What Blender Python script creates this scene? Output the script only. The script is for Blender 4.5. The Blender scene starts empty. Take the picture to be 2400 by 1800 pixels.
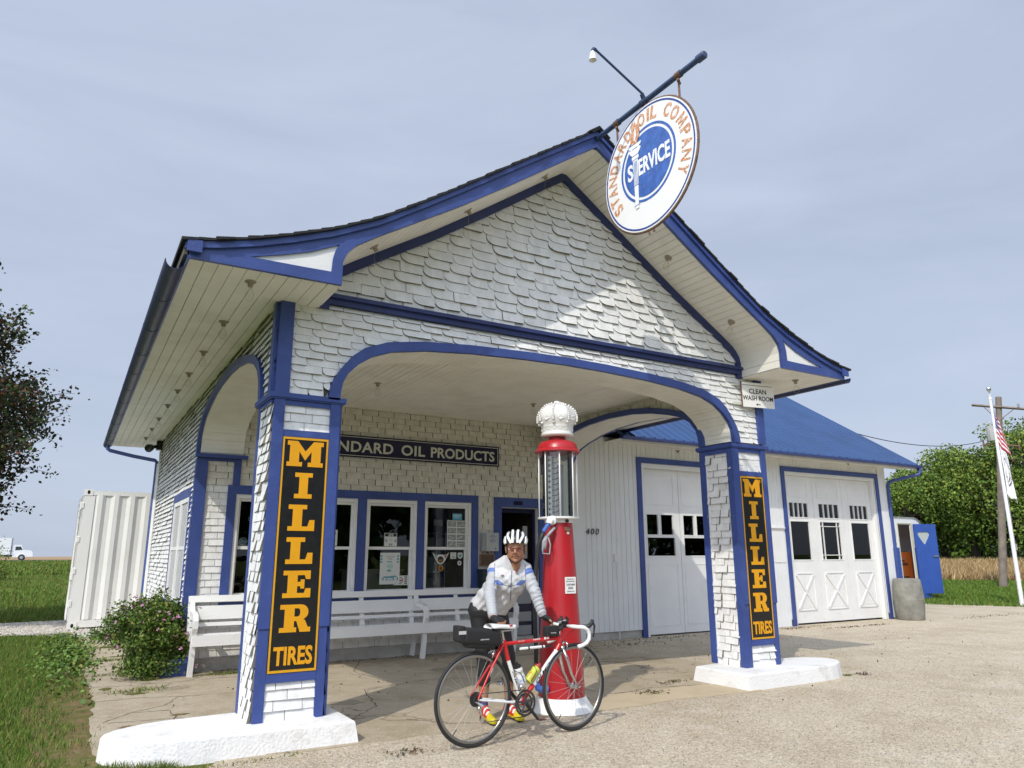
import bpy, bmesh, math, random
import numpy as np
from mathutils import Matrix, Vector
random.seed(7); rng = np.random.default_rng(11)
SC = bpy.context.scene
COL = SC.collection
R = math.radians

# ------------------------------------------------------------------ camera
CX, CY, CZ, YAW, PITCH, ROLL, FPX = -1.3094, -5.9361, 1.3481, 0.5376, 0.2309, -0.0024, 1707.98
fw = np.array([math.sin(YAW)*math.cos(PITCH), math.cos(YAW)*math.cos(PITCH), math.sin(PITCH)])
rt = np.array([math.cos(YAW), -math.sin(YAW), 0.0]); up = np.cross(rt, fw)
r2 = math.cos(ROLL)*rt + math.sin(ROLL)*up; u2 = -math.sin(ROLL)*rt + math.cos(ROLL)*up
cd = bpy.data.cameras.new('camera'); cam = bpy.data.objects.new('camera', cd); COL.objects.link(cam)
cam.matrix_world = Matrix(((r2[0], u2[0], -fw[0], CX), (r2[1], u2[1], -fw[1], CY), (r2[2], u2[2], -fw[2], CZ), (0, 0, 0, 1)))
cd.sensor_width = 36; cd.sensor_fit = 'HORIZONTAL'; cd.lens = FPX/2400*36; cd.clip_start = 0.05; cd.clip_end = 3000
SC.camera = cam

# ------------------------------------------------------------------ light
SUN = Vector((-2.84, -2.03, 3.42)).normalized()
EL = math.asin(SUN.z); AZ = math.atan2(SUN.x, SUN.y)
w = bpy.data.worlds.new('World'); SC.world = w; w.use_nodes = True
nt = w.node_tree; N = nt.nodes; L = nt.links
bg = N['Background']
sky = N.new('ShaderNodeTexSky'); sky.sky_type = 'NISHITA'; sky.sun_disc = False
sky.sun_elevation = EL; sky.sun_rotation = AZ; sky.air_density = 1.0; sky.dust_density = 2.2; sky.ozone_density = 1.6
tc = N.new('ShaderNodeTexCoord'); mp = N.new('ShaderNodeMapping'); mp.inputs['Scale'].default_value = (1.0, 1.6, 5.5)
mp.inputs['Rotation'].default_value = (0.15, 0.12, 0.5)
nz = N.new('ShaderNodeTexNoise'); nz.inputs['Scale'].default_value = 1.5; nz.inputs['Detail'].default_value = 9; nz.inputs['Roughness'].default_value = 0.55
nz.inputs['Distortion'].default_value = 0.5
cr = N.new('ShaderNodeValToRGB'); cr.color_ramp.elements[0].position = 0.32; cr.color_ramp.elements[0].color = (0.70,)*3+(1,)
cr.color_ramp.elements[1].position = 0.70; cr.color_ramp.elements[1].color = (0.90,)*3+(1,)
mx = N.new('ShaderNodeMix'); mx.data_type = 'RGBA'
mx.inputs[7].default_value = (5.9, 6.7, 8.35, 1)
L.new(tc.outputs['Generated'], mp.inputs['Vector']); L.new(mp.outputs[0], nz.inputs['Vector']); L.new(nz.outputs[0], cr.inputs[0])
L.new(cr.outputs[0], mx.inputs[0]); L.new(sky.outputs[0], mx.inputs[6]); 
# broad hazy sky glow around the sun, added as fill for the shaded front
dt = N.new('ShaderNodeVectorMath'); dt.operation = 'DOT_PRODUCT'; dt.inputs[1].default_value = tuple(SUN); L.new(tc.outputs['Generated'], dt.inputs[0])
m0 = N.new('ShaderNodeMath'); m0.operation = 'MAXIMUM'; m0.inputs[1].default_value = 0.0; L.new(dt.outputs['Value'], m0.inputs[0])
m1 = N.new('ShaderNodeMath'); m1.operation = 'POWER'; m1.inputs[1].default_value = 2.0; L.new(m0.outputs[0], m1.inputs[0])
m2 = N.new('ShaderNodeMath'); m2.operation = 'MULTIPLY_ADD'; m2.inputs[1].default_value = 1.9; m2.inputs[2].default_value = 1.0; L.new(m1.outputs[0], m2.inputs[0])
vs_m = N.new('ShaderNodeVectorMath'); vs_m.operation = 'SCALE'; L.new(mx.outputs[2], vs_m.inputs[0]); L.new(m2.outputs[0], vs_m.inputs['Scale']); L.new(vs_m.outputs[0], bg.inputs[0])
bg.inputs[1].default_value = 0.10
sd = bpy.data.lights.new('sun', 'SUN'); sd.energy = 2.9; sd.angle = R(0.6); sd.color = (1.0, 0.945, 0.84)
so = bpy.data.objects.new('sun', sd); COL.objects.link(so); so.rotation_euler = SUN.to_track_quat('Z', 'Y').to_euler()
vs = SC.view_settings; vs.view_transform = 'Standard'; vs.look = 'None'; vs.exposure = 0.0; vs.gamma = 1.0
SC.render.engine = 'CYCLES'

# ------------------------------------------------------------------ materials
def mat(name, col, rough=0.6, var=0.0, vscale=6.0, bump=0.0, bscale=40.0, metal=0.0, spec=0.5, dirt=None, dscale=3.0, damt=0.5, dpos=(0.5, 0.7), emit=None, isl=0.0):
    m = bpy.data.materials.new(name); m.use_nodes = True
    n = m.node_tree.nodes; l = m.node_tree.links; b = n['Principled BSDF']
    b.inputs['Base Color'].default_value = (*col, 1); b.inputs['Roughness'].default_value = rough
    b.inputs['Metallic'].default_value = metal; b.inputs['Specular IOR Level'].default_value = spec
    co = n.new('ShaderNodeTexCoord')
    last = None
    if var > 0:
        t = n.new('ShaderNodeTexNoise'); t.inputs['Scale'].default_value = vscale; t.inputs['Detail'].default_value = 6
        l.new(co.outputs['Object'], t.inputs['Vector'])
        mr = n.new('ShaderNodeMapRange'); mr.inputs[1].default_value = 0.3; mr.inputs[2].default_value = 0.7
        mr.inputs[3].default_value = 1-var; mr.inputs[4].default_value = 1+var; l.new(t.outputs[0], mr.inputs[0])
        vm = n.new('ShaderNodeVectorMath'); vm.operation = 'SCALE'; vm.inputs[0].default_value = col; l.new(mr.outputs[0], vm.inputs['Scale'])
        last = vm.outputs[0]
    if dirt is not None:
        t = n.new('ShaderNodeTexNoise'); t.inputs['Scale'].default_value = dscale; t.inputs['Detail'].default_value = 8; t.inputs['Roughness'].default_value = 0.65
        l.new(co.outputs['Object'], t.inputs['Vector'])
        mr = n.new('ShaderNodeMapRange'); mr.inputs[1].default_value = dpos[0]; mr.inputs[2].default_value = dpos[1]; mr.inputs[4].default_value = damt
        l.new(t.outputs[0], mr.inputs[0])
        mm = n.new('ShaderNodeMix'); mm.data_type = 'RGBA'; l.new(mr.outputs[0], mm.inputs[0])
        if last is not None: l.new(last, mm.inputs[6])
        else: mm.inputs[6].default_value = (*col, 1)
        mm.inputs[7].default_value = (*dirt, 1); last = mm.outputs[2]
    if isl > 0:          # every separate piece (shake, leaf, stone) has its own tone
        gi_ = n.new('ShaderNodeNewGeometry'); mr = n.new('ShaderNodeMapRange'); mr.inputs[3].default_value = 1-isl; mr.inputs[4].default_value = 1+isl; l.new(gi_.outputs['Random Per Island'], mr.inputs[0])
        vm = n.new('ShaderNodeVectorMath'); vm.operation = 'SCALE'; l.new(mr.outputs[0], vm.inputs['Scale'])
        if last is not None: l.new(last, vm.inputs[0])
        else: vm.inputs[0].default_value = col
        last = vm.outputs[0]
    if last is not None: l.new(last, b.inputs['Base Color'])
    if bump > 0:
        t = n.new('ShaderNodeTexNoise'); t.inputs['Scale'].default_value = bscale; t.inputs['Detail'].default_value = 5
        l.new(co.outputs['Object'], t.inputs['Vector'])
        bp = n.new('ShaderNodeBump'); bp.inputs['Strength'].default_value = bump; bp.inputs['Distance'].default_value = 0.02
        l.new(t.outputs[0], bp.inputs['Height']); l.new(bp.outputs[0], b.inputs['Normal'])
    if emit: b.inputs['Emission Color'].default_value = (*emit, 1); b.inputs['Emission Strength'].default_value = 1
    return m

def glassmat(name, tint=(0.9, 0.95, 0.95), rough=0.0, base=0.0):  # thin clear glass
    m = bpy.data.materials.new(name); m.use_nodes = True
    n = m.node_tree.nodes; l = m.node_tree.links; n.clear()
    o = n.new('ShaderNodeOutputMaterial'); tr = n.new('ShaderNodeBsdfTransparent'); gl = n.new('ShaderNodeBsdfGlossy'); ms = n.new('ShaderNodeMixShader')
    fr = n.new('ShaderNodeFresnel'); fr.inputs[0].default_value = 1.5 if base >= 0 else 1.2
    ad = n.new('ShaderNodeMath'); ad.operation = 'ADD'; ad.inputs[1].default_value = base; l.new(fr.outputs[0], ad.inputs[0])
    tr.inputs[0].default_value = (*tint, 1); gl.inputs['Roughness'].default_value = rough
    ml = n.new('ShaderNodeMath'); ml.operation = 'MULTIPLY'; ml.inputs[1].default_value = 1.0 if base >= 0 else 0.35; l.new(ad.outputs[0], ml.inputs[0]); l.new(ml.outputs[0], ms.inputs[0]); l.new(tr.outputs[0], ms.inputs[1]); l.new(gl.outputs[0], ms.inputs[2]); l.new(ms.outputs[0], o.inputs[0])
    return m

M = {}
M['white'] = mat('white_paint', (0.76, 0.76, 0.745), 0.55, var=0.05, vscale=2.5, bump=0.12, bscale=60, dirt=(0.48, 0.45, 0.37), dscale=5, damt=0.4, dpos=(0.56, 0.8))
M['shake'] = mat('white_painted_shakes', (0.75, 0.75, 0.735), 0.6, var=0.07, vscale=7, bump=0.25, bscale=45, dirt=(0.5, 0.47, 0.4), dscale=9, damt=0.45, dpos=(0.54, 0.78), isl=0.05)
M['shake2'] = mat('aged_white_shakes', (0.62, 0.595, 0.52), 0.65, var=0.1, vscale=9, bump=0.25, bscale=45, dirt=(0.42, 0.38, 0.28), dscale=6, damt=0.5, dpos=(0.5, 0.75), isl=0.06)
M['blue'] = mat('blue_paint', (0.038, 0.068, 0.24), 0.42, var=0.12, vscale=3, bump=0.15, bscale=50, dirt=(0.07, 0.11, 0.32), dscale=8, damt=0.5, dpos=(0.52, 0.75))
M['soffit'] = mat('soffit_boards', (0.77, 0.75, 0.68), 0.6, var=0.05, vscale=3, bump=0.1, bscale=30, dirt=(0.48, 0.44, 0.35), dscale=2.5, damt=0.4, dpos=(0.5, 0.8))
M['dark'] = mat('dark_void', (0.015, 0.014, 0.012), 0.9)
M['edge'] = mat('weathered_shaded_shake_edge', (0.17, 0.155, 0.125), 0.9, isl=0.4)  # weathered edges, also painted dark for the contact shade under each shake
M['backing'] = mat('dark_joint_shade_behind_shakes', (0.13, 0.12, 0.10), 0.9)  # dark sheet behind the shakes paints the shadow in their joints
M['gap'] = mat('shadow_gap_board', (0.10, 0.095, 0.08), 0.9)
M['shingle'] = mat('asphalt_shingle', (0.02, 0.02, 0.022), 0.9, var=0.35, vscale=40, bump=0.5, bscale=150)
M['bluemetal'] = mat('blue_sheet_metal', (0.030, 0.075, 0.19), 0.55, var=0.12, vscale=1.2, bump=0.04, bscale=5, dirt=(0.04, 0.08, 0.22), dscale=2.2, damt=0.5, dpos=(0.45, 0.75))
M['poleblue'] = mat('steel_blue_pole', (0.030, 0.055, 0.125), 0.45, var=0.2, vscale=10)
M['navyblue'] = mat('dark_blue_trim', (0.020, 0.032, 0.12), 0.5, var=0.15, vscale=5)
M['gutter'] = mat('dark_blue_gutter', (0.014, 0.022, 0.075), 0.45, var=0.2, vscale=4, dirt=(0.025, 0.035, 0.08), dscale=3, damt=0.6)
M['glass'] = glassmat('window_glass', (0.75, 0.78, 0.76), base=0.0)
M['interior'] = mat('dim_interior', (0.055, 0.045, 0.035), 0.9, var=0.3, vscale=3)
M['concrete'] = mat('concrete', (0.42, 0.40, 0.36), 0.85, var=0.15, vscale=6, bump=0.4, bscale=50, dirt=(0.2, 0.19, 0.16), dscale=4, damt=0.6)
M['siding'] = mat('white_board_siding', (0.745, 0.755, 0.755), 0.5, var=0.03, vscale=3, bump=0.08, bscale=40, dirt=(0.45, 0.44, 0.4), dscale=4, damt=0.3, dpos=(0.58, 0.8))
M['black'] = mat('black_enamel', (0.010, 0.010, 0.011), 0.32, var=0.3, vscale=20)
M['gold'] = mat('amber_lettering', (0.72, 0.33, 0.006), 0.4, var=0.05, vscale=10)
M['goldrim'] = mat('amber_border', (0.66, 0.33, 0.01), 0.4)
M['navy'] = mat('navy_enamel', (0.010, 0.010, 0.045), 0.25)
M['cream'] = mat('cream_lettering', (0.55, 0.56, 0.47), 0.5)
M['signwhite'] = mat('white_enamel', (0.82, 0.82, 0.80), 0.3, var=0.02, vscale=5, dirt=(0.6, 0.52, 0.42), dscale=6, damt=0.3, dpos=(0.6, 0.85))
M['ink'] = mat('black_ink', (0.015, 0.015, 0.02), 0.5)
M['rust'] = mat('rusty_steel', (0.16, 0.09, 0.06), 0.8, var=0.4, vscale=30)
M['bulb'] = glassmat('clear_bulb_glass', (0.97, 0.97, 0.95), base=-0.03)
M['socket'] = mat('porcelain_socket', (0.30, 0.26, 0.19), 0.6)
M['steel'] = mat('brushed_steel', (0.55, 0.55, 0.56), 0.3, metal=0.9)
M['grey'] = mat('grey_paint', (0.30, 0.31, 0.32), 0.5, var=0.1, vscale=5)

# ------------------------------------------------------------------ mesh helpers
def fr(o, u, v, w): return tuple(np.array(a, float) for a in (o, u, v, w))
def Ff(y=0.0, x=0.0, z=0.0): return fr((x, y, z), (1, 0, 0), (0, 0, 1), (0, -1, 0))      # facing -y
def Fl(x=0.0, y=0.0, z=0.0): return fr((x, y, z), (0, -1, 0), (0, 0, 1), (-1, 0, 0))     # facing -x, u = -y
def Fr_(x=0.0, y=0.0, z=0.0): return fr((x, y, z), (0, 1, 0), (0, 0, 1), (1, 0, 0))      # facing +x
def Fd(z=0.0): return fr((0, 0, z), (1, 0, 0), (0, -1, 0), (0, 0, -1))                    # facing down, v = -y
def Fw(): return fr((0, 0, 0), (1, 0, 0), (0, 1, 0), (0, 0, 1))
WF = Ff(0)

class MB:
    def __init__(s): s.v = []; s.f = []; s.m = []; s.mi = 0
    def add(s, pts, faces, mi=None):
        b = len(s.v); s.v.extend([tuple(map(float, p)) for p in pts]); s.f.extend([tuple(b+i for i in f) for f in faces]); s.m.extend([s.mi if mi is None else mi]*len(faces)); return s
    def box(s, F, u0, u1, v0, v1, w0, w1, mi=None):
        o, U, V, W = F
        P = [o+U*a+V*b+W*c for c in (w0, w1) for b in (v0, v1) for a in (u0, u1)]
        return s.add(P, [(0, 2, 3, 1), (4, 5, 7, 6), (0, 1, 5, 4), (2, 6, 7, 3), (0, 4, 6, 2), (1, 3, 7, 5)], mi)
    def wbox(s, x0, x1, y0, y1, z0, z1, mi=None): return s.box(Fw(), x0, x1, y0, y1, z0, z1, mi)
    def prism(s, F, poly, w0, w1, mi=None):
        o, U, V, W = F; n = len(poly)
        a = sum(poly[i][0]*poly[(i+1) % n][1]-poly[(i+1) % n][0]*poly[i][1] for i in range(n))
        if a < 0: poly = poly[::-1]
        P = [o+U*p[0]+V*p[1]+W*w0 for p in poly]+[o+U*p[0]+V*p[1]+W*w1 for p in poly]
        return s.add(P, [tuple(range(n))[::-1], tuple(range(n, 2*n))]+[(i, (i+1) % n, n+(i+1) % n, n+i) for i in range(n)], mi)
    def strip(s, F, A, B, w0, w1, mi=None):
        for i in range(len(A)-1): s.prism(F, [A[i], A[i+1], B[i+1], B[i]], w0, w1, mi)
        return s
    def tube(s, pts, r, seg=10, mi=None, cap=True):
        pts = [np.array(p, float) for p in pts]; n = len(pts); rs = r if hasattr(r, '__len__') else [r]*n
        T = [(pts[min(i+1, n-1)]-pts[max(i-1, 0)]) for i in range(n)]; T = [t/max(np.linalg.norm(t), 1e-9) for t in T]
        a = np.array([0, 0, 1.0]) if abs(T[0][2]) < 0.9 else np.array([1.0, 0, 0])
        x = np.cross(T[0], a); x /= np.linalg.norm(x); P = []
        for i in range(n):
            x = x-T[i]*(x@T[i]); x /= max(np.linalg.norm(x), 1e-9); y = np.cross(T[i], x)
            for k in range(seg):
                t = 2*math.pi*k/seg; P.append(pts[i]+(x*math.cos(t)+y*math.sin(t))*rs[i])
        Fs = [(i*seg+k, i*seg+(k+1) % seg, (i+1)*seg+(k+1) % seg, (i+1)*seg+k) for i in range(n-1) for k in range(seg)]
        if cap: Fs += [tuple(range(seg))[::-1], tuple((n-1)*seg+k for k in range(seg))]
        return s.add(P, Fs, mi)
    def lathe(s, c, prof, seg=24, mi=None, ax=(0, 0, 1), fn=None):
        c = np.array(c, float); A = np.array(ax, float); A /= np.linalg.norm(A)
        q = np.array([1.0, 0, 0]) if abs(A[0]) < 0.9 else np.array([0, 1.0, 0])
        x = np.cross(A, q); x /= np.linalg.norm(x); y = np.cross(A, x); P = []; n = len(prof)
        for r, h in prof:
            for k in range(seg):
                t = 2*math.pi*k/seg; rr = r if fn is None else fn(r, h, t)
                P.append(c+A*h+(x*math.cos(t)+y*math.sin(t))*rr)
        Fs = [(i*seg+k, (i+1)*seg+k, (i+1)*seg+(k+1) % seg, i*seg+(k+1) % seg)[::-1] for i in range(n-1) for k in range(seg)]
        Fs += [tuple(range(seg))[::-1], tuple((n-1)*seg+k for k in range(seg))]
        return s.add(P, Fs, mi)
    def data(s, name, mats, smooth=False):
        me = bpy.data.meshes.new(name); me.from_pydata(s.v, [], s.f)
        for m in (mats if isinstance(mats, (list, tuple)) else [mats]): me.materials.append(M[m] if isinstance(m, str) else m)
        me.polygons.foreach_set('material_index', s.m)
        if smooth: me.polygons.foreach_set('use_smooth', [True]*len(s.f))
        me.update(); return me
    def build(s, name, mats, parent=None, smooth=False, auto=None):
        me = s.data(name, mats, smooth or bool(auto))
        o = link(name, me, parent)
        if auto:
            bm = bmesh.new(); bm.from_mesh(me)
            for e in bm.edges:
                if len(e.link_faces) == 2 and e.calc_face_angle(0) > R(auto): e.smooth = False
            bm.to_mesh(me); bm.free()
        return o

def link(name, me, parent=None):
    o = bpy.data.objects.new(name, me); COL.objects.link(o)
    if parent is not None:
        o.parent = parent
        p = parent; off = Vector((0, 0, 0))
        mw = parent_world(parent)
        o.matrix_parent_inverse = mw.inverted()
    return o
def parent_world(p):
    mw = Matrix.LocRotScale(p.location, p.rotation_euler, p.scale)
    if p.parent: mw = parent_world(p.parent) @ p.matrix_parent_inverse @ mw
    return mw
def tag(o, label=None, cat=None, group=None, kind=None):
    if label: o['label'] = label
    if cat: o['category'] = cat
    if group: o['group'] = group
    if kind: o['kind'] = kind
    return o
def thing(name, loc, label, cat, group=None):
    o = bpy.data.objects.new(name, None); COL.objects.link(o); o.location = loc; o.empty_display_size = 0.2
    return tag(o, label, cat, group)
def struct(o): o['kind'] = 'structure'; return o

def curve_mesh(c):
    o = bpy.data.objects.new('tmp', c); COL.objects.link(o)
    dg = bpy.context.evaluated_depsgraph_get(); me = bpy.data.meshes.new_from_object(o.evaluated_get(dg))
    bpy.data.objects.remove(o); bpy.data.curves.remove(c)
    V = np.array([v.co[:] for v in me.vertices]) if len(me.vertices) else np.zeros((0, 3)); Fc = [tuple(p.vertices) for p in me.polygons]
    bpy.data.meshes.remove(me); return V, Fc
def fill(mb, F, outlines, w0, w1, mi=None):                 # flat shape with holes, real thickness
    c = bpy.data.curves.new('c', 'CURVE'); c.dimensions = '2D'; c.fill_mode = 'BOTH'; c.extrude = abs(w1-w0)/2
    for ol in outlines:
        s = c.splines.new('POLY'); s.points.add(len(ol)-1)
        for i, p in enumerate(ol): s.points[i].co = (p[0], p[1], 0, 1)
        s.use_cyclic_u = True
    V, Fc = curve_mesh(c); o, U, Vv, W = F; mid = (w0+w1)/2
    mb.add([o+U*p[0]+Vv*p[1]+W*(p[2]+mid) for p in V], Fc, mi)
def text(mb, F, body, u, v, h, w=0.002, depth=0.003, sx=1.0, off=0.0, align='CENTER', mi=None, warp=None, width=None, shear=0.0, space=1.0):
    c = bpy.data.curves.new('t', 'FONT'); c.body = body; c.size = 1; c.extrude = 0.5; c.offset = off; c.align_x = 'CENTER'; c.resolution_u = 3; c.shear = shear; c.space_character = space
    V, Fc = curve_mesh(c)
    if not len(V): return
    k = h/0.72; x0, x1 = V[:, 0].min(), V[:, 0].max()
    if width: sx = width/((x1-x0)*k)
    sh = -(x0+x1)/2 if align == 'CENTER' else (-x0 if align == 'LEFT' else -x1)
    o, U, Vv, W = F; P = []
    for p in V:
        a = (p[0]+sh)*k*sx; b = p[1]*k; cc = w+(p[2]+0.5)*depth
        if warp: a, b = warp(a, b)
        else: a += u; b += v
        P.append(o+U*a+Vv*b+W*cc)
    mb.add(P, Fc, mi)

def shakes(mb, F, u0, u1, v0, v1, pitch, width, zmin=None, zmax=None, rnd=0.0, curl=0.0, thick=0.016, cols=5, mi=None, w0=0.0, jit=0.15, seed=1, gap=0.0022, bi=None, ei=None):
    """rows of overlapping wooden shakes with real thickness; rnd = radius of the rounded lower left corner"""
    rg = random.Random(seed); o, U, V, W = F; Ed = []
    rows = int(math.ceil((v1-v0)/pitch)); P = []; Fs = []
    for r in range(rows):
        zb = v0+r*pitch; zt = zb+pitch*(1.85 if rnd > 0 else 1.12)
        u = u0-width*(rg.random()*0.15+(0.5 if r % 2 else 0.0))
        while u < u1:
            wd = width*(1+rg.uniform(-jit, jit)); ul, ur = u+gap, u+wd-gap; u += wd
            lift = rg.uniform(-0.3, 0.4)*pitch*0.06; th = thick*(1+rg.uniform(-0.25, 0.45)); cl = curl*rg.random(); tl = rg.uniform(-1, 1)*0.05*pitch
            rr = rnd*(0.8+0.4*rg.random()) if rg.random() < 0.93 else 0
            xs = [0.0]; k = cols
            if rr > 0:
                nn = 4; xs = [rr*(1-math.cos(math.pi/2*i/nn)) for i in range(nn)]
                xs += [rr+(wd-2*gap-rr)*i/3 for i in range(4)]
            else: xs = [(ur-ul)*i/k for i in range(k+1)]
            pa = []
            for x in xs:
                uu = ul+x
                b = zb+lift+tl*(x/wd-0.5)
                if rr > 0 and x < rr: b += (rr-math.sqrt(max(rr*rr-(rr-x)**2, 0)))*min(1.0, pitch*0.75/rr)
                t = min(zt, v1)
                if zmin: b = max(b, zmin(uu))
                if zmax: t = min(t, zmax(uu))
                b = max(b, v0)
                pa.append((min(max(uu, u0), u1), b, t, th+cl*(x/wd)**2))
            for i in range(len(pa)-1):
                a, c = pa[i], pa[i+1]
                if c[0]-a[0] < 1e-4 or a[2]-a[1] < 0.004 or c[2]-c[1] < 0.004: continue
                n = len(P)
                def wz(q, z): return w0+0.002+(q[3]-0.002)*max(0.12, 1-(z-zb)/(pitch*1.12))
                for q in (a, c):
                    P.extend([o+U*q[0]+V*q[1]+W*w0, o+U*q[0]+V*q[1]+W*wz(q, q[1]), o+U*q[0]+V*q[2]+W*wz(q, q[2]), o+U*q[0]+V*q[2]+W*w0])
                Fs += [(n+1, n+5, n+6, n+2), (n+3, n+2, n+6, n+7)]; Ed.append((n, n+4, n+5, n+1))
                if i == 0 or pa[i][2]-pa[i][1] < 0.004: Ed.append((n, n+1, n+2, n+3))
                if i == len(pa)-2: Ed.append((n+4, n+7, n+6, n+5))
    k0 = len(mb.v); mb.add(P, Fs, mi); mb.f.extend([tuple(k0+q for q in f) for f in Ed]); mb.m.extend([mi if ei is None else ei]*len(Ed))
    if bi is not None:
        P = []; Fs = []; n = int((u1-u0)/0.04)
        for i in range(n):
            a, b = u0+(u1-u0)*i/n, u0+(u1-u0)*(i+1)/n
            q = []
            for uu in (a, b):
                lo_ = max(v0, zmin(uu)) if zmin else v0; hi_ = min(v1, zmax(uu)) if zmax else v1; q.append((lo_, max(lo_, hi_)))
            k = len(P); P += [o+U*a+V*q[0][0]+W*(w0+0.001), o+U*b+V*q[1][0]+W*(w0+0.001), o+U*b+V*q[1][1]+W*(w0+0.001), o+U*a+V*q[0][1]+W*(w0+0.001)]; Fs.append((k, k+1, k+2, k+3))
        mb.add(P, Fs, bi)

def boards(mb, F, u0, u1, v0, v1, pitch, w0=0.0, w1=0.012, gap=0.004, mi=0, gi=1, seed=3, back=True):
    """tongue and groove boards running along v"""
    rg = random.Random(seed)
    if back: mb.box(F, u0, u1, v0, v1, w0-0.002, w0+0.002, gi)
    n = max(1, int(round((u1-u0)/pitch))); p = (u1-u0)/n
    for i in range(n):
        g = gap*rg.uniform(0.6, 1.5)
        mb.box(F, u0+i*p+g/2, u0+(i+1)*p-g/2, v0, v1, w0+0.003, w1+rg.uniform(-0.001, 0.001), mi)
def boards_curve(mb, prof, y0, y1, pitch, th=0.012, gap=0.004, mi=0, gi=1, side=1):
    """boards laid across a curved soffit: prof = (x,z) line, boards run along y"""
    p = np.array(prof); d = np.r_[0, np.cumsum(np.hypot(*(p[1:]-p[:-1]).T))]
    n = max(1, int(round(d[-1]/pitch))); s = np.linspace(0, d[-1], n+1)
    def at(t): return np.array([np.interp(t, d, p[:, 0]), np.interp(t, d, p[:, 1])])
    for i in range(n):
        a, b = at(s[i]+gap/2), at(s[i+1]-gap/2); t = (b-a)/max(np.linalg.norm(b-a), 1e-6); nn = np.array([t[1], -t[0]])*side
        q = [a, b, b+nn*th, a+nn*th]
        P = [(k[0], y, k[1]) for y in (y0, y1) for k in q]
        mb.add(P, [(0, 1, 2, 3), (7, 6, 5, 4), (0, 4, 5, 1), (1, 5, 6, 2), (2, 6, 7, 3), (3, 7, 4, 0)], mi)
        a, b = at(s[i]), at(s[i+1]); a2, b2 = a-nn*0.004, b-nn*0.004
        mb.add([(a2[0], y0, a2[1]), (b2[0], y0, b2[1]), (b2[0], y1, b2[1]), (a2[0], y1, a2[1])], [(0, 1, 2, 3)], gi)
# ================================================================== SERVICE STATION
W, D, YB, XC = 5.725, 0.466, 4.0, 2.8625
ZE, HC = 3.41, 2.585
AI = [(2.345, 2.62), (2.34, 2.70), (2.325, 2.78), (2.285, 2.86), (2.195, 2.954), (2.07, 3.04), (1.89, 3.108), (1.56, 3.165), (1.1, 3.205), (0.5, 3.23), (0, 3.238)]
AO = [(2.445, 2.62), (2.435, 2.71), (2.405, 2.80), (2.345, 2.90), (2.25, 3.022), (2.146, 3.107), (1.94, 3.188), (1.58, 3.248), (1.1, 3.285), (0.5, 3.308), (0, 3.316)]
def mirror(a, c): return [(c-d, z) for d, z in a]+[(c+d, z) for d, z in a[::-1][1:]]
ai, ao = mirror(AI, XC), mirror(AO, XC)
SI = [(1.752, 2.62), (1.748, 2.72), (1.715, 2.83), (1.62, 2.95), (1.46, 3.04), (1.25, 3.105), (0.9, 3.185), (0.5, 3.238), (0, 3.258)]
SO = [(1.832, 2.62), (1.828, 2.74), (1.79, 2.87), (1.68, 3.01), (1.50, 3.11), (1.27, 3.18), (0.91, 3.262), (0.5, 3.315), (0, 3.336)]
YC = 2.225
si, so_ = mirror(SI, YC), mirror(SO, YC)
def lut(prof):
    xs = [p[0] for p in prof]; zs = [p[1] for p in prof]
    return lambda x: np.interp(x, xs, zs) if xs[0] < x < xs[-1] else -9
LCH = [(0.301, 3.41), (0.301, 3.60), (0.33, 3.683), (0.402, 3.768), (0.59, 3.894), (0.943, 4.112), (1.324, 4.348), (1.881, 4.725), (2.505, 5.162), (XC, 5.405)]
TCH = [(-0.84, 3.535), (-0.60, 3.585), (-0.35, 3.655), (-0.1, 3.742), (0.198, 3.858), (0.575, 4.045), (0.939, 4.28), (1.321, 4.537), (1.882, 4.927), (2.51, 5.357), (XC, 5.595)]
def mx_(a): return a+[(2*XC-x, z) for x, z in a[::-1][1:]]
LC, TC = mx_(LCH), mx_(TCH)

gs = thing('service_station', (0, 0, 0), 'white shingled gas station with blue trim, flared gable roof and arched drive-through canopy', 'gas station')

# --- structural walls + shakes
mb = MB()
arch_back = [(0, 2.6)]+[(max(min(x, W-0.521), 0.521), z+0.014) for x, z in ai]+[(W, 2.6), (W, 3.44), (0, 3.44)]
mb.prism(Ff(0), arch_back, -D, 0)
for Fk in (0, 1):
    Fq = Fr_(0) if Fk == 0 else Fr_(5.2)
    ab = [(D, 2.6)]+[(y, z+0.014) for y, z in si]+[(YB, 2.6), (YB, 3.44), (D, 3.44)]
    mb.prism(Fq, ab, 0, 0.525)
for x in (0, 5.2): mb.wbox(x+0.004, x+0.521, 0.004, D-0.004, 0.14, 2.6)
za, zl = lut(ao), lut(so_)
shk = lambda z: z
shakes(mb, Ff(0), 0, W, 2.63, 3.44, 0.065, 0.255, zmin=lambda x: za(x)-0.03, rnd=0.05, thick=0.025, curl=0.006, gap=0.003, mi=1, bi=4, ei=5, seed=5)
lo = lut([(x, z-0.0) for x, z in LC])
# gable wall: back panel and big shakes
mb.prism(Ff(0), [(0.301, 3.44)]+[(x, z-0.005) for x, z in LC[1:-1]]+[(5.424, 3.44)], -0.25, 0)
shakes(mb, Ff(0), 0.36, 5.365, 3.50, 5.35, 0.0965, 0.243, zmax=lambda x: lo(x)-0.03, rnd=0.085, thick=0.030, curl=0.010, gap=0.003, mi=1, bi=4, ei=5, seed=8)
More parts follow.
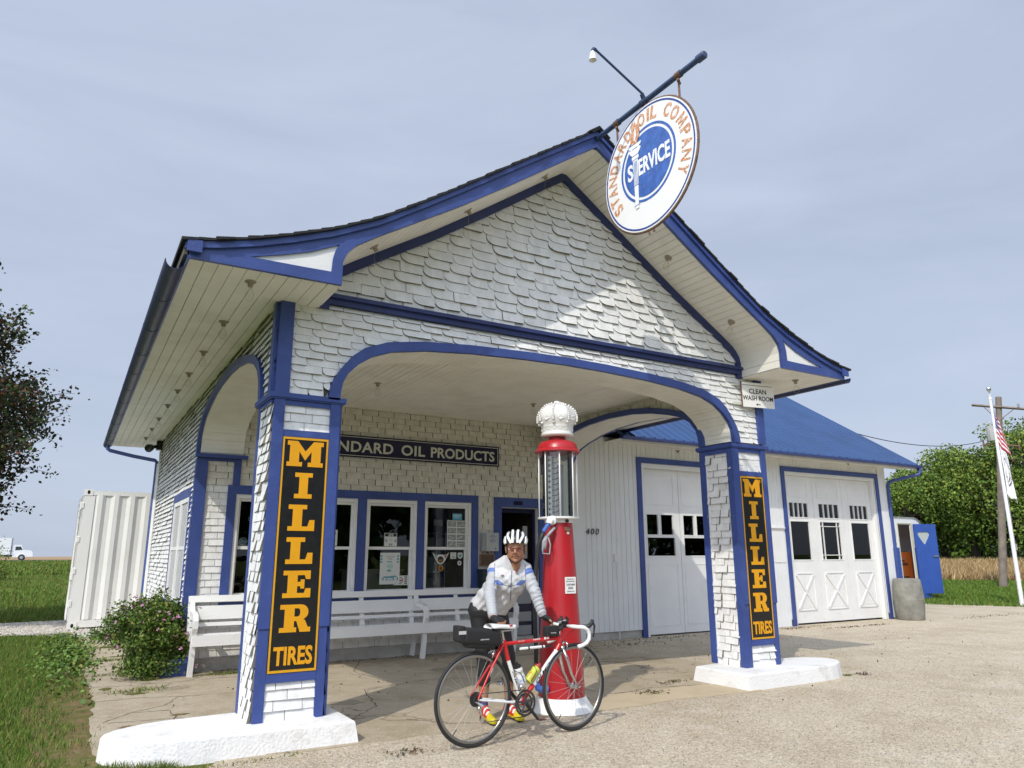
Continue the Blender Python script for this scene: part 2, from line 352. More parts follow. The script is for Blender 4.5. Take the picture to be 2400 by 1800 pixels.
# outer side walls above the side arches and behind
shakes(mb, Fl(0), -8.95, -0.0, 2.63, 3.41, 0.064, 0.25, zmin=lambda u: zl(-u)-0.03 if -u < 3.97 else 2.0, thick=0.026, curl=0.004, mi=1, bi=4, ei=5, seed=9)
shakes(mb, Fr_(W), 0, 3.97, 2.63, 3.41, 0.064, 0.25, zmin=lambda u: zl(u)-0.03, thick=0.017, mi=1, bi=4, ei=5, seed=10)
mb.wbox(0.0, 0.18, YB+0.004, 8.95, 0.0, 3.42)                       # left wall of the office
def winmask(u): return 2.2 if 4.28 < -u < 6.02 else -9
shakes(mb, Fl(0), -8.95, -4.0, 0.12, 0.80, 0.064, 0.25, thick=0.026, mi=1, bi=4, ei=5, seed=11)
shakes(mb, Fl(0), -8.95, -6.0, 0.80, 2.22, 0.0645, 0.25, thick=0.026, mi=1, bi=4, ei=5, seed=12)
shakes(mb, Fl(0), -4.30, -4.0, 0.80, 2.22, 0.0645, 0.25, thick=0.026, mi=1, bi=4, ei=5, seed=13)
shakes(mb, Fl(0), -8.95, -4.0, 2.22, 2.63, 0.0645, 0.25, thick=0.026, mi=1, bi=4, ei=5, seed=14)
# office front wall, backing with openings for windows and door
def wall_with_holes(mb, F, x0, x1, z0, z1, holes, wa, wb, mi=0):
    xs = sorted({x0, x1, *[h[0] for h in holes], *[h[1] for h in holes]})
    for a, b in zip(xs[:-1], xs[1:]):
        hs = sorted([(h[2], h[3]) for h in holes if h[0] <= a and h[1] >= b]); z = z0
        for p, q in hs:
            if p > z: mb.box(F, a, b, z, p, wa, wb, mi)
            z = max(z, q)
        if z < z1: mb.box(F, a, b, z, z1, wa, wb, mi)
OW = [(0.49, 1.215, 0.86, 2.11), (1.36, 2.09, 0.86, 2.11), (2.245, 2.985, 0.86, 2.11), (3.127, 3.872, 0.86, 2.11), (4.40, 5.10, 0.02, 2.07)]
wall_with_holes(mb, Ff(YB), 0.0, 5.2, 0.0, 3.42, OW, -0.16, -0.002)
FB = Ff(YB)
def mkmask(lo_, hi_): return lambda x: lo_
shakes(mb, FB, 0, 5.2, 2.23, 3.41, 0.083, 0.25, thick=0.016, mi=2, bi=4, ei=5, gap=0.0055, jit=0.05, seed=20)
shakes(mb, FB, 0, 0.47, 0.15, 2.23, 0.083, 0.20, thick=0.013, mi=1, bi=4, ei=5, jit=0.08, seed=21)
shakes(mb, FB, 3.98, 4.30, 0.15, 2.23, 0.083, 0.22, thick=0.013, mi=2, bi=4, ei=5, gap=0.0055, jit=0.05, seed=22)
shakes(mb, FB, 0.47, 3.98, 0.15, 0.80, 0.083, 0.22, thick=0.014, mi=1, bi=4, ei=5, jit=0.08, seed=23)
mb.wbox(-0.02, 5.2, YB-0.035, YB+0.1, 0.0, 0.15, 3)
# inner faces of the canopy side walls above the arches, and inner front wall
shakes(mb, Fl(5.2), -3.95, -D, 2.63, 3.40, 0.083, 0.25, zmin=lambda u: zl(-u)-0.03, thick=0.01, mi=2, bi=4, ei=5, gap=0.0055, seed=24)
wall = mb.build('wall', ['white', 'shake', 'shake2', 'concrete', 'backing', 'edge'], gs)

# --- curved soffits of the arches, ceiling, eaves
mb = MB()
boards_curve(mb, [(max(min(x, W-0.525), 0.525), z+0.012) for x, z in ai], 0.004, D-0.004, 0.055, th=0.012, side=1)
sof = mb.build('arch_soffit', ['soffit', 'gap'], gs)
for x0 in (0.0, 5.2):
    mb = MB()
    p = [(y, z+0.012) for y, z in si]
    # same helper, axes swapped: build along x
    t = MB(); boards_curve(t, p, x0+0.004, x0+0.521, 0.055, th=0.012, side=1)
    mb.add([(q[1], q[0], q[2]) for q in t.v], [f[::-1] for f in t.f]); mb.m = t.m
    mb.build('arch_soffit', ['soffit', 'gap'], gs)
mb = MB(); boards(mb, Fd(3.42), 0.525, 5.2, -YB, -D, 0.082, 0, 0.013, gap=0.0035, seed=4)
mb.build('canopy_ceiling', ['soffit', 'gap'], gs)
for s in (0, 1):
    mb = MB()
    if s == 0:
        boards(mb, Fd(3.425), -0.80, 0.0, -9.9, -0.0, 0.1, 0, 0.015, seed=5)
        boards(mb, Fd(3.425), -0.80, 0.30, 0.0, 0.60, 0.1, 0, 0.015, seed=6)
    else:
        boards(mb, Fd(3.425), W, W+0.80, -9.9, -0.0, 0.1, 0, 0.015, seed=7)
        boards(mb, Fd(3.425), W-0.30, W+0.80, 0.0, 0.60, 0.1, 0, 0.015, seed=8)
    mb.build('eave_soffit', ['soffit', 'gap'], gs)
mb = MB(); boards_curve(mb, [(x+(0.004 if x < XC else -0.004)*0, z+0.012) for x, z in LC], -0.600, -0.002, 0.085, th=0.012, side=1)
mb.build('gable_soffit', ['soffit', 'gap'], gs)

# --- roof: deck + stepped shingle courses
mb = MB()
deck = [(x, z-0.022) for x, z in TC]+[(x, z-0.10) for x, z in TC[::-1]]
mb.prism(Ff(0), deck, -9.93, 0.60, 1)
p = np.array(TCH); d = np.r_[0, np.cumsum(np.hypot(*(p[1:]-p[:-1]).T))]; n = 38
sv = np.linspace(-0.03, d[-1], n+1)
def atc(t):
    if t < 0: q = p[0]+(p[0]-p[1])/np.linalg.norm(p[0]-p[1])*(-t); return q
    return np.array([np.interp(t, d, p[:, 0]), np.interp(t, d, p[:, 1])])
for side in (0, 1):
    for i in range(n):
        a, b = atc(sv[i]), atc(min(sv[i+1]+0.02, d[-1])); t = (b-a)/np.linalg.norm(b-a); nn = np.array([-t[1], t[0]])
        k = rng.uniform(0.5, 1.3)
        q = [a-nn*0.018, b-nn*0.018, b-nn*0.004, a+nn*0.005*k]
        if side: q = [(2*XC-x, z) for x, z in q]
        y = -10.0; yy = 0.69+rng.uniform(-0.012, 0.012)
        mb.prism(Ff(0), [tuple(v) for v in q], y, yy, 0)
mb.prism(Ff(0), [(XC-0.13, 5.505), (XC, 5.595), (XC+0.13, 5.505), (XC+0.135, 5.518), (XC, 5.615), (XC-0.135, 5.518)], -10, 0.70, 0)
mb.build('roof', ['shingle', 'gap'], gs)

# --- barge boards (front verge) with white insets
mb = MB()
tri = [(-0.40, 3.497), (-0.145, 3.571), (0.05, 3.638), (0.268, 3.745), (0.238, 3.69), (0.221, 3.62), (0.214, 3.505), (0.0, 3.500)]
outer = [(-0.805, 3.405), (0.301, 3.412)]+LCH[1:]+[(2*XC-x, z) for x, z in LCH[::-1][1:-1]]+[(W-0.301, 3.412), (W+0.805, 3.405)]
topb = [(x, z-0.023) for x, z in TC if -0.7 < x < W+0.7]; topb = [(-0.805, 3.51)]+topb+[(W+0.805, 3.51)]
outer = outer+topb[::-1]
fill(mb, Ff(0), [outer, tri, [(2*XC-x, z) for x, z in tri]], 0.605, 0.64)
up1 = [(x, z-0.021) for x, z in TC]; lo1 = [(x, z-0.071) for x, z in TC]
mb.strip(Ff(0), up1, lo1, 0.6405, 0.664)
for x0 in (-0.83, W+0.73): mb.box(Ff(0), x0, x0+0.10, 3.44, 3.53, 0.665, 0.685)
mb.build('barge_board', ['blue'], gs)
for s in (0, 1):
    mb = MB()
    t2 = [(-0.45, 3.49), (0.28, 3.49), (0.28, 3.77)]
    if s: t2 = [(2*XC-x, z) for x, z in t2]
    mb.prism(Ff(0), t2, 0.601, 0.622); mb.build('verge_panel', ['white'], gs)
# eave fascia
for s in (0, 1):
    mb = MB(); x = -0.815 if s == 0 else W+0.80
    mb.wbox(x, x+0.015, -0.60, 9.93, 3.40, 3.53)
    mb.build('fascia_board', ['blue'], gs)

# --- gable trims
mb = MB()
gi = [(x, z-0.002) for x, z in LC]
def inset(pl, dd):
    q = np.array(pl); out = []
    for i in range(len(q)):
        t = q[min(i+1, len(q)-1)]-q[max(i-1, 0)]; t = t/np.linalg.norm(t); out.append(tuple(q[i]+np.array([t[1], -t[0]])*dd))
    return out
g2 = inset(gi, 0.082); g2[len(g2)//2] = (XC, gi[len(gi)//2][1]-0.10)
mb.strip(Ff(0), gi, g2, 0.004, 0.052)
mb.build('gable_trim', ['navyblue'], gs)
mb = MB()
mb.box(Ff(0), 0.303, 5.422, 3.455, 3.505, 0.0, 0.055); mb.box(Ff(0), 0.303, 5.422, 3.505, 3.535, 0.0, 0.085)
mb.prism(fr((0.303, 0, 0), (0, -1, 0), (0, 0, 1), (1, 0, 0)), [(0, 3.535), (0.085, 3.535), (0.0, 3.575)], 0, 5.119)
mb.build('belt_moulding', ['navyblue'], gs)

# --- arch trims
mb = MB(); mb.strip(Ff(0), ai, ao, 0.004, 0.052); mb.build('arch_trim', ['blue'], gs)
for x, s in ((0, -1), (5.2, -1), (W, 1)):
    Fq = Fl(x) if s < 0 else Fr_(x)
    A = [(-y if s < 0 else y, z) for y, z in si]; B = [(-y if s < 0 else y, z) for y, z in so_]
    mb = MB(); mb.strip(Fq, A, B, 0.004, 0.046); mb.build('arch_trim', ['blue'], gs)
# corner boards above the capitals
mb = MB()
mb.box(Ff(0), -0.018, 0.095, 2.63, 3.41, 0.0, 0.050); mb.wbox(-0.048, -0.002, 0.0, 0.09, 2.63, 3.41); mb.build('corner_board', ['blue'], gs)
mb = MB(); mb.box(Ff(0), W-0.095, W+0.018, 2.63, 3.41, 0.0, 0.050); mb.wbox(W+0.002, W+0.03, 0.0, 0.09, 2.63, 3.41)
mb.build('corner_board', ['blue'], gs)

# --- columns
def column(x0, hcap, zs0, zs1, left):
    c = MB(); F = Ff(0)
    X = x0; z0 = 0.148
    # shakes on four faces
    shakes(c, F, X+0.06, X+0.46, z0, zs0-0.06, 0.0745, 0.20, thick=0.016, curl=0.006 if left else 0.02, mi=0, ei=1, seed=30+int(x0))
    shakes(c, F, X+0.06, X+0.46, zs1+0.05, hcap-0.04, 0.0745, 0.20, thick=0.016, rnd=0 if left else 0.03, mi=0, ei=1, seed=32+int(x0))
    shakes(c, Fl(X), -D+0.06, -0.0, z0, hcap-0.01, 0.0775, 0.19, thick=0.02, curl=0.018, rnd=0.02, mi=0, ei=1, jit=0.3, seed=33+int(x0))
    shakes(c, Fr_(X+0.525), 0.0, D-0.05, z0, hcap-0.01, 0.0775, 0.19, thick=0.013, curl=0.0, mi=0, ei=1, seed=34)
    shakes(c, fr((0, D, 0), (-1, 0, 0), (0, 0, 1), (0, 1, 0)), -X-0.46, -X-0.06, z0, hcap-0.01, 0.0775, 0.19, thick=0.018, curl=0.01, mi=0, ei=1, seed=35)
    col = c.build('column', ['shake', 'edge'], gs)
    t = MB()
    for a, b in ((X-0.012, X+0.072), (X+0.448, X+0.530)):
        t.box(F, a+(0.006 if a < X else 0), b-(0 if a < X else 0.012), z0+0.004, 0.81, 0.0, 0.026); t.box(F, a, b, 0.812, hcap-0.002, 0.0, 0.036)
    t.box(F, X+0.073, X+0.447, hcap-0.042, hcap-0.002, 0.0, 0.026)
    t.box(F, X+0.073, X+0.447, zs1, zs1+0.055, 0.0, 0.03); t.box(F, X+0.073, X+0.447, zs0-0.065, zs0, 0.0, 0.03)
    if not left:
        t.wbox(X-0.034, X-0.002, -0.035, 0.052, z0+0.004, hcap-0.002); t.wbox(X-0.034, X-0.002, D-0.065, D+0.02, z0+0.004, hcap-0.002)
        t.wbox(X-0.034, X-0.002, 0.054, D-0.067, hcap-0.05, hcap-0.003)
    else:
        t.wbox(X-0.028, X-0.002, D-0.05, D+0.02, z0+0.004, hcap-0.002)
        t.wbox(X-0.03, X-0.002, 0.0, D-0.052, hcap-0.03, hcap-0.003)
    t.wbox(X+0.527, X+0.553, -0.0, 0.06, z0+0.004, hcap-0.002); t.wbox(X+0.527, X+0.553, D-0.06, D+0.02, z0+0.004, hcap-0.002)
    t.build('corner_board', ['blue'], col)
    t = MB(); t.wbox(X-0.022, X-0.004, D-0.085, D-0.055 if left else D-0.067, z0+0.004, hcap-0.05); t.build('edge_strip', ['white'], col)
    t = MB(); t.wbox(X-0.055, X+0.575, -0.052, D+0.055, hcap+0.012, hcap+0.052); t.wbox(X-0.045, X+0.565, -0.042, D+0.045, hcap, hcap+0.011)
    t.build('capital', ['blue'], col)
column(0.0, HC, 0.487, 2.285, True)
column(5.2, HC-0.025, 0.435, 2.24, False)
# pilaster strips on the office wall and its cap
mb = MB()
mb.box(FB, -0.03, 0.105, 0.13, 2.56, 0.0, 0.04); mb.wbox(-0.03, -0.003, 3.97, 4.12, 0.13, 2.56); mb.box(FB, 0.42, 0.508, 2.24, 2.56, 0.0, 0.04); mb.box(FB, 0.106, 0.419, 2.53, 2.56, 0.0, 0.036)
mb.wbox(-0.055, 0.575, 3.90, YB, 2.565, 2.61)
mb.build('pilaster_trim', ['blue'], gs)

# --- office windows
tr = MB()
tr.box(FB, 0.37, 3.995, 2.125, 2.235, 0.0, 0.035)
for a, b in ((0.37, 0.475), (1.235, 1.345), (2.105, 2.228), (3.0, 3.112), (3.888, 3.995)): tr.box(FB, a, b, 0.79, 2.124, 0.0, 0.035)
tr.box(FB, 0.37, 3.995, 0.75, 0.789, 0.0, 0.05)
tr.build('window_trim', ['blue'], gs)
def sash_window(x0, x1, F=FB, zt=2.123, zb=0.80, name='window', wbase=0.0, parent=gs, tm=0.06):
    f = MB(); e = 0.002
    f.box(F, x0+e, x0+0.045, zb, zt, -0.10, wbase+0.016); f.box(F, x1-0.045, x1-e, zb, zt, -0.10, wbase+0.016)
    f.box(F, x0+0.046, x1-0.046, zt-0.05, zt-0.001, -0.10, wbase+0.014); f.box(F, x0+0.046, x1-0.046, zb, zb+0.05, -0.10, wbase+0.02)
    zm = 1.453
    for (a, b, w) in ((zm-0.022, zt-0.051, -0.035), (zb+0.051, zm+0.018, -0.065)):
        f.box(F, x0+0.046, x0+0.075, a, b, w-0.025, w); f.box(F, x1-0.075, x1-0.046, a, b, w-0.025, w)
        f.box(F, x0+0.076, x1-0.076, b-0.035, b, w-0.025, w-0.001); f.box(F, x0+0.076, x1-0.076, a, a+0.04, w-0.025, w+0.001)
    o = f.build(name, ['white'], parent)
    for (a, b, w) in ((zm+0.015, zt-0.085, -0.048), (zb+0.09, zm-0.015, -0.078)):
        g = MB(); o_, U, V, Wn = F
        g.box(F, x0+0.07, x1-0.07, a, b, w-0.004, w); g.build('pane', ['glass'], o)
    return o
for a, b in ((0.478, 1.232), (1.348, 2.102), (2.231, 2.997), (3.115, 3.885)): sash_window(a, b)
# side windows in the left wall (pair)
FLw = Fl(0)
tr = MB(); tr.box(FLw, -6.02, -4.28, 2.10, 2.215, 0.0, 0.03); tr.box(FLw, -6.02, -5.93, 0.76, 2.099, 0.0, 0.03); tr.box(FLw, -4.37, -4.28, 0.76, 2.099, 0.0, 0.03); tr.box(FLw, -6.02, -4.28, 0.72, 0.759, 0.0, 0.05)
tr.build('window_trim', ['blue'], gs)
for a, b in ((-5.925, -5.155), (-5.145, -4.375)):
    f = MB(); F = FLw
    f.box(F, a, a+0.06, 0.76, 2.098, 0.001, 0.028); f.box(F, b-0.06, b, 0.76, 2.098, 0.001, 0.028)
    f.box(F, a+0.061, b-0.061, 2.04, 2.098, 0.001, 0.026); f.box(F, a+0.061, b-0.061, 0.76, 0.81, 0.001, 0.028); f.box(F, a+0.061, b-0.061, 1.43, 1.47, 0.001, 0.02)
    o = f.build('window', ['white'], gs)
    g = MB(); g.box(F, a+0.061, b-0.061, 0.811, 1.429, 0.001, 0.006); g.box(F, a+0.061, b-0.061, 1.471, 2.039, 0.001, 0.008); g.build('pane', [mat('curtained_glass', (0.30, 0.31, 0.32), 0.12)], o)
# --- office door and its surround
mb = MB()
mb.box(FB, 4.275, 4.405, 0.0, 2.075, 0.0, 0.035); mb.box(FB, 4.275, 5.20, 2.076, 2.222, 0.0, 0.035); mb.box(FB, 5.09, 5.20, 0.0, 2.075, 0.0, 0.035)
mb.box(FB, 4.62, 4.78, 2.115, 2.175, 0.0355, 0.042, 1)
mb.build('door_trim', ['blue', 'navy'], gs)
dr = MB(); FD = Ff(YB+0.08)
dr.box(FD, 4.41, 4.46, 0.03, 2.06, -0.03, 0.0, 1); dr.box(FD, 5.03, 5.08, 0.03, 2.06, -0.03, 0.0, 1); dr.box(FD, 4.461, 5.029, 2.0, 2.06, -0.03, 0.0, 1)
dr.box(FD, 4.461, 5.029, 0.03, 0.95, -0.03, -0.01, 0)
for a, b in ((0.16, 0.30), (0.36, 0.50), (0.62, 0.86)): dr.box(FD, 4.50, 5.0, a, b, -0.009, 0.0, 2)
dr.box(FD, 4.86, 4.94, 1.30, 1.80, -0.03, -0.004, 2)
dr.build('door', ['navy', 'navy', 'grey'], gs)
# --- interior of the office
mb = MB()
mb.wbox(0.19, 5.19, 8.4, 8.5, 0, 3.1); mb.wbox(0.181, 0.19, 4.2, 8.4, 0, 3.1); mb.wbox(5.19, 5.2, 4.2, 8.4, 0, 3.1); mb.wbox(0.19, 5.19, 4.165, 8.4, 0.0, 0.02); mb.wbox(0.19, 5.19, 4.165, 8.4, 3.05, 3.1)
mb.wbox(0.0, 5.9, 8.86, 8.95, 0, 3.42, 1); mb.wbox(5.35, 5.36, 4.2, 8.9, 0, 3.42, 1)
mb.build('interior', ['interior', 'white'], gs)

# --- gutters and downspouts
def gutter(name, x, y0, y1, z, r, par, along='y', mats=('gutter',)):
    g = MB(); P = []; Fs = []; k = 10
    for j, yy in enumerate(np.linspace(y0, y1, 13)):
        for rr in (r, r-0.006):
            for i in range(k+1):
                t = math.pi*i/k; q = (x+rr*math.cos(t), yy, z-rr*math.sin(t))
                P.append(q if along == 'y' else (q[1], q[0], q[2]))
    m = 2*(k+1)
    for j in range(12):
        b = j*m
        for i in range(k): Fs += [(b+i, b+i+1, b+m+i+1, b+m+i), (b+k+1+i, b+m+k+1+i, b+m+k+2+i, b+k+2+i)]
        Fs += [(b, b+m, b+m+k+1, b+k+1), (b+k, b+2*k+1, b+m+2*k+1, b+m+k)]
    for b in (0, 12*m): Fs += [(b+i, b+k+1+i, b+k+2+i, b+i+1) for i in range(k)]
    g.add(P, Fs)
    for yy in np.arange(y0+0.8, y1, 0.95):
        pts = [(x+(r+0.001)*math.cos(t), yy, z-(r+0.001)*math.sin(t)) for t in np.linspace(0, math.pi, 9)]
        if along != 'y': pts = [(q[1], q[0], q[2]) for q in pts]
        g.tube(pts, 0.0035, 5)
    return g.build(name, list(mats), par, auto=40)
gutter('gutter', -0.875, -0.46, 9.98, 3.435, 0.07, gs)
gutter('gutter', W+0.885, -0.62, 9.98, 3.445, 0.07, gs)
mb = MB(); mb.tube([(-0.87, 9.6, 3.39), (-0.87, 9.6, 3.31), (-0.83, 9.6, 3.28), (-0.45, 9.35, 3.17), (-0.10, 9.06, 3.08), (-0.06, 9.02, 3.04), (-0.06, 9.02, 0.15)], 0.034, 10)
mb.build('downspout', ['blue'], gs, auto=40)
for q_ in (((-0.045, 8.75, 3.22), (-0.045, 8.75, 0.1), 0.016), ((-0.05, 8.86, 3.0), (-0.05, 8.86, 0.1), 0.022)): mb = MB(); mb.tube(q_[:2], q_[2], 8); mb.build('conduit', ['white'], gs)

# ================================================================== GARAGE WING
ga = thing('garage', (5.2, YB, 0), 'white board sided garage wing with ribbed blue metal roof and two sets of folding doors', 'garage')
FG = Ff(YB)
mb = MB()
x = 5.203; holes = [(7.26, 10.03, 0, 2.94), (11.04, 14.04, 0, 3.0)]
wall_with_holes(mb, FG, 5.203, 14.40, 0.125, 3.36, holes, -0.12, -0.006, 1)
rg = random.Random(4)
while x < 14.38:
    x1 = min(x+0.104, 14.40); g = 0.002*rg.uniform(0.8, 2.2)
    lo_ = 0.125
    for h in holes:
        if x1 > h[0]+0.02 and x < h[1]-0.02: lo_ = h[3]
    mb.box(FG, x+g, x1-g, lo_, 3.34, -0.005, 0.006+rg.uniform(0, 0.0015), 0); x = x1
mb.wbox(14.281, 14.40, YB, 11.0, 0.02, 3.34, 0)
mb.prism(Fr_(14.29), [(4.0, 3.34), (7.2, 5.55), (10.95, 3.3)], 0.0, 0.10, 0)
mb.wbox(5.3, 7.16, YB+0.02, YB+0.12, 0.0, 0.124, 2); mb.wbox(10.2, 10.9, YB-0.01, YB+0.12, 0.0, 0.19, 0)
mb.box(FG, 5.73, 5.96, 0.0, 3.2, 0.008, 0.035, 0)
mb.box(FG, 14.16, 14.42, 0.03, 3.30, 0.008, 0.03, 0); mb.wbox(5.37, 14.28, 10.9, 11.0, 0, 3.3, 0)
mb.build('wall', ['siding', 'gap', 'concrete'], ga)
# metal roof
def zr(y): return 3.30+0.652*(y-3.5)
ridge = 7.2
mb = MB()
xs0 = lambda y: 6.47 if y < 3.68 else 6.47-0.0-min(1.62, (y-3.68)*1.05)
pitch = 0.228; xx = 4.4; o = MB()
while xx < 14.95:
    x1 = min(xx+pitch, 14.95)
    ys = 3.47
    if x1 < 6.6: ys = max(3.47, 3.70+(6.47-xx)/1.05)
    prof = [(xx, 0), (xx+0.012, 0.042), (xx+0.036, 0.042), (xx+0.050, 0), (x1, 0)]
    for k in range(4):
        a, b = prof[k], prof[k+1]
        y0j = ys+rg.uniform(-0.008, 0.008)
        o.add([(a[0], y0j, zr(y0j)+a[1]), (b[0], y0j, zr(y0j)+b[1]), (b[0], ridge, zr(ridge)+b[1]), (a[0], ridge, zr(ridge)+a[1])], [(0, 1, 2, 3)])
        o.add([(a[0], ridge, zr(ridge)+a[1]), (b[0], ridge, zr(ridge)+b[1]), (b[0], 11.2, 3.05+b[1]), (a[0], 11.2, 3.05+a[1])], [(0, 1, 2, 3)])
    xx = x1
o.add([(6.47, 3.5, 3.285), (14.93, 3.5, 3.285), (14.93, ridge, zr(ridge)-0.02), (6.47, ridge, zr(ridge)-0.02)], [(3, 2, 1, 0)], 1)
o.add([(4.6, 11.18, 3.03), (14.93, 11.18, 3.03), (14.93, ridge, zr(ridge)-0.02), (4.6, ridge, zr(ridge)-0.02)], [(0, 1, 2, 3)], 1)
o.prism(Ff(0), [(4.6, zr(ridge)-0.03), (14.96, zr(ridge)-0.03), (14.96, zr(ridge)+0.03), (4.6, zr(ridge)+0.03)], -ridge-0.06, -ridge+0.06)
for a, b in (((3.47, zr(3.47)-0.02), (ridge, zr(ridge)-0.02)),):
    o.prism(Fr_(14.935), [(a[0], a[1]-0.10), (b[0], b[1]-0.12), (b[0], b[1]+0.045), (a[0], a[1]+0.045)], 0, 0.022)
o.build('roof', ['bluemetal', 'gap'], ga)
mb = MB(); boards(mb, Fd(3.27), 6.48, 14.92, -3.99, -3.52, 0.3, 0, 0.012, seed=9); mb.wbox(6.46, 14.93, 3.50, 3.518, 3.2, 3.285)
mb.build('eave_soffit', ['soffit', 'gap'], ga)
g_ = gutter('gutter', 3.44, 6.40, 15.0, 3.285, 0.055, ga, along='x', mats=('blue',))
mb = MB(); mb.tube([(14.93, 3.44, 3.25), (14.93, 3.44, 3.14), (14.90, 3.46, 3.09), (14.55, 3.82, 2.98), (14.47, 3.92, 2.93), (14.455, 3.94, 2.85), (14.455, 3.94, 0.0)], 0.036, 10)
mb.build('downspout', ['blue'], ga, auto=40)
mb = MB(); mb.tube([(6.62, 3.975, 1.25), (6.645, 3.975, 0.9), (6.65, 3.975, 0.0)], 0.007, 6); mb.box(FG, 6.585, 6.665, 1.24, 1.36, 0.008, 0.035); mb.build('wall_switch', ['white'], ga)
mb = MB()
mb.box(FG, 10.48, 10.90, 1.855, 1.875, 0.008, 0.05); mb.box(FG, 10.50, 10.88, 1.2, 1.855, 0.0085, 0.016); mb.build('drip_board', ['white'], ga)
mb = MB()
mb.tube([(13.75, 3.93, 3.27), (13.85, 3.90, 3.2), (14.0, 3.93, 3.19), (13.98, 3.96, 3.26), (13.8, 3.93, 3.28)], 0.01, 6)
mb.build('conduit', ['white'], ga)
# door frames and folding doors
def dframe(x0, x1, zt):
    t = MB(); t.box(FG, x0, x0+0.1, 0.0, zt-0.1, 0.0085, 0.032); t.box(FG, x1-0.1, x1, 0.0, zt-0.1, 0.0085, 0.032); t.box(FG, x0, x1, zt-0.099, zt, 0.0085, 0.03)
    t.build('door_trim', ['blue'], ga)
dframe(7.155, 10.13, 3.04); dframe(10.93, 14.15, 3.105)
FD1 = Ff(YB+0.09)
mb = MB()
mb.box(FG, 7.26, 7.34, 0, 2.86, -0.11, -0.012); mb.box(FG, 9.95, 10.03, 0, 2.86, -0.11, -0.012); mb.box(FG, 7.26, 10.03, 2.861, 2.94, -0.11, -0.004)
mb.box(FG, 11.04, 11.10, 0, 2.94, -0.11, -0.01); mb.box(FG, 13.95, 14.04, 0, 2.94, -0.11, -0.01); mb.box(FG, 11.04, 14.04, 2.941, 3.0, -0.11, -0.004)
mb.build('door_jamb', ['white'], ga)
def leaf(x0, x1, z0, z1, panes, panels, xp=None, munt=None, kind=0):
    d = MB(); g = 0.004
    hs = [p for p in panes]
    wall_with_holes(d, FD1, x0+g, x1-g, z0, z1, [(a, b, c, e) for a, b, c, e in hs], -0.045, 0.0, 0)
    for a, b, c, e in panels:                                    # raised edge around recessed panels
        for q in ((a, b, e-0.012, e), (a, b, c, c+0.012), (a, a+0.012, c+0.0125, e-0.0125), (b-0.012, b, c+0.0125, e-0.0125)): d.box(FD1, *q, 0.0005, 0.007)
    if xp:
        a, b, c, e = xp; nb = 12
        for i in range(nb): d.box(FD1, a+0.03+(b-a-0.06)*i/nb+0.003, a+0.03+(b-a-0.06)*(i+1)/nb-0.003, c+0.03, e-0.03, 0.0, 0.004)
        for s in (0, 1):
            p0, p1 = ((a, c), (b, e)) if s == 0 else ((a, e), (b, c)); t = np.array(p1)-np.array(p0); t = t/np.linalg.norm(t); nn = np.array([-t[1], t[0]])*0.045
            p0, p1 = np.array(p0), np.array(p1)
            poly = [tuple(p0+nn), tuple(p1+nn), tuple(p1-nn), tuple(p0-nn)]
            poly = [(min(max(x, a), b), min(max(z, c), e)) for x, z in poly]
            d.prism(FD1, poly, 0.0045, 0.022+0.0015*s)
        for q in ((a-0.012, b+0.012, e, e+0.018), (a-0.012, b+0.012, c-0.018, c), (a-0.018, a, c, e), (b, b+0.018, c, e)): d.box(FD1, *q, 0.0005, 0.014)
    for m in (munt or []): d.box(FD1, *m, -0.03, 0.004)
    for a, b, c, e in panes:
        for q in ((a-0.02, b+0.02, e, e+0.018), (a-0.02, b+0.02, c-0.02, c), (a-0.02, a, c, e), (b, b+0.02, c, e)): d.box(FD1, *q, 0.0005, 0.009)
    o = d.build('garage_door', ['white'], ga)
    for a, b, c, e in panes:
        p = MB(); p.box(FD1, a, b, c, e, -0.022, -0.018); p.build('pane', ['glass'], o)
    return o
for i in range(3):
    b = 7.345+i*0.868; e = b+0.866
    leaf(b, e, 0.02, 2.858, [(b+0.085, b+0.345, 1.70, 2.05), (b+0.415, b+0.70, 1.70, 2.05), (b+0.085, b+0.73, 1.335, 1.648)],
         [(b+0.06, b+0.74, 2.22, 2.78), (b+0.07, b+0.77, 0.155, 1.19)])
LB = [11.105, 12.0, 12.95, 13.945]
GW = [(11.23, 11.80), (12.15, 12.80), (13.19, 13.80)]
for i in range(3):
    a, b = GW[i]; mu = [(a+(b-a)*k/4-0.013, a+(b-a)*k/4+0.013, 2.10, 2.385) for k in (1, 2, 3)]
    if i == 1: mu += [(a+0.09, a+0.105, 1.251, 2.009), (b-0.105, b-0.09, 1.251, 2.009), (a, b, 1.33, 1.345), (a, b, 1.915, 1.93)]
    mu = [m if not (m[0] == a and m[1] == b) else (a, b, m[2], m[3]) for m in mu]
    leaf(LB[i], LB[i+1], 0.03, 2.938, [(a, b, 2.10, 2.385), (a, b, 1.25, 2.01)], [(a-0.02, b+0.02, 2.50, 2.84)], xp=(a+0.02, b+0.0, 0.28, 0.97), munt=mu)
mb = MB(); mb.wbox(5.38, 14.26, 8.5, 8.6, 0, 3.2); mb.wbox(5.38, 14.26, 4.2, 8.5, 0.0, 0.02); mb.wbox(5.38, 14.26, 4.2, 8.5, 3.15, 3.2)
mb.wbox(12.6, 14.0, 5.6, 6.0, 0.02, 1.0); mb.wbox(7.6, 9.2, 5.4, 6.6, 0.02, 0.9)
mb.build('interior', ['interior'], ga)
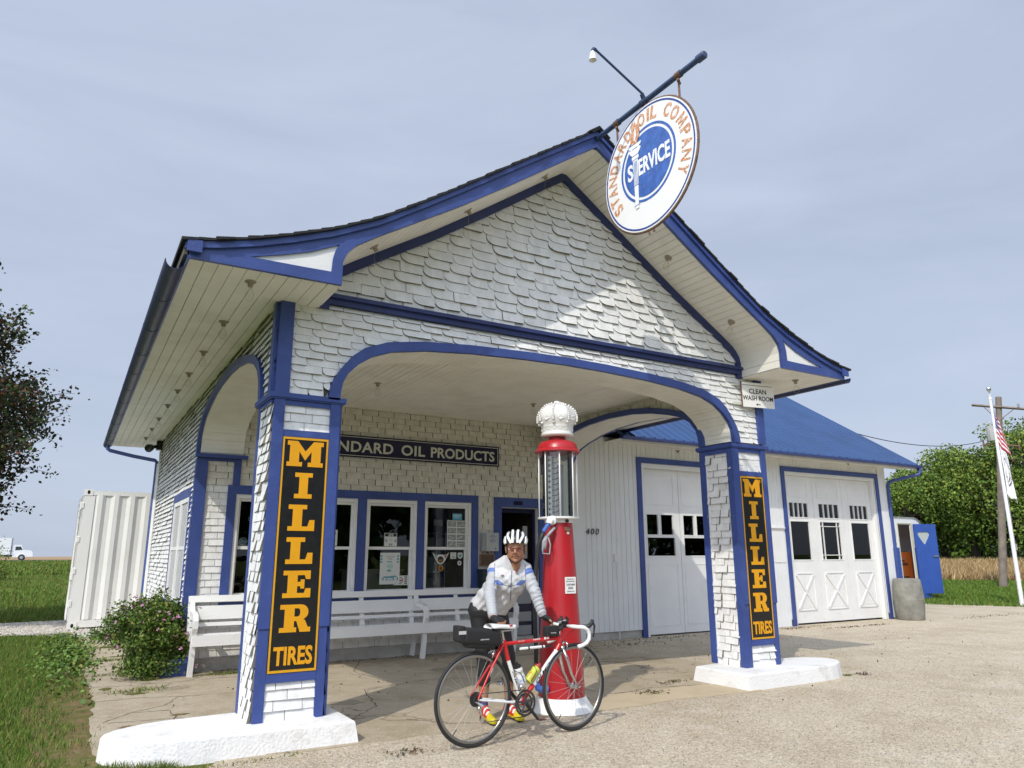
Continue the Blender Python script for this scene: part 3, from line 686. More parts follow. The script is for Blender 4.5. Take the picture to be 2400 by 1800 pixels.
# ================================================================== GROUND
def smooth(t): t = min(max(t, 0), 1); return t*t*(3-2*t)
def ramp_h(x, y):
    r = math.hypot(x-CX, y-CY); a = math.atan2(x-CX, y-CY)
    hl = 0.68*min(max((r-45)/90, 0), 1); hr = 0.80*min(max((r-38)/40, 0), 1)
    s = smooth((a-0.15)/0.7)
    return (1-s)*hl+s*hr
def ground_mat(name, cols, scales, bump=0.4, bscale=200, rough=0.95):
    m = bpy.data.materials.new(name); m.use_nodes = True; n = m.node_tree.nodes; l = m.node_tree.links; b = n['Principled BSDF']
    b.inputs['Roughness'].default_value = rough; b.inputs['Specular IOR Level'].default_value = 0.15
    co = n.new('ShaderNodeTexCoord'); last = None
    for i, (c, s) in enumerate(zip(cols, scales)):
        if last is None:
            rgb = n.new('ShaderNodeRGB'); rgb.outputs[0].default_value = (*c, 1); last = rgb.outputs[0]; continue
        t = n.new('ShaderNodeTexNoise'); t.inputs['Scale'].default_value = s[0]; t.inputs['Detail'].default_value = 7; t.inputs['Roughness'].default_value = 0.62
        l.new(co.outputs['Object'], t.inputs['Vector'])
        mr = n.new('ShaderNodeMapRange'); mr.inputs[1].default_value = s[1]; mr.inputs[2].default_value = s[2]; mr.inputs[4].default_value = s[3]; l.new(t.outputs[0], mr.inputs[0])
        mm = n.new('ShaderNodeMix'); mm.data_type = 'RGBA'; l.new(mr.outputs[0], mm.inputs[0]); l.new(last, mm.inputs[6]); mm.inputs[7].default_value = (*c, 1); last = mm.outputs[2]
    l.new(last, b.inputs['Base Color'])
    t = n.new('ShaderNodeTexNoise'); t.inputs['Scale'].default_value = bscale; t.inputs['Detail'].default_value = 4; l.new(co.outputs['Object'], t.inputs['Vector'])
    bp = n.new('ShaderNodeBump'); bp.inputs['Strength'].default_value = bump; bp.inputs['Distance'].default_value = 0.01
    l.new(t.outputs[0], bp.inputs['Height']); l.new(bp.outputs[0], b.inputs['Normal'])
    return m, last
def add_cracks(m, last, scale, width, col, dist=0.3, thresh=None, amt=0.85):
    n = m.node_tree.nodes; l = m.node_tree.links; b = n['Principled BSDF']
    co = n.new('ShaderNodeTexCoord'); nz = n.new('ShaderNodeTexNoise'); nz.inputs['Scale'].default_value = 2.2; nz.inputs['Detail'].default_value = 7
    l.new(co.outputs['Object'], nz.inputs['Vector'])
    ma = n.new('ShaderNodeVectorMath'); ma.operation = 'MULTIPLY_ADD'; ma.inputs[1].default_value = (dist,)*3; l.new(nz.outputs['Color'], ma.inputs[0]); l.new(co.outputs['Object'], ma.inputs[2])
    v = n.new('ShaderNodeTexVoronoi'); v.feature = 'DISTANCE_TO_EDGE'; v.inputs['Scale'].default_value = scale; l.new(ma.outputs[0], v.inputs['Vector'])
    mr = n.new('ShaderNodeMapRange'); mr.inputs[1].default_value = 0.0; mr.inputs[2].default_value = width; mr.inputs[3].default_value = amt; mr.inputs[4].default_value = 0; l.new(v.outputs['Distance'], mr.inputs[0])
    n2 = n.new('ShaderNodeTexNoise'); n2.inputs['Scale'].default_value = 1.1; n2.inputs['Detail'].default_value = 4; l.new(co.outputs['Object'], n2.inputs['Vector'])
    m2 = n.new('ShaderNodeMapRange'); m2.inputs[1].default_value = 0.44; m2.inputs[2].default_value = 0.56; l.new(n2.outputs[0], m2.inputs[0])
    mu = n.new('ShaderNodeMath'); mu.operation = 'MULTIPLY'; l.new(mr.outputs[0], mu.inputs[0]); l.new(m2.outputs[0], mu.inputs[1])
    mm = n.new('ShaderNodeMix'); mm.data_type = 'RGBA'; l.new(mu.outputs[0], mm.inputs[0]); l.new(last, mm.inputs[6]); mm.inputs[7].default_value = (*col, 1)
    l.new(mm.outputs[2], b.inputs['Base Color'])
M['turf'], _ = ground_mat('grass_turf', [(0.075, 0.105, 0.016), (0.12, 0.13, 0.03), (0.045, 0.075, 0.012)], [0, (0.5, 0.42, 0.62, 0.8), (3.0, 0.45, 0.7, 0.6)], bump=0.8, bscale=60)
M['gravel'], _gl = ground_mat('crushed_limestone', [(0.54, 0.465, 0.35), (0.43, 0.355, 0.25), (0.60, 0.535, 0.43), (0.36, 0.315, 0.25), (0.64, 0.59, 0.50)],
    [0, (0.8, 0.45, 0.62, 0.7), (3.0, 0.48, 0.66, 0.6), (70, 0.58, 0.66, 0.75), (95, 0.58, 0.68, 0.8)], bump=1.0, bscale=110)
def cells(m, scale, lo_, hi_):
    n = m.node_tree.nodes; l = m.node_tree.links; b = n['Principled BSDF']; src = b.inputs['Base Color'].links[0].from_socket
    co = n.new('ShaderNodeTexCoord'); v = n.new('ShaderNodeTexVoronoi'); v.inputs['Scale'].default_value = scale; l.new(co.outputs['Object'], v.inputs['Vector'])
    sp = n.new('ShaderNodeSeparateColor'); l.new(v.outputs['Color'], sp.inputs[0]); mr = n.new('ShaderNodeMapRange'); mr.inputs[3].default_value = lo_; mr.inputs[4].default_value = hi_; l.new(sp.outputs[0], mr.inputs[0])
    sc_ = n.new('ShaderNodeVectorMath'); sc_.operation = 'SCALE'; l.new(src, sc_.inputs[0]); l.new(mr.outputs[0], sc_.inputs['Scale']); l.new(sc_.outputs[0], b.inputs['Base Color'])
    bp = n.new('ShaderNodeBump'); bp.inputs['Strength'].default_value = 0.8; bp.inputs['Distance'].default_value = 0.006; bp.invert = True; l.new(v.outputs['Distance'], bp.inputs['Height'])
    old = b.inputs['Normal'].links[0].from_socket; l.new(old, bp.inputs['Normal']); l.new(bp.outputs[0], b.inputs['Normal'])
cells(M['gravel'], 75, 0.72, 1.22)
M['path'], _ = ground_mat('white_rock', [(0.55, 0.52, 0.47), (0.40, 0.37, 0.33), (0.66, 0.63, 0.60)], [0, (30, 0.5, 0.6, 0.7), (45, 0.52, 0.62, 0.8)], bump=1.0, bscale=60)
M['slab'], sl = ground_mat('old_concrete_slab', [(0.47, 0.40, 0.295), (0.36, 0.295, 0.20), (0.53, 0.47, 0.37), (0.25, 0.21, 0.15)],
    [0, (1.3, 0.45, 0.65, 0.8), (6.0, 0.5, 0.7, 0.6), (45, 0.6, 0.7, 0.5)], bump=0.5, bscale=140)
add_cracks(M['slab'], sl, 0.85, 0.016, (0.12, 0.095, 0.06), dist=0.55)
cells(M['slab'], 160, 0.86, 1.10)
M['sand'], _ = ground_mat('fine_sand', [(0.48, 0.395, 0.275), (0.42, 0.34, 0.23)], [0, (3, 0.45, 0.6, 0.7)], bump=0.3)
M['soil'], _ = ground_mat('dry_soil_moss', [(0.20, 0.135, 0.07), (0.10, 0.12, 0.025), (0.26, 0.20, 0.12)], [0, (7, 0.42, 0.56, 0.9), (16, 0.55, 0.65, 0.7)], bump=0.8)
M['road'], _ = ground_mat('road_surface', [(0.33, 0.33, 0.32)], [0], bump=0.1)
M['field'], _ = ground_mat('ripe_field', [(0.30, 0.20, 0.11), (0.36, 0.25, 0.15)], [0, (0.05, 0.4, 0.6, 1)], bump=0.3)
mb = MB()
rs = [0, 4, 8, 12, 16, 20, 26, 32, 38, 45, 52, 60, 70, 80, 95, 110, 125, 135, 150, 180, 230, 320, 500, 900, 2400]
na = 96; P = []
for r_ in rs:
    for k in range(na):
        a = 2*math.pi*k/na; x, y = CX+r_*math.sin(a), CY+r_*math.cos(a); P.append((x, y, -0.012+(ramp_h(x, y) if r_ > 20 else 0)))
Fs = [(i*na+k, i*na+(k+1) % na, (i+1)*na+(k+1) % na, (i+1)*na+k) for i in range(len(rs)-1) for k in range(na)]
mb.add(P, Fs); struct(mb.build('ground', ['turf']))
def sheet(name, poly, z, m, jit=0.0, step=0.25, seed=1, thick=0.012):
    rg = random.Random(seed); out = []
    for i in range(len(poly)):
        a = np.array(poly[i], float); b = np.array(poly[(i+1) % len(poly)], float); n = max(1, int(np.linalg.norm(b-a)/step)) if jit else 1
        t = (b-a)/max(np.linalg.norm(b-a), 1e-6); nn = np.array([-t[1], t[0]])
        for k in range(n):
            out.append(tuple(a+(b-a)*k/n+nn*rg.uniform(-jit, jit)*(1 if k else 0.5)))
    m_ = MB(); m_.prism(Fw(), out, z-thick, z); o = m_.build(name, [m]); return struct(o)
sheet('gravel_lot', [(-0.62, -9), (-0.55, -2), (-0.42, -0.52), (-0.30, -0.32), (-0.2, 3.9), (5.0, 4.3), (14.3, 4.3), (15.0, 12), (19.5, 11), (21.3, 7.4), (21.5, 5.7), (21.8, 4.6), (21.0, -3), (18, -9)], -0.004, 'gravel', jit=0.04, step=0.3, seed=2)
sheet('concrete_slab', [(0.3, -0.36), (3.0, -0.34), (3.6, 0.22), (4.7, 0.17), (5.5, 0.3), (5.9, 1.4), (5.8, 3.0), (6.3, 4.1), (0.0, 4.1), (-0.02, 9.1), (-1.0, 9.1), (-0.93, 7.0), (-0.97, 4.4), (-0.92, 2.6), (-0.99, 1.2), (-0.97, 0.1)], 0.0, 'slab', jit=0.022, step=0.12, seed=3)
sheet('sand_drift', [(2.85, -0.33), (4.1, -0.33), (4.95, -0.40), (5.0, 0.12), (4.6, 0.16), (3.5, 0.22), (2.98, -0.1)], 0.003, 'sand', jit=0.03, step=0.15, seed=4, thick=0.006)
sheet('rock_path', [(-12, 10.0), (-2.2, 10.75), (-1.7, 9.95), (-0.9, 9.15), (4, 9.2), (4, 14), (-1.2, 13.5), (-1.9, 13.2), (-12, 12.2)], 0.0, 'path', jit=0.06, step=0.3, seed=5)
sheet('concrete_apron', [(18.8, 6.5), (19.5, 6.35), (21.4, 5.75), (21.25, 7.5), (20.4, 9.6), (17.5, 9.6)], 0.002, 'concrete', seed=6)
sheet('bare_soil', [(-0.90, 0.2), (-0.93, 1.6), (-0.94, 2.6), (-0.94, 4.2), (-1.0, 6.0), (-1.25, 5.0), (-1.35, 3.6), (-1.5, 2.4), (-1.36, 1.2), (-1.4, 0.2), (-1.1, -0.6), (-0.45, -0.9), (-0.42, -0.52), (-0.75, -0.3)], -0.002, 'soil', jit=0.05, step=0.12, seed=7, thick=0.008)
# open cracks, joints and stained patches in the old slab
rgc = random.Random(21); ck = MB()
def crack(pts, w0=0.010, mi=0):
    P = [np.array(pts[0], float)]
    for a, c in zip(pts[:-1], pts[1:]):
        a, c = np.array(a, float), np.array(c, float); n_ = max(2, int(np.linalg.norm(c-a)/0.05))
        for i in range(1, n_+1): P.append(a+(c-a)*i/n_+np.array([rgc.uniform(-1, 1), rgc.uniform(-1, 1)])*0.014)
    for i in range(len(P)-1):
        t_ = P[i+1]-P[i]; t_ = t_/max(np.linalg.norm(t_), 1e-6); n2 = np.array([-t_[1], t_[0]]); wa, wb = w0*rgc.uniform(0.3, 1.3), w0*rgc.uniform(0.3, 1.3)
        ck.add([(*(P[i]-n2*wa), 0.0015), (*(P[i+1]-n2*wb), 0.0015), (*(P[i+1]+n2*wb), 0.0015), (*(P[i]+n2*wa), 0.0015)], [(0, 1, 2, 3)], mi)
for pl in ([(-0.96, 4.42), (-0.44, 4.19), (0.1, 4.15)], [(0.5, 2.30), (0.36, 2.31), (-0.19, 2.36), (-0.6, 2.5), (-0.95, 2.45)], [(-0.19, 2.36), (-0.37, 1.95), (-0.66, 1.75), (-0.9, 1.4)], [(-0.66, 1.75), (-0.36, 1.70), (-0.34, 1.32), (-0.5, 0.7)],
           [(-0.87, 1.38), (-0.37, 1.32), (0.0, 1.1)], [(-0.95, 5.1), (0, 5.05)], [(-0.93, 5.75), (-0.05, 5.7)], [(-0.92, 6.5), (0, 6.5)], [(-0.98, 7.4), (0, 7.35)], [(-0.97, 3.4), (-0.5, 3.3), (0.4, 3.35), (1.1, 3.2)],
           [(0.75, 0.3), (1.3, 0.9), (1.5, 1.8), (2.4, 2.0), (3.2, 1.5)], [(3.2, 1.5), (4.2, 1.7), (5.1, 2.6)], [(3.2, 1.5), (3.4, 0.7), (3.54, 0.25)], [(3.54, 0.24), (4.1, 0.30), (4.64, 0.17)], [(1.9, 2.0), (1.8, 3.0), (2.2, 3.9)], [(-0.9, 0.75), (-0.5, 0.7), (-0.2, 0.62)]):
    crack(pl, 0.0062)
for (x, y, rx, ry, mi) in ((-0.55, 2.75, 0.13, 0.10, 1), (-0.3, 1.45, 0.09, 0.05, 1), (-0.72, 1.15, 0.10, 0.05, 1), (-0.15, 2.9, 0.18, 0.12, 2), (1.1, 1.2, 0.25, 0.16, 2), (3.0, 2.6, 0.4, 0.2, 2), (-0.8, 3.2, 0.08, 0.12, 1), (-0.55, 6.0, 0.2, 0.08, 1), (4.4, 3.2, 0.5, 0.1, 2), (5.0, 1.2, 0.3, 0.12, 2)):
    n_ = 22; pts_ = [(x+rx*math.cos(2*math.pi*k/n_)*rgc.uniform(0.5, 1.1), y+ry*math.sin(2*math.pi*k/n_)*rgc.uniform(0.5, 1.1), 0.0012) for k in range(n_)]; ck.add(pts_, [tuple(range(n_))], mi)
M['stain'], _ = ground_mat('old_oil_stain', [(0.33, 0.28, 0.21), (0.24, 0.20, 0.15)], [0, (8, 0.4, 0.6, 0.8)], bump=0.3, bscale=140)
struct(ck.build('slab_cracks', [mat('crack_shadow_dirt', (0.10, 0.08, 0.05), 0.95), 'soil', 'stain']))
# far road and field
def strip_far(name, r0, r1, a0, a1, dz, m, n=24):
    P = []; q = MB()
    for k in range(n+1):
        a = a0+(a1-a0)*k/n
        for r_ in (r0, r1):
            x, y = CX+r_*math.sin(a), CY+r_*math.cos(a); P.append((x, y, ramp_h(x, y)+dz))
    q.add(P, [(2*k, 2*k+1, 2*k+3, 2*k+2) for k in range(n)]); return struct(q.build(name, [m]))
strip_far('far_field', 165, 2300, -0.9, 0.35, 0.05, 'field')
P = []; q = MB()
for x in np.linspace(-90, 60, 31):
    for y in (139, 150): P.append((x, y, ramp_h(0, y)+0.02))
q.add(P, [(2*k, 2*k+2, 2*k+3, 2*k+1) for k in range(30)]); struct(q.build('road', ['road']))
P = []; q = MB()
for k in range(25):
    t = k/24; x = 60+140*t
    P += [(x, 118-0.62*(x-60), 0.80+0.03), (x, 126-0.62*(x-60), 0.83)]
q.add(P, [(2*k, 2*k+2, 2*k+3, 2*k+1) for k in range(24)]); struct(q.build('road', ['road']))

# ------------------------------------------------------------ fast scatter meshes
def fast(name, V, Fa, mats, mi=None, smooth=False, parent=None):
    k = Fa.shape[1]; me = bpy.data.meshes.new(name)
    me.vertices.add(len(V)); me.vertices.foreach_set('co', V.astype(np.float32).ravel())
    me.loops.add(Fa.size); me.loops.foreach_set('vertex_index', Fa.astype(np.int32).ravel())
    me.polygons.add(len(Fa)); me.polygons.foreach_set('loop_start', np.arange(0, Fa.size, k, dtype=np.int32))
    for m in mats: me.materials.append(M[m] if isinstance(m, str) else m)
    if mi is not None: me.polygons.foreach_set('material_index', mi.astype(np.int32))
    if smooth: me.polygons.foreach_set('use_smooth', np.ones(len(Fa), bool))
    me.update(calc_edges=True); return link(name, me, parent)
M['st1'] = mat('pebble_pale', (0.58, 0.53, 0.45), 0.85, isl=0.3, var=0.2, vscale=60)
M['st2'] = mat('pebble_tan', (0.45, 0.39, 0.30), 0.85, isl=0.3, var=0.2, vscale=60)
M['st3'] = mat('pebble_dark', (0.24, 0.21, 0.18), 0.85)
def pebbles(n, fx, size, name='pebbles', mix=(0.62, 0.3, 0.08)):
    C_ = fx(n); n = len(C_)
    B = np.array([(1, 0, 0), (0, 1, 0), (-1, 0, 0), (0, -1, 0), (0, 0, 1), (0, 0, -1)], float)
    s = rng.uniform(size[0], size[1], n)**1.0; V = B[None]*rng.uniform(0.55, 1.2, (n, 6, 1))
    V += rng.normal(0, 0.14, V.shape); V[:, :, 2] *= 0.45; a = rng.uniform(0, 6.28, n); ca, sa = np.cos(a)[:, None], np.sin(a)[:, None]
    x, y = V[:, :, 0]*ca-V[:, :, 1]*sa, V[:, :, 0]*sa+V[:, :, 1]*ca
    V = np.stack([x, y, V[:, :, 2]], 2)*s[:, None, None]; V[:, :, 0] += C_[:, 0:1]; V[:, :, 1] += C_[:, 1:2]; V[:, :, 2] += s[:, None]*0.15
    T = np.array([(0, 1, 4), (1, 2, 4), (2, 3, 4), (3, 0, 4), (1, 0, 5), (2, 1, 5), (3, 2, 5), (0, 3, 5)])
    Fa = (T[None]+np.arange(n)[:, None, None]*6).reshape(-1, 3); mi = np.repeat(rng.choice(3, n, p=mix), 8)
    o = fast(name, V.reshape(-1, 3), Fa, ['st1', 'st2', 'st3'], mi); o['kind'] = 'stuff'; return o
def fx_lot(n):
    # density falls with distance from the camera
    r = 2.6+rng.random(n)**1.5*13; a = rng.uniform(-0.15, 1.42, n); x, y = CX+r*np.sin(a), CY+r*np.cos(a)
    k = ((y < -0.36) | (x > 5.7)) & (x > -0.5) & (y < 3.9) & ~((x > -1) & (x < 0.75) & (y > -0.42)) & ~((x > 4.75) & (x < 6.7) & (y > -0.42) & (y < 0.5))
    return np.c_[x, y][k]
pebbles(130000, fx_lot, (0.0028, 0.0075), mix=(0.42, 0.42, 0.16))
def fx_slab(n):
    x = rng.uniform(-0.95, 5.4, n); y = -0.35+rng.random(n)**2*4.2
    k = ~((x > -1) & (x < 0.75) & (y < 0.5)); return np.c_[x, y][k]
pebbles(3500, fx_slab, (0.0025, 0.006))
def fx_path(n): return np.c_[rng.uniform(-5, 1, n), rng.uniform(10.0, 13.0, n)]
pebbles(5000, fx_path, (0.012, 0.03), 'path_rocks', (0.8, 0.15, 0.05))

M['gr1'] = mat('grass_blade_mid', (0.108, 0.185, 0.022), 0.7, isl=0.3, spec=0.25); M['gr2'] = mat('grass_blade_dark', (0.052, 0.105, 0.014), 0.7, isl=0.3, spec=0.25); M['gr3'] = mat('grass_blade_dry', (0.22, 0.19, 0.06), 0.8, isl=0.3, spec=0.2)
def blades(name, XY, h, wd, mats=('gr1', 'gr2', 'gr3'), p=(0.5, 0.35, 0.15), lean=0.5, z0=0.0, zf=None):
    n = len(XY); a = rng.uniform(0, 6.28, n); hh = rng.uniform(h[0], h[1], n); ww = rng.uniform(wd[0], wd[1], n)
    zz = np.zeros(n)+z0 if zf is None else np.array([zf(x, y) for x, y in XY])
    c, s = np.cos(a), np.sin(a); l_ = rng.normal(0, lean, (n, 2))*hh[:, None]
    A = np.c_[XY[:, 0]-c*ww, XY[:, 1]-s*ww, zz-0.01]; B = np.c_[XY[:, 0]+c*ww, XY[:, 1]+s*ww, zz-0.01]; T = np.c_[XY[:, 0]+l_[:, 0], XY[:, 1]+l_[:, 1], zz+hh]
    V = np.stack([A, B, T], 1).reshape(-1, 3); Fa = np.arange(3*n).reshape(-1, 3)
    o = fast(name, V, Fa, mats, rng.choice(3, n, p=p)); o['kind'] = 'stuff'; return o
def reg(n, x0, x1, y0, y1, f=None):
    XY = np.c_[rng.uniform(x0, x1, n), rng.uniform(y0, y1, n)]
    return XY if f is None else XY[f(XY[:, 0], XY[:, 1])]
edge = lambda x, y: x < -1.02+0.09*np.sin(y*2.3)+0.06*np.sin(y*7.1)-0.14*np.exp(-((y-2.3)/0.9)**2)+np.abs(rng.normal(0, 0.04, len(x)))
thin_ = lambda x, y: edge(x, y) & ((x < -1.16-0.12*np.sin(y*3.1)) | (rng.random(len(x)) < np.clip(0.35+0.5*np.sin(x*9+y*4)*np.sin(y*5.3), 0.06, 1)))
blades('grass', reg(82000, -4.0, -0.85, -1.5, 9.9, thin_), (0.018, 0.058), (0.0022, 0.005), p=(0.5, 0.33, 0.17))
blades('grass', reg(12000, -4.0, -1.2, 13.1, 20, lambda x, y: (x < -1.2)), (0.04, 0.10), (0.005, 0.012), p=(0.6, 0.2, 0.2))
blades('grass', reg(4000, -1.0, -0.42, -1.2, -0.1, lambda x, y: x < -0.45-0.5*(y+0.5)*(y > -0.5)), (0.02, 0.06), (0.003, 0.006), p=(0.35, 0.35, 0.3))
# weeds in slab cracks and beside the walk
def tufts(spots, n, r, h, wd, p=(0.3, 0.4, 0.3)):
    XY = np.concatenate([np.c_[x+rng.normal(0, rx, n), y+rng.normal(0, ry, n)] for x, y, rx, ry in spots])
    return blades('weeds', XY, h, wd, p=p, lean=0.9)
tufts([(-0.45, 4.2, 0.28, 0.03), (-0.5, 2.9, 0.14, 0.08), (0.45, 3.6, 0.12, 0.03), (-0.7, 5.6, 0.15, 0.05), (-0.62, 7.2, 0.1, 0.06), (-0.35, 3.6, 0.05, 0.03)], 260, 0, (0.01, 0.045), (0.003, 0.009), p=(0.3, 0.35, 0.35))
tufts([(1.2, 3.93, 0.6, 0.02), (4.6, 0.5, 0.06, 0.02), (3.9, 0.02, 0.06, 0.03), (6.55, -0.25, 0.03, 0.02), (8.9, 2.9, 0.2, 0.05), (11.4, 3.8, 0.2, 0.06), (-0.1, -0.42, 0.25, 0.03)], 120, 0, (0.006, 0.02), (0.003, 0.008), p=(0.08, 0.3, 0.62))
# low broad-leaved weeds along the edge of the walk
def leafmesh(name, C_, nrm_spread, size, mats, p, parent=None, aspect=0.6, up=0.0, seed=None):
    n = len(C_); d = rng.normal(0, 1, (n, 3)); d[:, 2] = d[:, 2]*nrm_spread+up; d /= np.linalg.norm(d, axis=1)[:, None]
    t = rng.normal(0, 1, (n, 3)); t -= d*(t*d).sum(1)[:, None]; t /= np.linalg.norm(t, axis=1)[:, None]; b = np.cross(d, t)
    s = rng.uniform(size[0], size[1], n)[:, None]
    V = np.stack([C_-t*s, C_+b*s*aspect, C_+t*s, C_-b*s*aspect], 1).reshape(-1, 3); Fa = np.arange(4*n).reshape(-1, 4)
    return fast(name, V, Fa, mats, rng.choice(len(mats), n, p=p), parent=parent)
M['lf1'] = mat('leaf_green', (0.105, 0.185, 0.028), 0.55, isl=0.3, spec=0.3); M['lf2'] = mat('leaf_dark', (0.050, 0.105, 0.016), 0.6, isl=0.3, spec=0.3); M['lf3'] = mat('leaf_olive', (0.19, 0.19, 0.045), 0.6, isl=0.3, spec=0.3)
n = 3000; XY = np.c_[-1.12+rng.normal(0, 0.15, n), 6.6+rng.normal(0, 1.25, n)]; XY = XY[(XY[:, 0] < -0.72)]
o = leafmesh('ground_cover', np.c_[XY, np.abs(rng.normal(0.01, 0.028, len(XY)))], 1.0, (0.012, 0.034), ['lf1', 'lf2', 'lf3'], (0.6, 0.25, 0.15), aspect=0.8, up=1.2); o['kind'] = 'stuff'

M['dl'] = mat('dead_leaf', (0.13, 0.085, 0.045), 0.8, isl=0.4); M['dl2'] = mat('dead_leaf_dark', (0.07, 0.05, 0.035), 0.8, isl=0.4)
XY = np.concatenate([np.c_[x+rng.normal(0, rx, k), y+rng.normal(0, ry, k)] for x, y, rx, ry, k in ((8.95, 3.35, 0.3, 0.05, 130), (11.6, 3.3, 0.25, 0.06, 90), (12.5, 3.3, 0.25, 0.05, 80), (10.6, 3.7, 0.2, 0.05, 100), (16.5, 3.2, 0.7, 0.08, 120), (18.6, 3.0, 0.6, 0.07, 90), (6.75, -0.3, 0.06, 0.04, 50), (3.9, 0.1, 0.09, 0.05, 70), (4.5, 0.42, 0.1, 0.04, 50), (6.4, 3.4, 0.6, 0.12, 160), (9, 1, 4, 2.0, 160), (2.5, 2.2, 1.8, 1.2, 60), (0.9, -0.75, 0.08, 0.05, 60), (1.5, 3.88, 1.2, 0.04, 160), (7.4, 3.75, 0.9, 0.08, 140))])
o = leafmesh('fallen_leaves', np.c_[XY, rng.uniform(0.003, 0.012, len(XY))], 1.0, (0.008, 0.022), ['dl', 'dl2'], (0.6, 0.4), aspect=0.5, up=1.6); o['kind'] = 'stuff'

# ================================================================== concrete islands
M['island'] = mat('white_painted_concrete', (0.74, 0.735, 0.72), 0.75, var=0.04, vscale=4, bump=0.4, bscale=50, dirt=(0.40, 0.36, 0.29), dscale=4.5, damt=0.55, dpos=(0.54, 0.72))
def island(name, poly, h, label):
    bm = bmesh.new(); n = len(poly)
    vs_ = [bm.verts.new((x, y, -0.02)) for x, y in poly]; f = bm.faces.new(vs_)
    r = bmesh.ops.extrude_face_region(bm, geom=[f]); top = [v for v in r['geom'] if isinstance(v, bmesh.types.BMVert)]
    cx = sum(p[0] for p in poly)/n; cy = sum(p[1] for p in poly)/n
    for v in top: v.co.z = h; v.co.x += (cx-v.co.x)*0.025; v.co.y += (cy-v.co.y)*0.06
    bmesh.ops.recalc_face_normals(bm, faces=bm.faces)
    ed = [e for e in bm.edges if (e.verts[0].co.z > 0.05 and e.verts[1].co.z > 0.05)]
    bmesh.ops.bevel(bm, geom=ed, offset=0.018, segments=3, affect='EDGES', profile=0.5)
    me = bpy.data.meshes.new(name); bm.to_mesh(me); bm.free(); me.materials.append(M['island'])
    o = link(name, me); bpy.context.view_layer.update()
    return tag(o, label, 'concrete island')
arc = lambda c, r, a0, a1, n: [(c[0]+r[0]*math.cos(a0+(a1-a0)*i/n), c[1]+r[1]*math.sin(a0+(a1-a0)*i/n)) for i in range(n+1)]
island('concrete_island', [(0.72, -0.30), (0.72, 0.5), (-0.05, 0.52)]+arc((-0.30, 0.12), (0.68, 0.40), R(95), R(265), 12)[1:], 0.15, 'white painted concrete footing with a rounded end under the near left column')
island('concrete_island', [(4.80, 0.42), (4.80, -0.37)]+arc((6.02, 0.0), (0.62, 0.36), R(-90), R(90), 12)+[(5.8, 0.52)], 0.15, 'white painted concrete footing with a rounded end under the far right column')
# ================================================================== SIGNS
def slab_letter(ch):
    W_, H = 1.0, 1.0; s = 0.30; f = 0.17       # stem and foot thickness
    if ch == 'M':
        return [[(0.0, 0), (0.42, 0), (0.42, f), (0.33, f), (0.33, 0.60), (0.50, 0.24), (0.67, 0.60), (0.67, f), (0.58, f), (0.58, 0), (1.0, 0), (1.0, f), (0.93, f), (0.93, 1-f), (1.0, 1-f), (1.0, 1), (0.72, 1), (0.50, 0.60), (0.28, 1), (0.0, 1), (0.0, 1-f), (0.07, 1-f), (0.07, f), (0.0, f)]]
    if ch == 'I':
        return [[(0.22, 0), (0.78, 0), (0.78, f), (0.64, f), (0.64, 1-f), (0.78, 1-f), (0.78, 1), (0.22, 1), (0.22, 1-f), (0.36, 1-f), (0.36, f), (0.22, f)]]
    if ch == 'L':
        return [[(0.08, 0), (0.92, 0), (0.92, 0.42), (0.76, 0.42), (0.70, f), (0.52, f), (0.52, 1-f), (0.66, 1-f), (0.66, 1), (0.08, 1), (0.08, 1-f), (0.22, 1-f), (0.22, f), (0.08, f)]]
    if ch == 'E':
        return [[(0.06, 0), (0.92, 0), (0.92, 0.34), (0.76, 0.34), (0.72, f), (0.50, f), (0.50, 0.42), (0.60, 0.42), (0.60, 0.33), (0.72, 0.33), (0.72, 0.67), (0.60, 0.67), (0.60, 0.58), (0.50, 0.58), (0.50, 1-f), (0.72, 1-f), (0.76, 0.68), (0.90, 0.68), (0.90, 1), (0.06, 1), (0.06, 1-f), (0.20, 1-f), (0.20, f), (0.06, f)]]
    if ch == 'R':
        a = [(0.66+0.24*math.cos(t), 0.72+0.28*math.sin(t)) for t in np.linspace(math.pi/2, -math.pi/2, 9)]
        o = [(0.03, 0), (0.55, 0), (0.55, f), (0.47, f), (0.47, 0.40), (0.54, 0.40), (0.66, 0), (0.98, 0), (0.98, f), (0.90, f), (0.80, 0.43)]+a[::-1][1:]+[(0.03, 1), (0.03, 1-f), (0.17, 1-f), (0.17, f), (0.03, f)]
        h = [(0.47, 0.86), (0.58, 0.86)]+[(0.58+0.07*math.cos(t), 0.71+0.15*math.sin(t)) for t in np.linspace(math.pi/2, -math.pi/2, 7)]+[(0.47, 0.56)]
        return [o, h]
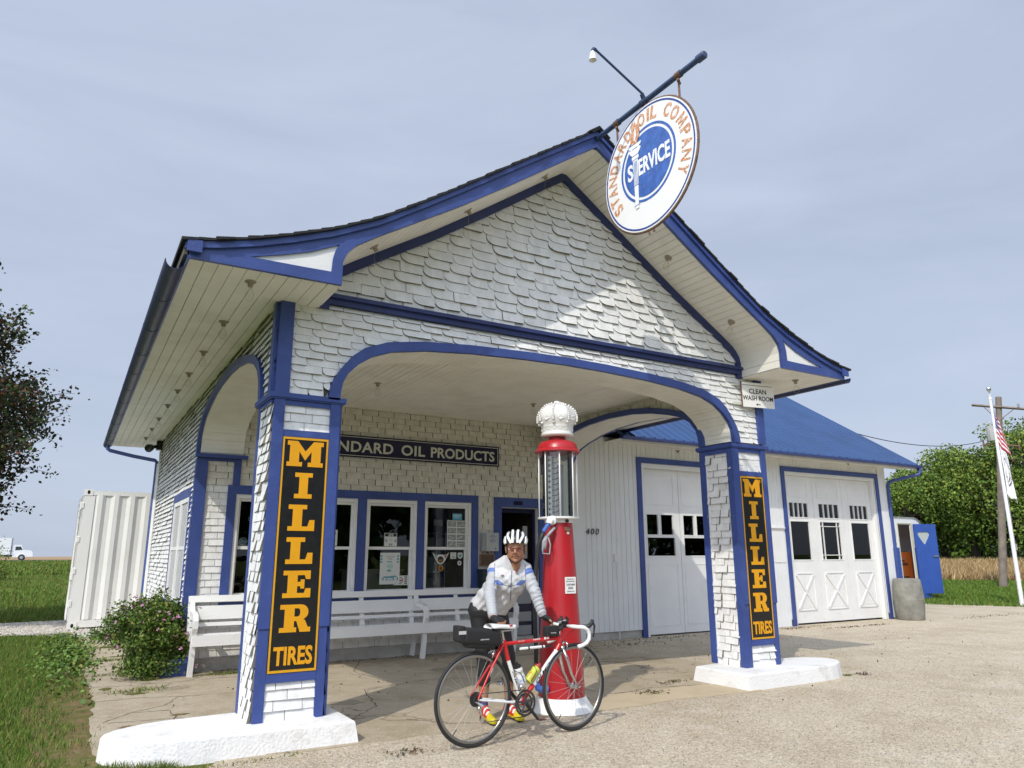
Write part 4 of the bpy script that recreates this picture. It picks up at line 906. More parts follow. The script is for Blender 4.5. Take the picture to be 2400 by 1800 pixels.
def tire_sign(x0, x1, z0, z1, label):
    t = thing('advertising_sign', ((x0+x1)/2, -0.03, z0), label, 'sign', 'tall tire signs on the front columns')
    F = Ff(-0.028)
    b = MB(); b.box(F, x0, x1, z0, z1, -0.012, 0.004); b.build('sign_panel', ['black'], t)
    e = 0.020; b = MB()
    for q in ((x0+0.002, x1-0.002, z1-e, z1-0.002), (x0+0.002, x1-0.002, z0+0.002, z0+e), (x0+0.002, x0+e*0.8, z0+e+0.0005, z1-e-0.0005), (x1-e*0.8, x1-0.002, z0+e+0.0005, z1-e-0.0005)): b.box(F, *q, 0.0045, 0.007)
    b.build('border', ['goldrim'], t)
    Wd = (x1-x0)*0.785; cx = (x0+x1)/2; H = (z1-z0); lh = H*0.109; step = H*0.1415; zt = z1-H*0.022
    l = MB()
    for i, ch in enumerate('MILLER'):
        zb = zt-lh-i*step
        Wk = Wd*(1.0 if ch in 'M' else 0.86)
        fill(l, F, [[(cx-Wk/2+p[0]*Wk, zb+p[1]*lh*1.04) for p in ol] for ol in slab_letter(ch)], 0.0045, 0.0075)
    text(l, F, 'TIRES', cx, z0+H*0.033, H*0.072, w=0.0045, depth=0.003, off=0.032, width=(x1-x0)*0.80)
    l.build('lettering', ['gold'], t)
tire_sign(0.075, 0.446, 0.489, 2.283, 'tall black tire advertising sign with amber letters on the near left column')
tire_sign(5.275, 5.646, 0.437, 2.238, 'tall black tire advertising sign with amber letters on the far right column')
# long wall sign
t = thing('wall_sign', (2.8, 3.95, 2.7), 'long navy oil products sign with cream letters on the office wall', 'sign')
F = Ff(3.965); b = MB(); b.box(F, 1.215, 4.344, 2.695, 3.005, 0, 0.018); b.build('sign_panel', ['navy'], t)
b = MB()
for q in ((1.235, 4.324, 2.977, 2.985), (1.235, 4.324, 2.715, 2.723), (1.235, 1.243, 2.7235, 2.9765), (4.316, 4.324, 2.7235, 2.9765)): b.box(F, *q, 0.0185, 0.02)
b.build('border', ['cream'], t)
b = MB()
text(b, F, 'STANDARD', 1.345, 2.772, 0.150, w=0.0185, off=0.022, align='LEFT', width=1.235, space=1.06)
text(b, F, 'OIL', 2.705, 2.772, 0.150, w=0.0185, off=0.022, align='LEFT', width=0.375, space=1.06)
text(b, F, 'PRODUCTS', 3.175, 2.772, 0.150, w=0.0185, off=0.022, align='LEFT', width=1.085, space=1.0)
b.build('lettering', ['cream'], t)
# wash room sign: flat board standing out from the column, edge hinged on brackets
t = thing('washroom_sign', (5.62, -0.02, 3.1), 'small white CLEAN WASH ROOM sign with an arrow high on the far right column', 'sign')
F0 = fr((5.37, -0.06, 3.06), (0.985, -0.17, 0), (0, 0, 1), (-0.17, -0.985, 0))
b = MB(); b.box(F0, 0, 0.475, 0.0, 0.30, -0.004, 0.004); b.build('sign_panel', ['signwhite'], t)
b = MB(); text(b, F0, 'CLEAN', 0.235, 0.168, 0.058, w=0.0045, off=0.006, width=0.25); text(b, F0, 'WASH ROOM', 0.235, 0.085, 0.058, w=0.0045, off=0.006, width=0.445)
b.box(F0, 0.02, 0.455, 0.265, 0.27, 0.0045, 0.006)
b.prism(F0, [(0.20, 0.036), (0.225, 0.050), (0.225, 0.040), (0.265, 0.040), (0.265, 0.032), (0.225, 0.032), (0.225, 0.022)], 0.0045, 0.006)
b.build('lettering', ['ink'], t)
b = MB()
for z in (0.02, 0.25): b.box(F0, -0.13, 0.03, z, z+0.028, -0.012, -0.0045)
b.build('bracket', ['cream'], t); b = MB(); b.box(F0, -0.012, 0.004, -0.01, 0.31, 0.0045, 0.012); b.build('hinge_rail', ['rust'], t)

# ------------------------------------------------ round sign, its pole and lamp
SX, SY, SZ, SR = 2.8625, -1.395, 4.815, 0.628
t = thing('sign_pole', (SX, -0.66, 5.48), 'dark blue iron pole jutting out from the roof ridge', 'sign pole')
b = MB(); b.tube([(SX, -0.55, 5.49), (SX, -2.13, 5.49)], 0.026, 14); b.lathe((SX, -2.07, 5.49), [(0.0, -0.005), (0.036, 0.0), (0.036, 0.075), (0.028, 0.085), (0, 0.088)], 14, ax=(0, -1, 0)); b.build('pole', ['poleblue'], t, auto=40)
b = MB(); b.lathe((SX, -1.33, 5.49), [(0.034, 0), (0.034, 0.08)], 14, ax=(0, -1, 0)); b.tube([(SX, -1.38, 5.49), (SX-0.04, -1.39, 5.55)], 0.022, 8); b.build('clamp', ['poleblue'], t, auto=40)
t = thing('sign_lamp', (SX-0.3, -1.4, 5.6), 'white cone lamp on a thin blue arm above the round sign', 'lamp')
b = MB(); b.tube([(SX-0.035, -1.395, 5.55), (2.275, -1.40, 5.812)], 0.011, 8); b.tube([(2.285, -1.40, 5.805), (2.262, -1.40, 5.806), (2.252, -1.40, 5.785)], 0.018, 8); b.build('arm', ['poleblue'], t, auto=40)
b = MB(); b.lathe((2.25, -1.40, 5.785), [(0.008, 0), (0.020, -0.02), (0.028, -0.05), (0.036, -0.10), (0.030, -0.099), (0.0, -0.06)], 14); b.build('lamp_shade', ['signwhite'], t, auto=40)
M['sblue'] = mat('painted_sign_blue', (0.045, 0.12, 0.40), 0.4, var=0.25, vscale=14, dirt=(0.2, 0.27, 0.5), dscale=22, damt=0.5, dpos=(0.55, 0.75))
M['sblue2'] = mat('painted_ring_blue', (0.03, 0.06, 0.27), 0.4)
M['orange'] = mat('faded_orange_paint', (0.55, 0.21, 0.065), 0.5, var=0.2, vscale=30, dirt=(0.74, 0.60, 0.48), dscale=45, damt=0.9, dpos=(0.47, 0.60))
t = thing('hanging_sign', (SX, SY, SZ), 'round white hanging sign with a torch on a blue SERVICE disc', 'sign')
def disc(rr, n=72, cx=0, cz=0): return [(cx+rr*math.cos(2*math.pi*i/n), cz+rr*math.sin(2*math.pi*i/n)) for i in range(n)]
for side in (-1, 1):
    F = fr((SX, SY, SZ), (0, -1, 0), (0, 0, 1), (-1, 0, 0)) if side < 0 else fr((SX, SY, SZ), (0, 1, 0), (0, 0, 1), (1, 0, 0))
    if side < 0:
        b = MB(); b.prism(F, disc(SR-0.012), -0.014, 0.014); b.build('sign_panel', ['signwhite'], t)
        b = MB()
        for rr, r0 in ((SR-0.004, 0.011),): 
            b.tube([(SX, SY+rr*math.cos(a), SZ+rr*math.sin(a)) for a in np.linspace(0, 2*math.pi, 49)], r0, 8, cap=False)
        b.build('rim', ['rust'], t, smooth=True)
    b = MB(); fill(b, F, [disc(SR-0.026), disc(SR-0.042)], 0.0145, 0.0165); b.build('ring', ['sblue2'], t)
    DX, DZ, DR = 0.0, 0.035, 0.372
    b = MB(); fill(b, F, [disc(DR, cx=DX, cz=DZ), disc(DR-0.024, cx=DX, cz=DZ)], 0.0145, 0.0165); fill(b, F, [disc(DR-0.05, cx=DX, cz=DZ)], 0.0145, 0.0165); b.build('disc', ['sblue'], t)
    b = MB(); text(b, F, 'S', -0.237, -0.045, 0.160, w=0.017, depth=0.002, off=0.03, width=0.078); text(b, F, 'ERVICE', 0.088, -0.045, 0.160, w=0.017, depth=0.002, off=0.03, width=0.42)
    sv_ = b.build('lettering', ['signwhite'], t); sv_['label'] = 'white SERVICE lettering across the blue disc'
    # circular text
    b = MB(); s_ = 'STANDARD OIL COMPANY'; a0, a1 = R(218), R(-36); rb = 0.445
    wts = {'I': 0.5, ' ': 0.75, 'M': 1.25, 'N': 1.1, 'O': 1.12, 'L': 0.85}; tot = sum(wts.get(c, 0.95) for c in s_); acc = 0
    for c in s_:
        wt = wts.get(c, 0.95); am = a0+(a1-a0)*(acc+wt/2)/tot; acc += wt
        if c == ' ': continue
        def wp(u, v, am=am): 
            # rigid rotation of the glyph, base on circle rb
            x = u; y = rb+v; ca, sa = math.cos(am-math.pi/2), math.sin(am-math.pi/2)
            return (x*ca-y*sa, x*sa+y*ca)
        if c == 'M':
            h_, w2 = 0.122, 0.052
            ol = [(-w2, 0), (-w2*0.62, 0), (-w2*0.55, h_*0.62), (-w2*0.12, h_*0.08), (w2*0.12, h_*0.08), (w2*0.55, h_*0.62), (w2*0.62, 0), (w2, 0), (w2*0.86, h_), (w2*0.50, h_), (0, h_*0.36), (-w2*0.50, h_), (-w2*0.86, h_)]
            b.prism(F, [wp(*q) for q in ol], 0.0145, 0.0165); continue
        text(b, F, c, 0, 0, 0.122, w=0.0145, depth=0.002, off=0.014 if c in 'MN' else 0.034, warp=wp, width=0.032 if c == 'I' else (0.100 if c in 'MO' else (0.096 if c == 'N' else 0.086)))
    l_ = b.build('lettering', ['orange'], t); l_['label'] = 'faded orange lettering round the edge of the sign'
    # torch
    b = MB(); X = -0.158
    def P2(pts): return [(X+p[0], p[1]) for p in pts]
    fill(b, F, [P2([(-0.022, -0.36), (0.022, -0.36), (0.034, 0.13), (0.045, 0.14), (0.05, 0.17), (0.035, 0.18), (0.075, 0.22), (0.08, 0.245), (0.055, 0.255), (0.085, 0.275), (0.09, 0.295), (-0.09, 0.295), (-0.085, 0.275), (-0.055, 0.255), (-0.08, 0.245), (-0.075, 0.22), (-0.035, 0.18), (-0.05, 0.17), (-0.045, 0.14), (-0.034, 0.13)])], 0.0195, 0.0215, 0)
    for xx in (-0.017, 0.0, 0.017): fill(b, F, [P2([(xx-0.003, -0.12), (xx+0.003, -0.12), (xx+0.004, 0.12), (xx-0.004, 0.12)])], 0.0217, 0.0225, 1)
    for zz in (0.135, 0.178, 0.25, -0.13, -0.33): fill(b, F, [P2([(-0.04, zz), (0.04, zz), (0.04, zz+0.006), (-0.04, zz+0.006)])], 0.0217, 0.0226, 1)
    fill(b, F, [P2([(-0.055, 0.305), (0.03, 0.30), (0.065, 0.36), (0.075, 0.42), (0.05, 0.50), (0.03, 0.47), (0.015, 0.53), (-0.005, 0.50), (-0.02, 0.545), (-0.045, 0.50), (-0.035, 0.44), (-0.055, 0.40)])], 0.0195, 0.0215, 2)
    fill(b, F, [P2([(-0.01, 0.33), (0.005, 0.33), (0.03, 0.39), (0.015, 0.47), (0.0, 0.40)])], 0.0217, 0.0226, 0)
    b.build('torch_emblem', ['signwhite', 'sblue', 'orange'], t)
for yy in (-0.97, -1.83):
    b = MB(); zt = SZ+math.sqrt(max(SR**2-(yy-SY)**2, 0)); b.tube([(SX, yy, 5.47), (SX, yy, 5.42), (SX, yy, zt)], 0.010, 8); b.tube([(SX-0.03, yy-0.02, 5.425), (SX+0.03, yy+0.02, 5.425)], 0.014, 8)
    b.lathe((SX, yy+0.03, 5.49), [(0.032, 0), (0.034, 0.06)], 12, ax=(0, -1, 0)); b.build('hanger', ['rust'], t, auto=40)
b = MB(); b.tube([(SX, -1.36, SZ-SR-0.01), (SX, -1.36, SZ-SR-0.035)], 0.01, 6); b.tube([(SX, -1.42, SZ-SR-0.01), (SX, -1.42, SZ-SR-0.03)], 0.01, 6); b.build('lug', ['rust'], t)

# house number
b = MB(); text(b, Ff(3.985), '400', 6.145, 1.682, 0.100, w=0.009, depth=0.006, off=0.0, width=0.275, shear=0.2, space=1.25)
tag(b.build('house_number', ['ink']), 'black house number 400 on the white board wall', 'house number')

# ------------------------------------------------ light bulbs
ordn = ['first', 'second', 'third', 'fourth', 'fifth', 'sixth', 'seventh', 'eighth', 'ninth']
def bulb(p, nrm, label, group, sc=1.0):
    t = thing('light_bulb', p, label, 'light bulb', group); p = np.array(p); n_ = np.array(nrm, float); n_ /= np.linalg.norm(n_)
    b = MB(); b.lathe(p, [(0.0, 0.0), (0.044*sc, 0.0), (0.042*sc, 0.007), (0.024*sc, 0.012), (0.018*sc, 0.045), (0.0, 0.046)], 16, ax=n_); b.build('socket', ['socket'], t, auto=40)
    a = n_*0.55+np.array([0, 0, -0.75]); a /= np.linalg.norm(a)
    b = MB(); b.lathe(p+n_*0.040, [(0.0, 0), (0.014*sc, 0.004), (0.017*sc, 0.025), (0.030*sc, 0.055), (0.036*sc, 0.08), (0.032*sc, 0.105), (0.018*sc, 0.12), (0, 0.124)], 16, ax=a); b.build('bulb_glass', ['bulb'], t, smooth=True)
for i, y in enumerate((-0.36, 0.79, 1.94, 3.0, 4.03, 5.1, 6.26, 7.35, 8.45)): bulb((-0.33, y, 3.41), (0, 0, -1), f'clear bulb under the left eave, {ordn[i]} from the front', 'bulbs under the left eave')
bulb((6.05, -0.31, 3.41), (0, 0, -1), 'clear bulb under the right eave tip beside the wash room sign', 'bulbs under the right eave')
sl_ = (0.67/math.hypot(1, 0.67), 1/math.hypot(1, 0.67))
for x, nm in ((2.43, 'topmost of three on the left slope'), (1.56, 'middle of three on the left slope'), (0.66, 'lowest of three on the left slope')):
    z = float(lo(x)); bulb((x, -0.32, z), (sl_[0], 0, -sl_[1]), f'clear bulb under the front gable overhang, {nm}', 'bulbs under the gable')
for x, nm in ((4.07, 'upper of two on the right slope'), (5.0, 'lower of two on the right slope')):
    z = float(lo(x)); bulb((x, -0.32, z), (-sl_[0], 0, -sl_[1]), f'bulb socket under the front gable overhang, {nm}', 'bulbs under the gable')
bulb((1.73, 2.37, 3.407), (0, 0, -1), 'clear bulb on the canopy ceiling near the left arch', 'bulbs on the canopy ceiling')
bulb((4.05, 2.47, 3.407), (0, 0, -1), 'clear bulb on the canopy ceiling above the gas pump', 'bulbs on the canopy ceiling')
bulb((12.83, 3.75, 3.258), (0, 0, -1), 'small clear bulb under the garage eave above the right door', 'garage bulbs')
bulb((7.94, 3.75, 3.18), (0, 0, -1), 'clear bulb on a wired black box under the garage gutter', 'garage bulbs')
t = thing('flood_light', (-0.1, 8.7, 3.3), 'black flood light at the rear corner under the left eave', 'flood light')
b = MB(); b.wbox(-0.12, -0.02, 8.72, 8.86, 3.24, 3.40); b.tube([(-0.12, 8.75, 3.3), (-0.2, 8.68, 3.27)], 0.03, 8); b.build('mount', ['black'], t)
b = MB(); b.lathe((-0.2, 8.66, 3.27), [(0.03, 0), (0.06, 0.03), (0.075, 0.12), (0.07, 0.13), (0, 0.11)], 16, ax=(-0.5, -0.8, -0.3)); b.build('lamp_head', ['black'], t, auto=40)

# ================================================================== GAS PUMP
PX, PY = 2.675, -0.113
M['red'] = mat('red_enamel', (0.40, 0.012, 0.018), 0.33, var=0.10, vscale=5, dirt=(0.26, 0.03, 0.03), dscale=5, damt=0.6, bump=0.05, bscale=30)
M['milk'] = mat('milk_glass', (0.69, 0.68, 0.65), 0.18)
M['rubber'] = mat('black_rubber', (0.02, 0.02, 0.022), 0.5)
M['hoseblue'] = mat('blue_pipe_paint', (0.05, 0.12, 0.40), 0.4)
gp = thing('gas_pump', (PX, PY, 0), 'tall red visible gas pump with a glass cylinder and white crown globe', 'gas pump')
c = (PX, PY, 0)
b = MB(); b.lathe(c, [(0.0, 0.001), (0.292, 0.001), (0.290, 0.012), (0.262, 0.045), (0.232, 0.09), (0.222, 0.118), (0.0, 0.12)], 40); b.build('base_flange', ['white'], gp, auto=35)
b = MB(); b.lathe(c, [(0.0, 0.10), (0.212, 0.10), (0.205, 0.3), (0.186, 0.65), (0.157, 1.18), (0.129, 1.645), (0.0, 1.646)], 48); b.build('column', ['red'], gp, auto=35)
b = MB(); b.lathe(c, [(0.0, 1.645), (0.131, 1.645), (0.134, 1.672), (0.16, 1.68), (0.197, 1.682), (0.199, 1.698), (0.15, 1.704), (0.0, 1.704)], 40); b.build('collar', ['white'], gp, auto=35)
for k in range(8):
    a = 2*math.pi*(k+0.35)/8; b = MB(); x, y = PX+0.183*math.cos(a), PY+0.183*math.sin(a); b.tube([(x, y, 1.69), (x, y, 2.325)], 0.0062, 8); b.build('cage_rod', ['white'], gp, smooth=True)
b = MB(); P = []
b.lathe(c, [(0.150, 1.704), (0.150, 2.33)], 40); b.f = b.f[:-2]; b.m = b.m[:-2]; b.build('glass_cylinder', [glassmat('cylinder_glass', (0.93, 0.95, 0.95), base=0.03)], gp, smooth=True)
b = MB(); b.tube([(PX+0.02, PY-0.01, 1.704), (PX+0.02, PY-0.01, 2.2)], 0.028, 12); b.tube([(PX-0.02, PY+0.05, 1.704), (PX-0.02, PY+0.05, 2.3)], 0.012, 8); b.lathe((PX+0.055, PY-0.03, 2.24), [(0, 0), (0.03, 0.0), (0.03, 0.05), (0, 0.055)], 12)
b.build('inner_pipe', ['grey'], gp, auto=40)
b = MB()
hx, hy = 0.84, -0.55
b.box(fr((PX-0.085*hx+0.02, PY-0.085*hy+0.03, 0), (hx, hy, 0), (0, 0, 1), (-0.55, -0.84, 0)), -0.004, 0.004, 1.704, 2.32, 0.0, 0.006, 1)
for k in range(11):
    z = 1.735+k*0.052; Fm = fr((PX-0.06*hx, PY-0.06*hy-0.03, z), (hx, hy, 0), (0, 0, 1), (-0.55, -0.84, 0))
    b.box(Fm, -0.052, -0.018, 0, 0.028, 0.0, 0.006, 0); b.box(Fm, -0.017, 0.03, 0.008, 0.014, 0.0, 0.012, 1)
    b.tube([Fm[0]+Fm[0]*0+np.array([0.02*hx, 0.02*hy, 0.01]), Fm[0]+np.array([0.05*hx, 0.05*hy, 0.03])], 0.004, 5, mi=1)
Fm = fr((PX+0.085*hx, PY+0.085*hy, 0), (hx, hy, 0), (0, 0, 1), (-0.55, -0.84, 0))
b.box(Fm, -0.012, 0.006, 1.72, 2.28, 0.0, 0.003, 2); b.box(Fm, 0.008, 0.014, 1.72, 2.28, 0.0, 0.004, 1)
for k in range(24): b.box(Fm, 0.014, 0.024, 1.73+k*0.023, 1.733+k*0.023, 0.0, 0.003, 1)
b.build('gallon_scale', ['signwhite', 'ink', 'cream'], gp)
b = MB(); b.lathe(c, [(0.0, 2.318), (0.150, 2.318), (0.214, 2.31), (0.221, 2.318), (0.214, 2.332), (0.196, 2.345), (0.186, 2.388), (0.165, 2.412), (0.12, 2.428), (0.084, 2.434), (0.080, 2.462), (0.0, 2.463)], 48); b.build('dome_cap', ['red'], gp, auto=35)
# crown globe
def crownfn(r, h, t):
    s = (h-2.475)/0.35
    k = 1.0
    if s > 0.42: k += 0.035*math.cos(8*t)*min(1, (s-0.42)*5)
    return r*k
b = MB(); prof = [(0.0, 2.466), (0.145, 2.468), (0.158, 2.478), (0.160, 2.495), (0.150, 2.503), (0.152, 2.515), (0.153, 2.55), (0.158, 2.556), (0.156, 2.564), (0.163, 2.585), (0.172, 2.60), (0.178, 2.62), (0.184, 2.64), (0.187, 2.655), (0.184, 2.68), (0.176, 2.71), (0.158, 2.738), (0.128, 2.765), (0.09, 2.785), (0.05, 2.795), (0.028, 2.80), (0.033, 2.812), (0.024, 2.826), (0.0, 2.83)]
b.lathe(c, prof, 64, fn=crownfn)
def bead(p, r, sq=1.0):
    p = np.array(p); b.lathe(p-np.array([0, 0, r]), [(r*math.sin(math.pi*i/6), r-r*math.cos(math.pi*i/6)) for i in range(7)], 8)
for k in range(16):
    a = 2*math.pi*k/16; bead((PX+0.153*math.cos(a), PY+0.153*math.sin(a), 2.532), 0.0075)
for k in range(8):
    a0 = 2*math.pi*k/8
    for q in range(11):                                        # arches of the crown, beaded
        tt = q/10; rr = np.interp(tt, [0, 0.25, 0.5, 0.75, 1], [0.196, 0.200, 0.180, 0.135, 0.06]); zz = np.interp(tt, [0, 0.25, 0.5, 0.75, 1], [2.62, 2.665, 2.722, 2.772, 2.80])
        bead((PX+rr*math.cos(a0), PY+rr*math.sin(a0), zz), 0.0115)
    a1 = a0+math.pi/8
    for q in range(10):                                        # scrolls
        th = q*0.62; rr = 0.034-0.0028*q; da = rr*math.cos(th)/0.178; dz = rr*math.sin(th)
        bead((PX+0.180*math.cos(a1+da), PY+0.180*math.sin(a1+da), 2.632+dz), 0.0085)
        bead((PX+0.180*math.cos(a1-da-0.0), PY+0.180*math.sin(a1-da), 2.632+dz*0.8), 0.007)
    bead((PX+0.178*math.cos(a0), PY+0.178*math.sin(a0), 2.595), 0.013)
b.build('crown_globe', ['milk'], gp, smooth=True)
b = MB(); b.tube([(2.53, -0.215, 1.668), (2.49, -0.235, 1.655), (2.478, -0.238, 1.63)], [0.033, 0.033, 0.028], 14); b.lathe((2.545, -0.21, 1.668), [(0, 0), (0.042, 0), (0.042, 0.03), (0, 0.032)], 16, ax=(-0.8, -0.5, -0.2)); b.build('hose_elbow', ['white'], gp, auto=40)
b = MB(); b.tube([(2.486, -0.238, 1.637), (2.458, -0.228, 1.60), (2.436, -0.215, 1.56)], 0.021, 12); b.build('hose_sleeve', ['hoseblue'], gp, auto=40)
b = MB(); hp = [(2.437, -0.215, 1.562), (2.415, -0.20, 1.50), (2.400, -0.18, 1.43), (2.392, -0.165, 1.32), (2.386, -0.14, 1.1), (2.384, -0.13, 0.9), (2.388, -0.13, 0.7), (2.39, -0.14, 0.52), (2.388, -0.14, 0.36)]
b.tube(hp, 0.019, 12); b.build('hose', ['rubber'], gp, smooth=True)
b = MB(); b.tube([(2.388, -0.14, 0.38), (2.385, -0.14, 0.33), (2.385, -0.14, 0.26), (2.40, -0.15, 0.21), (2.43, -0.165, 0.195), (2.475, -0.19, 0.198)], [0.024, 0.026, 0.026, 0.03, 0.03, 0.028], 14); b.lathe((2.46, -0.18, 0.198), [(0, 0), (0.034, 0), (0.034, 0.025), (0, 0.026)], 14, ax=(0.85, -0.5, 0)); b.build('drain_pipe', ['hoseblue'], gp, auto=40)
b = MB(); b.tube([(2.545, -0.235, 1.595), (2.50, -0.235, 1.555), (2.46, -0.225, 1.51)], 0.013, 10); b.tube([(2.462, -0.226, 1.515), (2.44, -0.215, 1.47), (2.43, -0.205, 1.40), (2.43, -0.205, 1.365), (2.485, -0.235, 1.358), (2.492, -0.24, 1.44), (2.475, -0.232, 1.51)], [0.016, 0.022, 0.010, 0.007, 0.007, 0.007, 0.006], 8)
b.tube([(2.45, -0.222, 1.49), (2.445, -0.215, 1.40)], 0.016, 8); b.build('nozzle', ['grey'], gp, smooth=True)
def on_pump(zc, ang_off, wd, h, z0, mats, name, textf=None, par=gp):
    # flat plate tangent to the column
    r0 = float(np.interp(zc, [0.1, 0.3, 0.65, 1.18, 1.645], [0.212, 0.205, 0.186, 0.157, 0.129]))+0.004
    base = math.atan2(-0.83, -0.56)+ang_off
    n_ = np.array([math.cos(base), math.sin(base), 0]); u_ = np.array([-n_[1], n_[0], 0])
    Fp = (np.array([PX, PY, z0])+n_*r0, u_, np.array([0, 0, 1.0]), n_)
    b = MB(); b.box(Fp, -wd/2, wd/2, 0, h, -0.004, 0.003); o = b.build(name, mats, par)
    return Fp, o
Fp, o = on_pump(1.08, 0.62, 0.118, 0.146, 1.008, ['signwhite'], 'warning_plate')
b = MB(); text(b, Fp, 'FOR USE AS A', 0, 0.122, 0.011, w=0.0033, depth=0.0012, width=0.085); text(b, Fp, 'MOTOR FUEL ONLY', 0, 0.102, 0.011, w=0.0033, depth=0.0012, width=0.095); text(b, Fp, 'CONTAINS', 0, 0.070, 0.019, w=0.0033, depth=0.0012, off=0.01, width=0.095); text(b, Fp, 'LEAD', 0, 0.040, 0.021, w=0.0033, depth=0.0012, off=0.015, width=0.055); text(b, Fp, '(TETRAETHYL)', 0, 0.015, 0.010, w=0.0033, depth=0.0012, width=0.085); b.build('lettering', ['ink'], o)
on_pump(1.585, 0.62, 0.066, 0.034, 1.570, ['rust'], 'name_plate'); on_pump(1.545, 0.66, 0.022, 0.022, 1.538, ['cream'], 'sticker')
b = MB(); b.lathe((2.665, -0.262, 1.660), [(0, 0), (0.016, 0), (0.016, 0.012), (0, 0.013)], 12, ax=(-0.2, -0.95, 0)); b.build('plug', ['ink'], gp)

# ================================================================== BENCH
bn = thing('bench', (2.2, 3.75, 0), 'long white slatted wooden bench against the office wall', 'bench')
def slat(z0, z1, y0, y1, name): b = MB(); b.wbox(0.03, 4.42, y0, y1, z0, z1); b.build(name, ['white'], bn)
FB3 = Fr_(0)
def yz(name, poly, x0, x1, mats=['white'], par=bn): b = MB(); b.prism(Fr_(x0), poly, 0, x1-x0); return b.build(name, mats, par)
yz('back_rail', [(3.885, 0.805), (3.915, 0.88), (3.945, 0.87), (3.915, 0.795)], 0.02, 4.43)
yz('back_rail', [(3.835, 0.605), (3.872, 0.762), (3.892, 0.757), (3.855, 0.60)], 0.04, 4.41)
yz('back_rail', [(3.818, 0.530), (3.828, 0.572), (3.848, 0.568), (3.838, 0.525)], 0.04, 4.41)
for k in range(4): y = 3.52+k*0.078; b = MB(); b.wbox(0.04, 4.41, y, y+0.068, 0.445-k*0.008, 0.468-k*0.008); b.build('seat_slat', ['white'], bn)
b = MB(); b.wbox(0.04, 4.41, 3.49, 3.515, 0.335, 0.455); b.build('apron', ['white'], bn)
for x in (0.05, 0.76, 1.47, 2.18, 2.89, 3.60, 4.36):
    yz('back_post', [(3.80, 0.40), (3.835, 0.39), (3.935, 0.80), (3.91, 0.81)], x-0.03, x+0.03)
def arm(x):
    cl = [(3.87, 0.80), (3.84, 0.74), (3.80, 0.70), (3.72, 0.685), (3.62, 0.68), (3.54, 0.66), (3.50, 0.61), (3.50, 0.54), (3.53, 0.46), (3.545, 0.34), (3.56, 0.2), (3.60, 0.0)]
    wds = [0.018, 0.018, 0.02, 0.024, 0.028, 0.03, 0.032, 0.03, 0.024, 0.026, 0.028, 0.03]
    q = np.array(cl); A = []; B_ = []
    for i in range(len(q)):
        t_ = q[min(i+1, len(q)-1)]-q[max(i-1, 0)]; t_ /= np.linalg.norm(t_); n_ = np.array([-t_[1], t_[0]]); A.append(tuple(q[i]+n_*wds[i])); B_.append(tuple(q[i]-n_*wds[i]))
    b = MB(); b.strip(Fr_(x-0.028), A, B_, 0, 0.056); b.build('arm_rest', ['white'], bn)
    yz('leg', [(3.82, 0.43), (3.86, 0.43), (3.98, 0.0), (3.93, 0.0)], x-0.028, x+0.028)
    yz('seat_support', [(3.52, 0.40), (3.86, 0.36), (3.86, 0.42), (3.52, 0.443)], x-0.025, x+0.025)
for x in (0.06, 2.96, 4.38): arm(x)

# ================================================================== wall fittings, notices
t = thing('wall_box', (4.17, 3.93, 1.41), 'grey metal box with printed notice between the window and the office door', 'box')
b = MB(); b.wbox(4.035, 4.30, 3.90, 3.985, 1.415, 1.675); b.build('case', ['grey'], t); b = MB(); b.wbox(4.095, 4.305, 3.885, 3.8985, 1.41, 1.68); lid = b.build('lid', [mat('pale_grey_enamel', (0.42, 0.44, 0.43), 0.4)], t)
b = MB(); F = Ff(3.885)
for i, (s_, wd_) in enumerate((('PRESS', 0.06), ('YOUR BUTTON', 0.12), ('FOR', 0.03), ('RECORDED', 0.10), ('MESSAGE', 0.09))): text(b, F, s_, 4.20, 1.640-i*0.024, 0.014, w=0.0005, depth=0.001, width=wd_, off=0.01)
b.lathe((4.25, 3.885, 1.45), [(0, 0), (0.01, 0), (0.01, 0.006), (0, 0.007)], 10, ax=(0, -1, 0)); b.build('lettering', ['sblue2'], lid)
for gx, gz, gr in ((4.07, 1.38, 0.014), (4.15, 1.37, 0.018), (4.22, 1.385, 0.014)): b = MB(); b.tube([(gx, 3.96, 1.41), (gx, 3.96, gz)], gr, 8); b.build('cable_gland', ['rust'], t)
t = thing('wooden_plaque', (4.15, 3.96, 1.2), 'small brown wooden plaque under the grey box by the office door', 'plaque')
b = MB(); b.wbox(4.028, 4.273, 3.955, 3.985, 1.195, 1.368); b.build('board', [mat('brown_frame', (0.22, 0.13, 0.07), 0.6)], t)
b = MB(); b.wbox(4.045, 4.256, 3.9515, 3.9545, 1.21, 1.352); b.build('inset', [mat('dark_brown_plate', (0.06, 0.035, 0.02), 0.5)], t)
b = MB()
for i in range(6): b.wbox(4.06, 4.24, 3.9500, 3.9512, 1.222+i*0.021, 1.227+i*0.021)
b.build('relief_lines', [mat('plaque_relief', (0.16, 0.10, 0.06), 0.5)], t)
t = thing('storage_bin', (4.12, 3.9, 0.8), 'dark green bin fixed below the brown plaque by the door', 'bin')
M['dgreen'] = mat('dark_green_plastic', (0.012, 0.025, 0.025), 0.45)
b = MB(); b.wbox(3.99, 4.26, 3.80, 3.985, 0.78, 1.09); b.build('body', ['dgreen'], t); b = MB(); b.wbox(3.98, 4.27, 3.79, 3.985, 1.092, 1.15); b.build('lid', ['dgreen'], t)

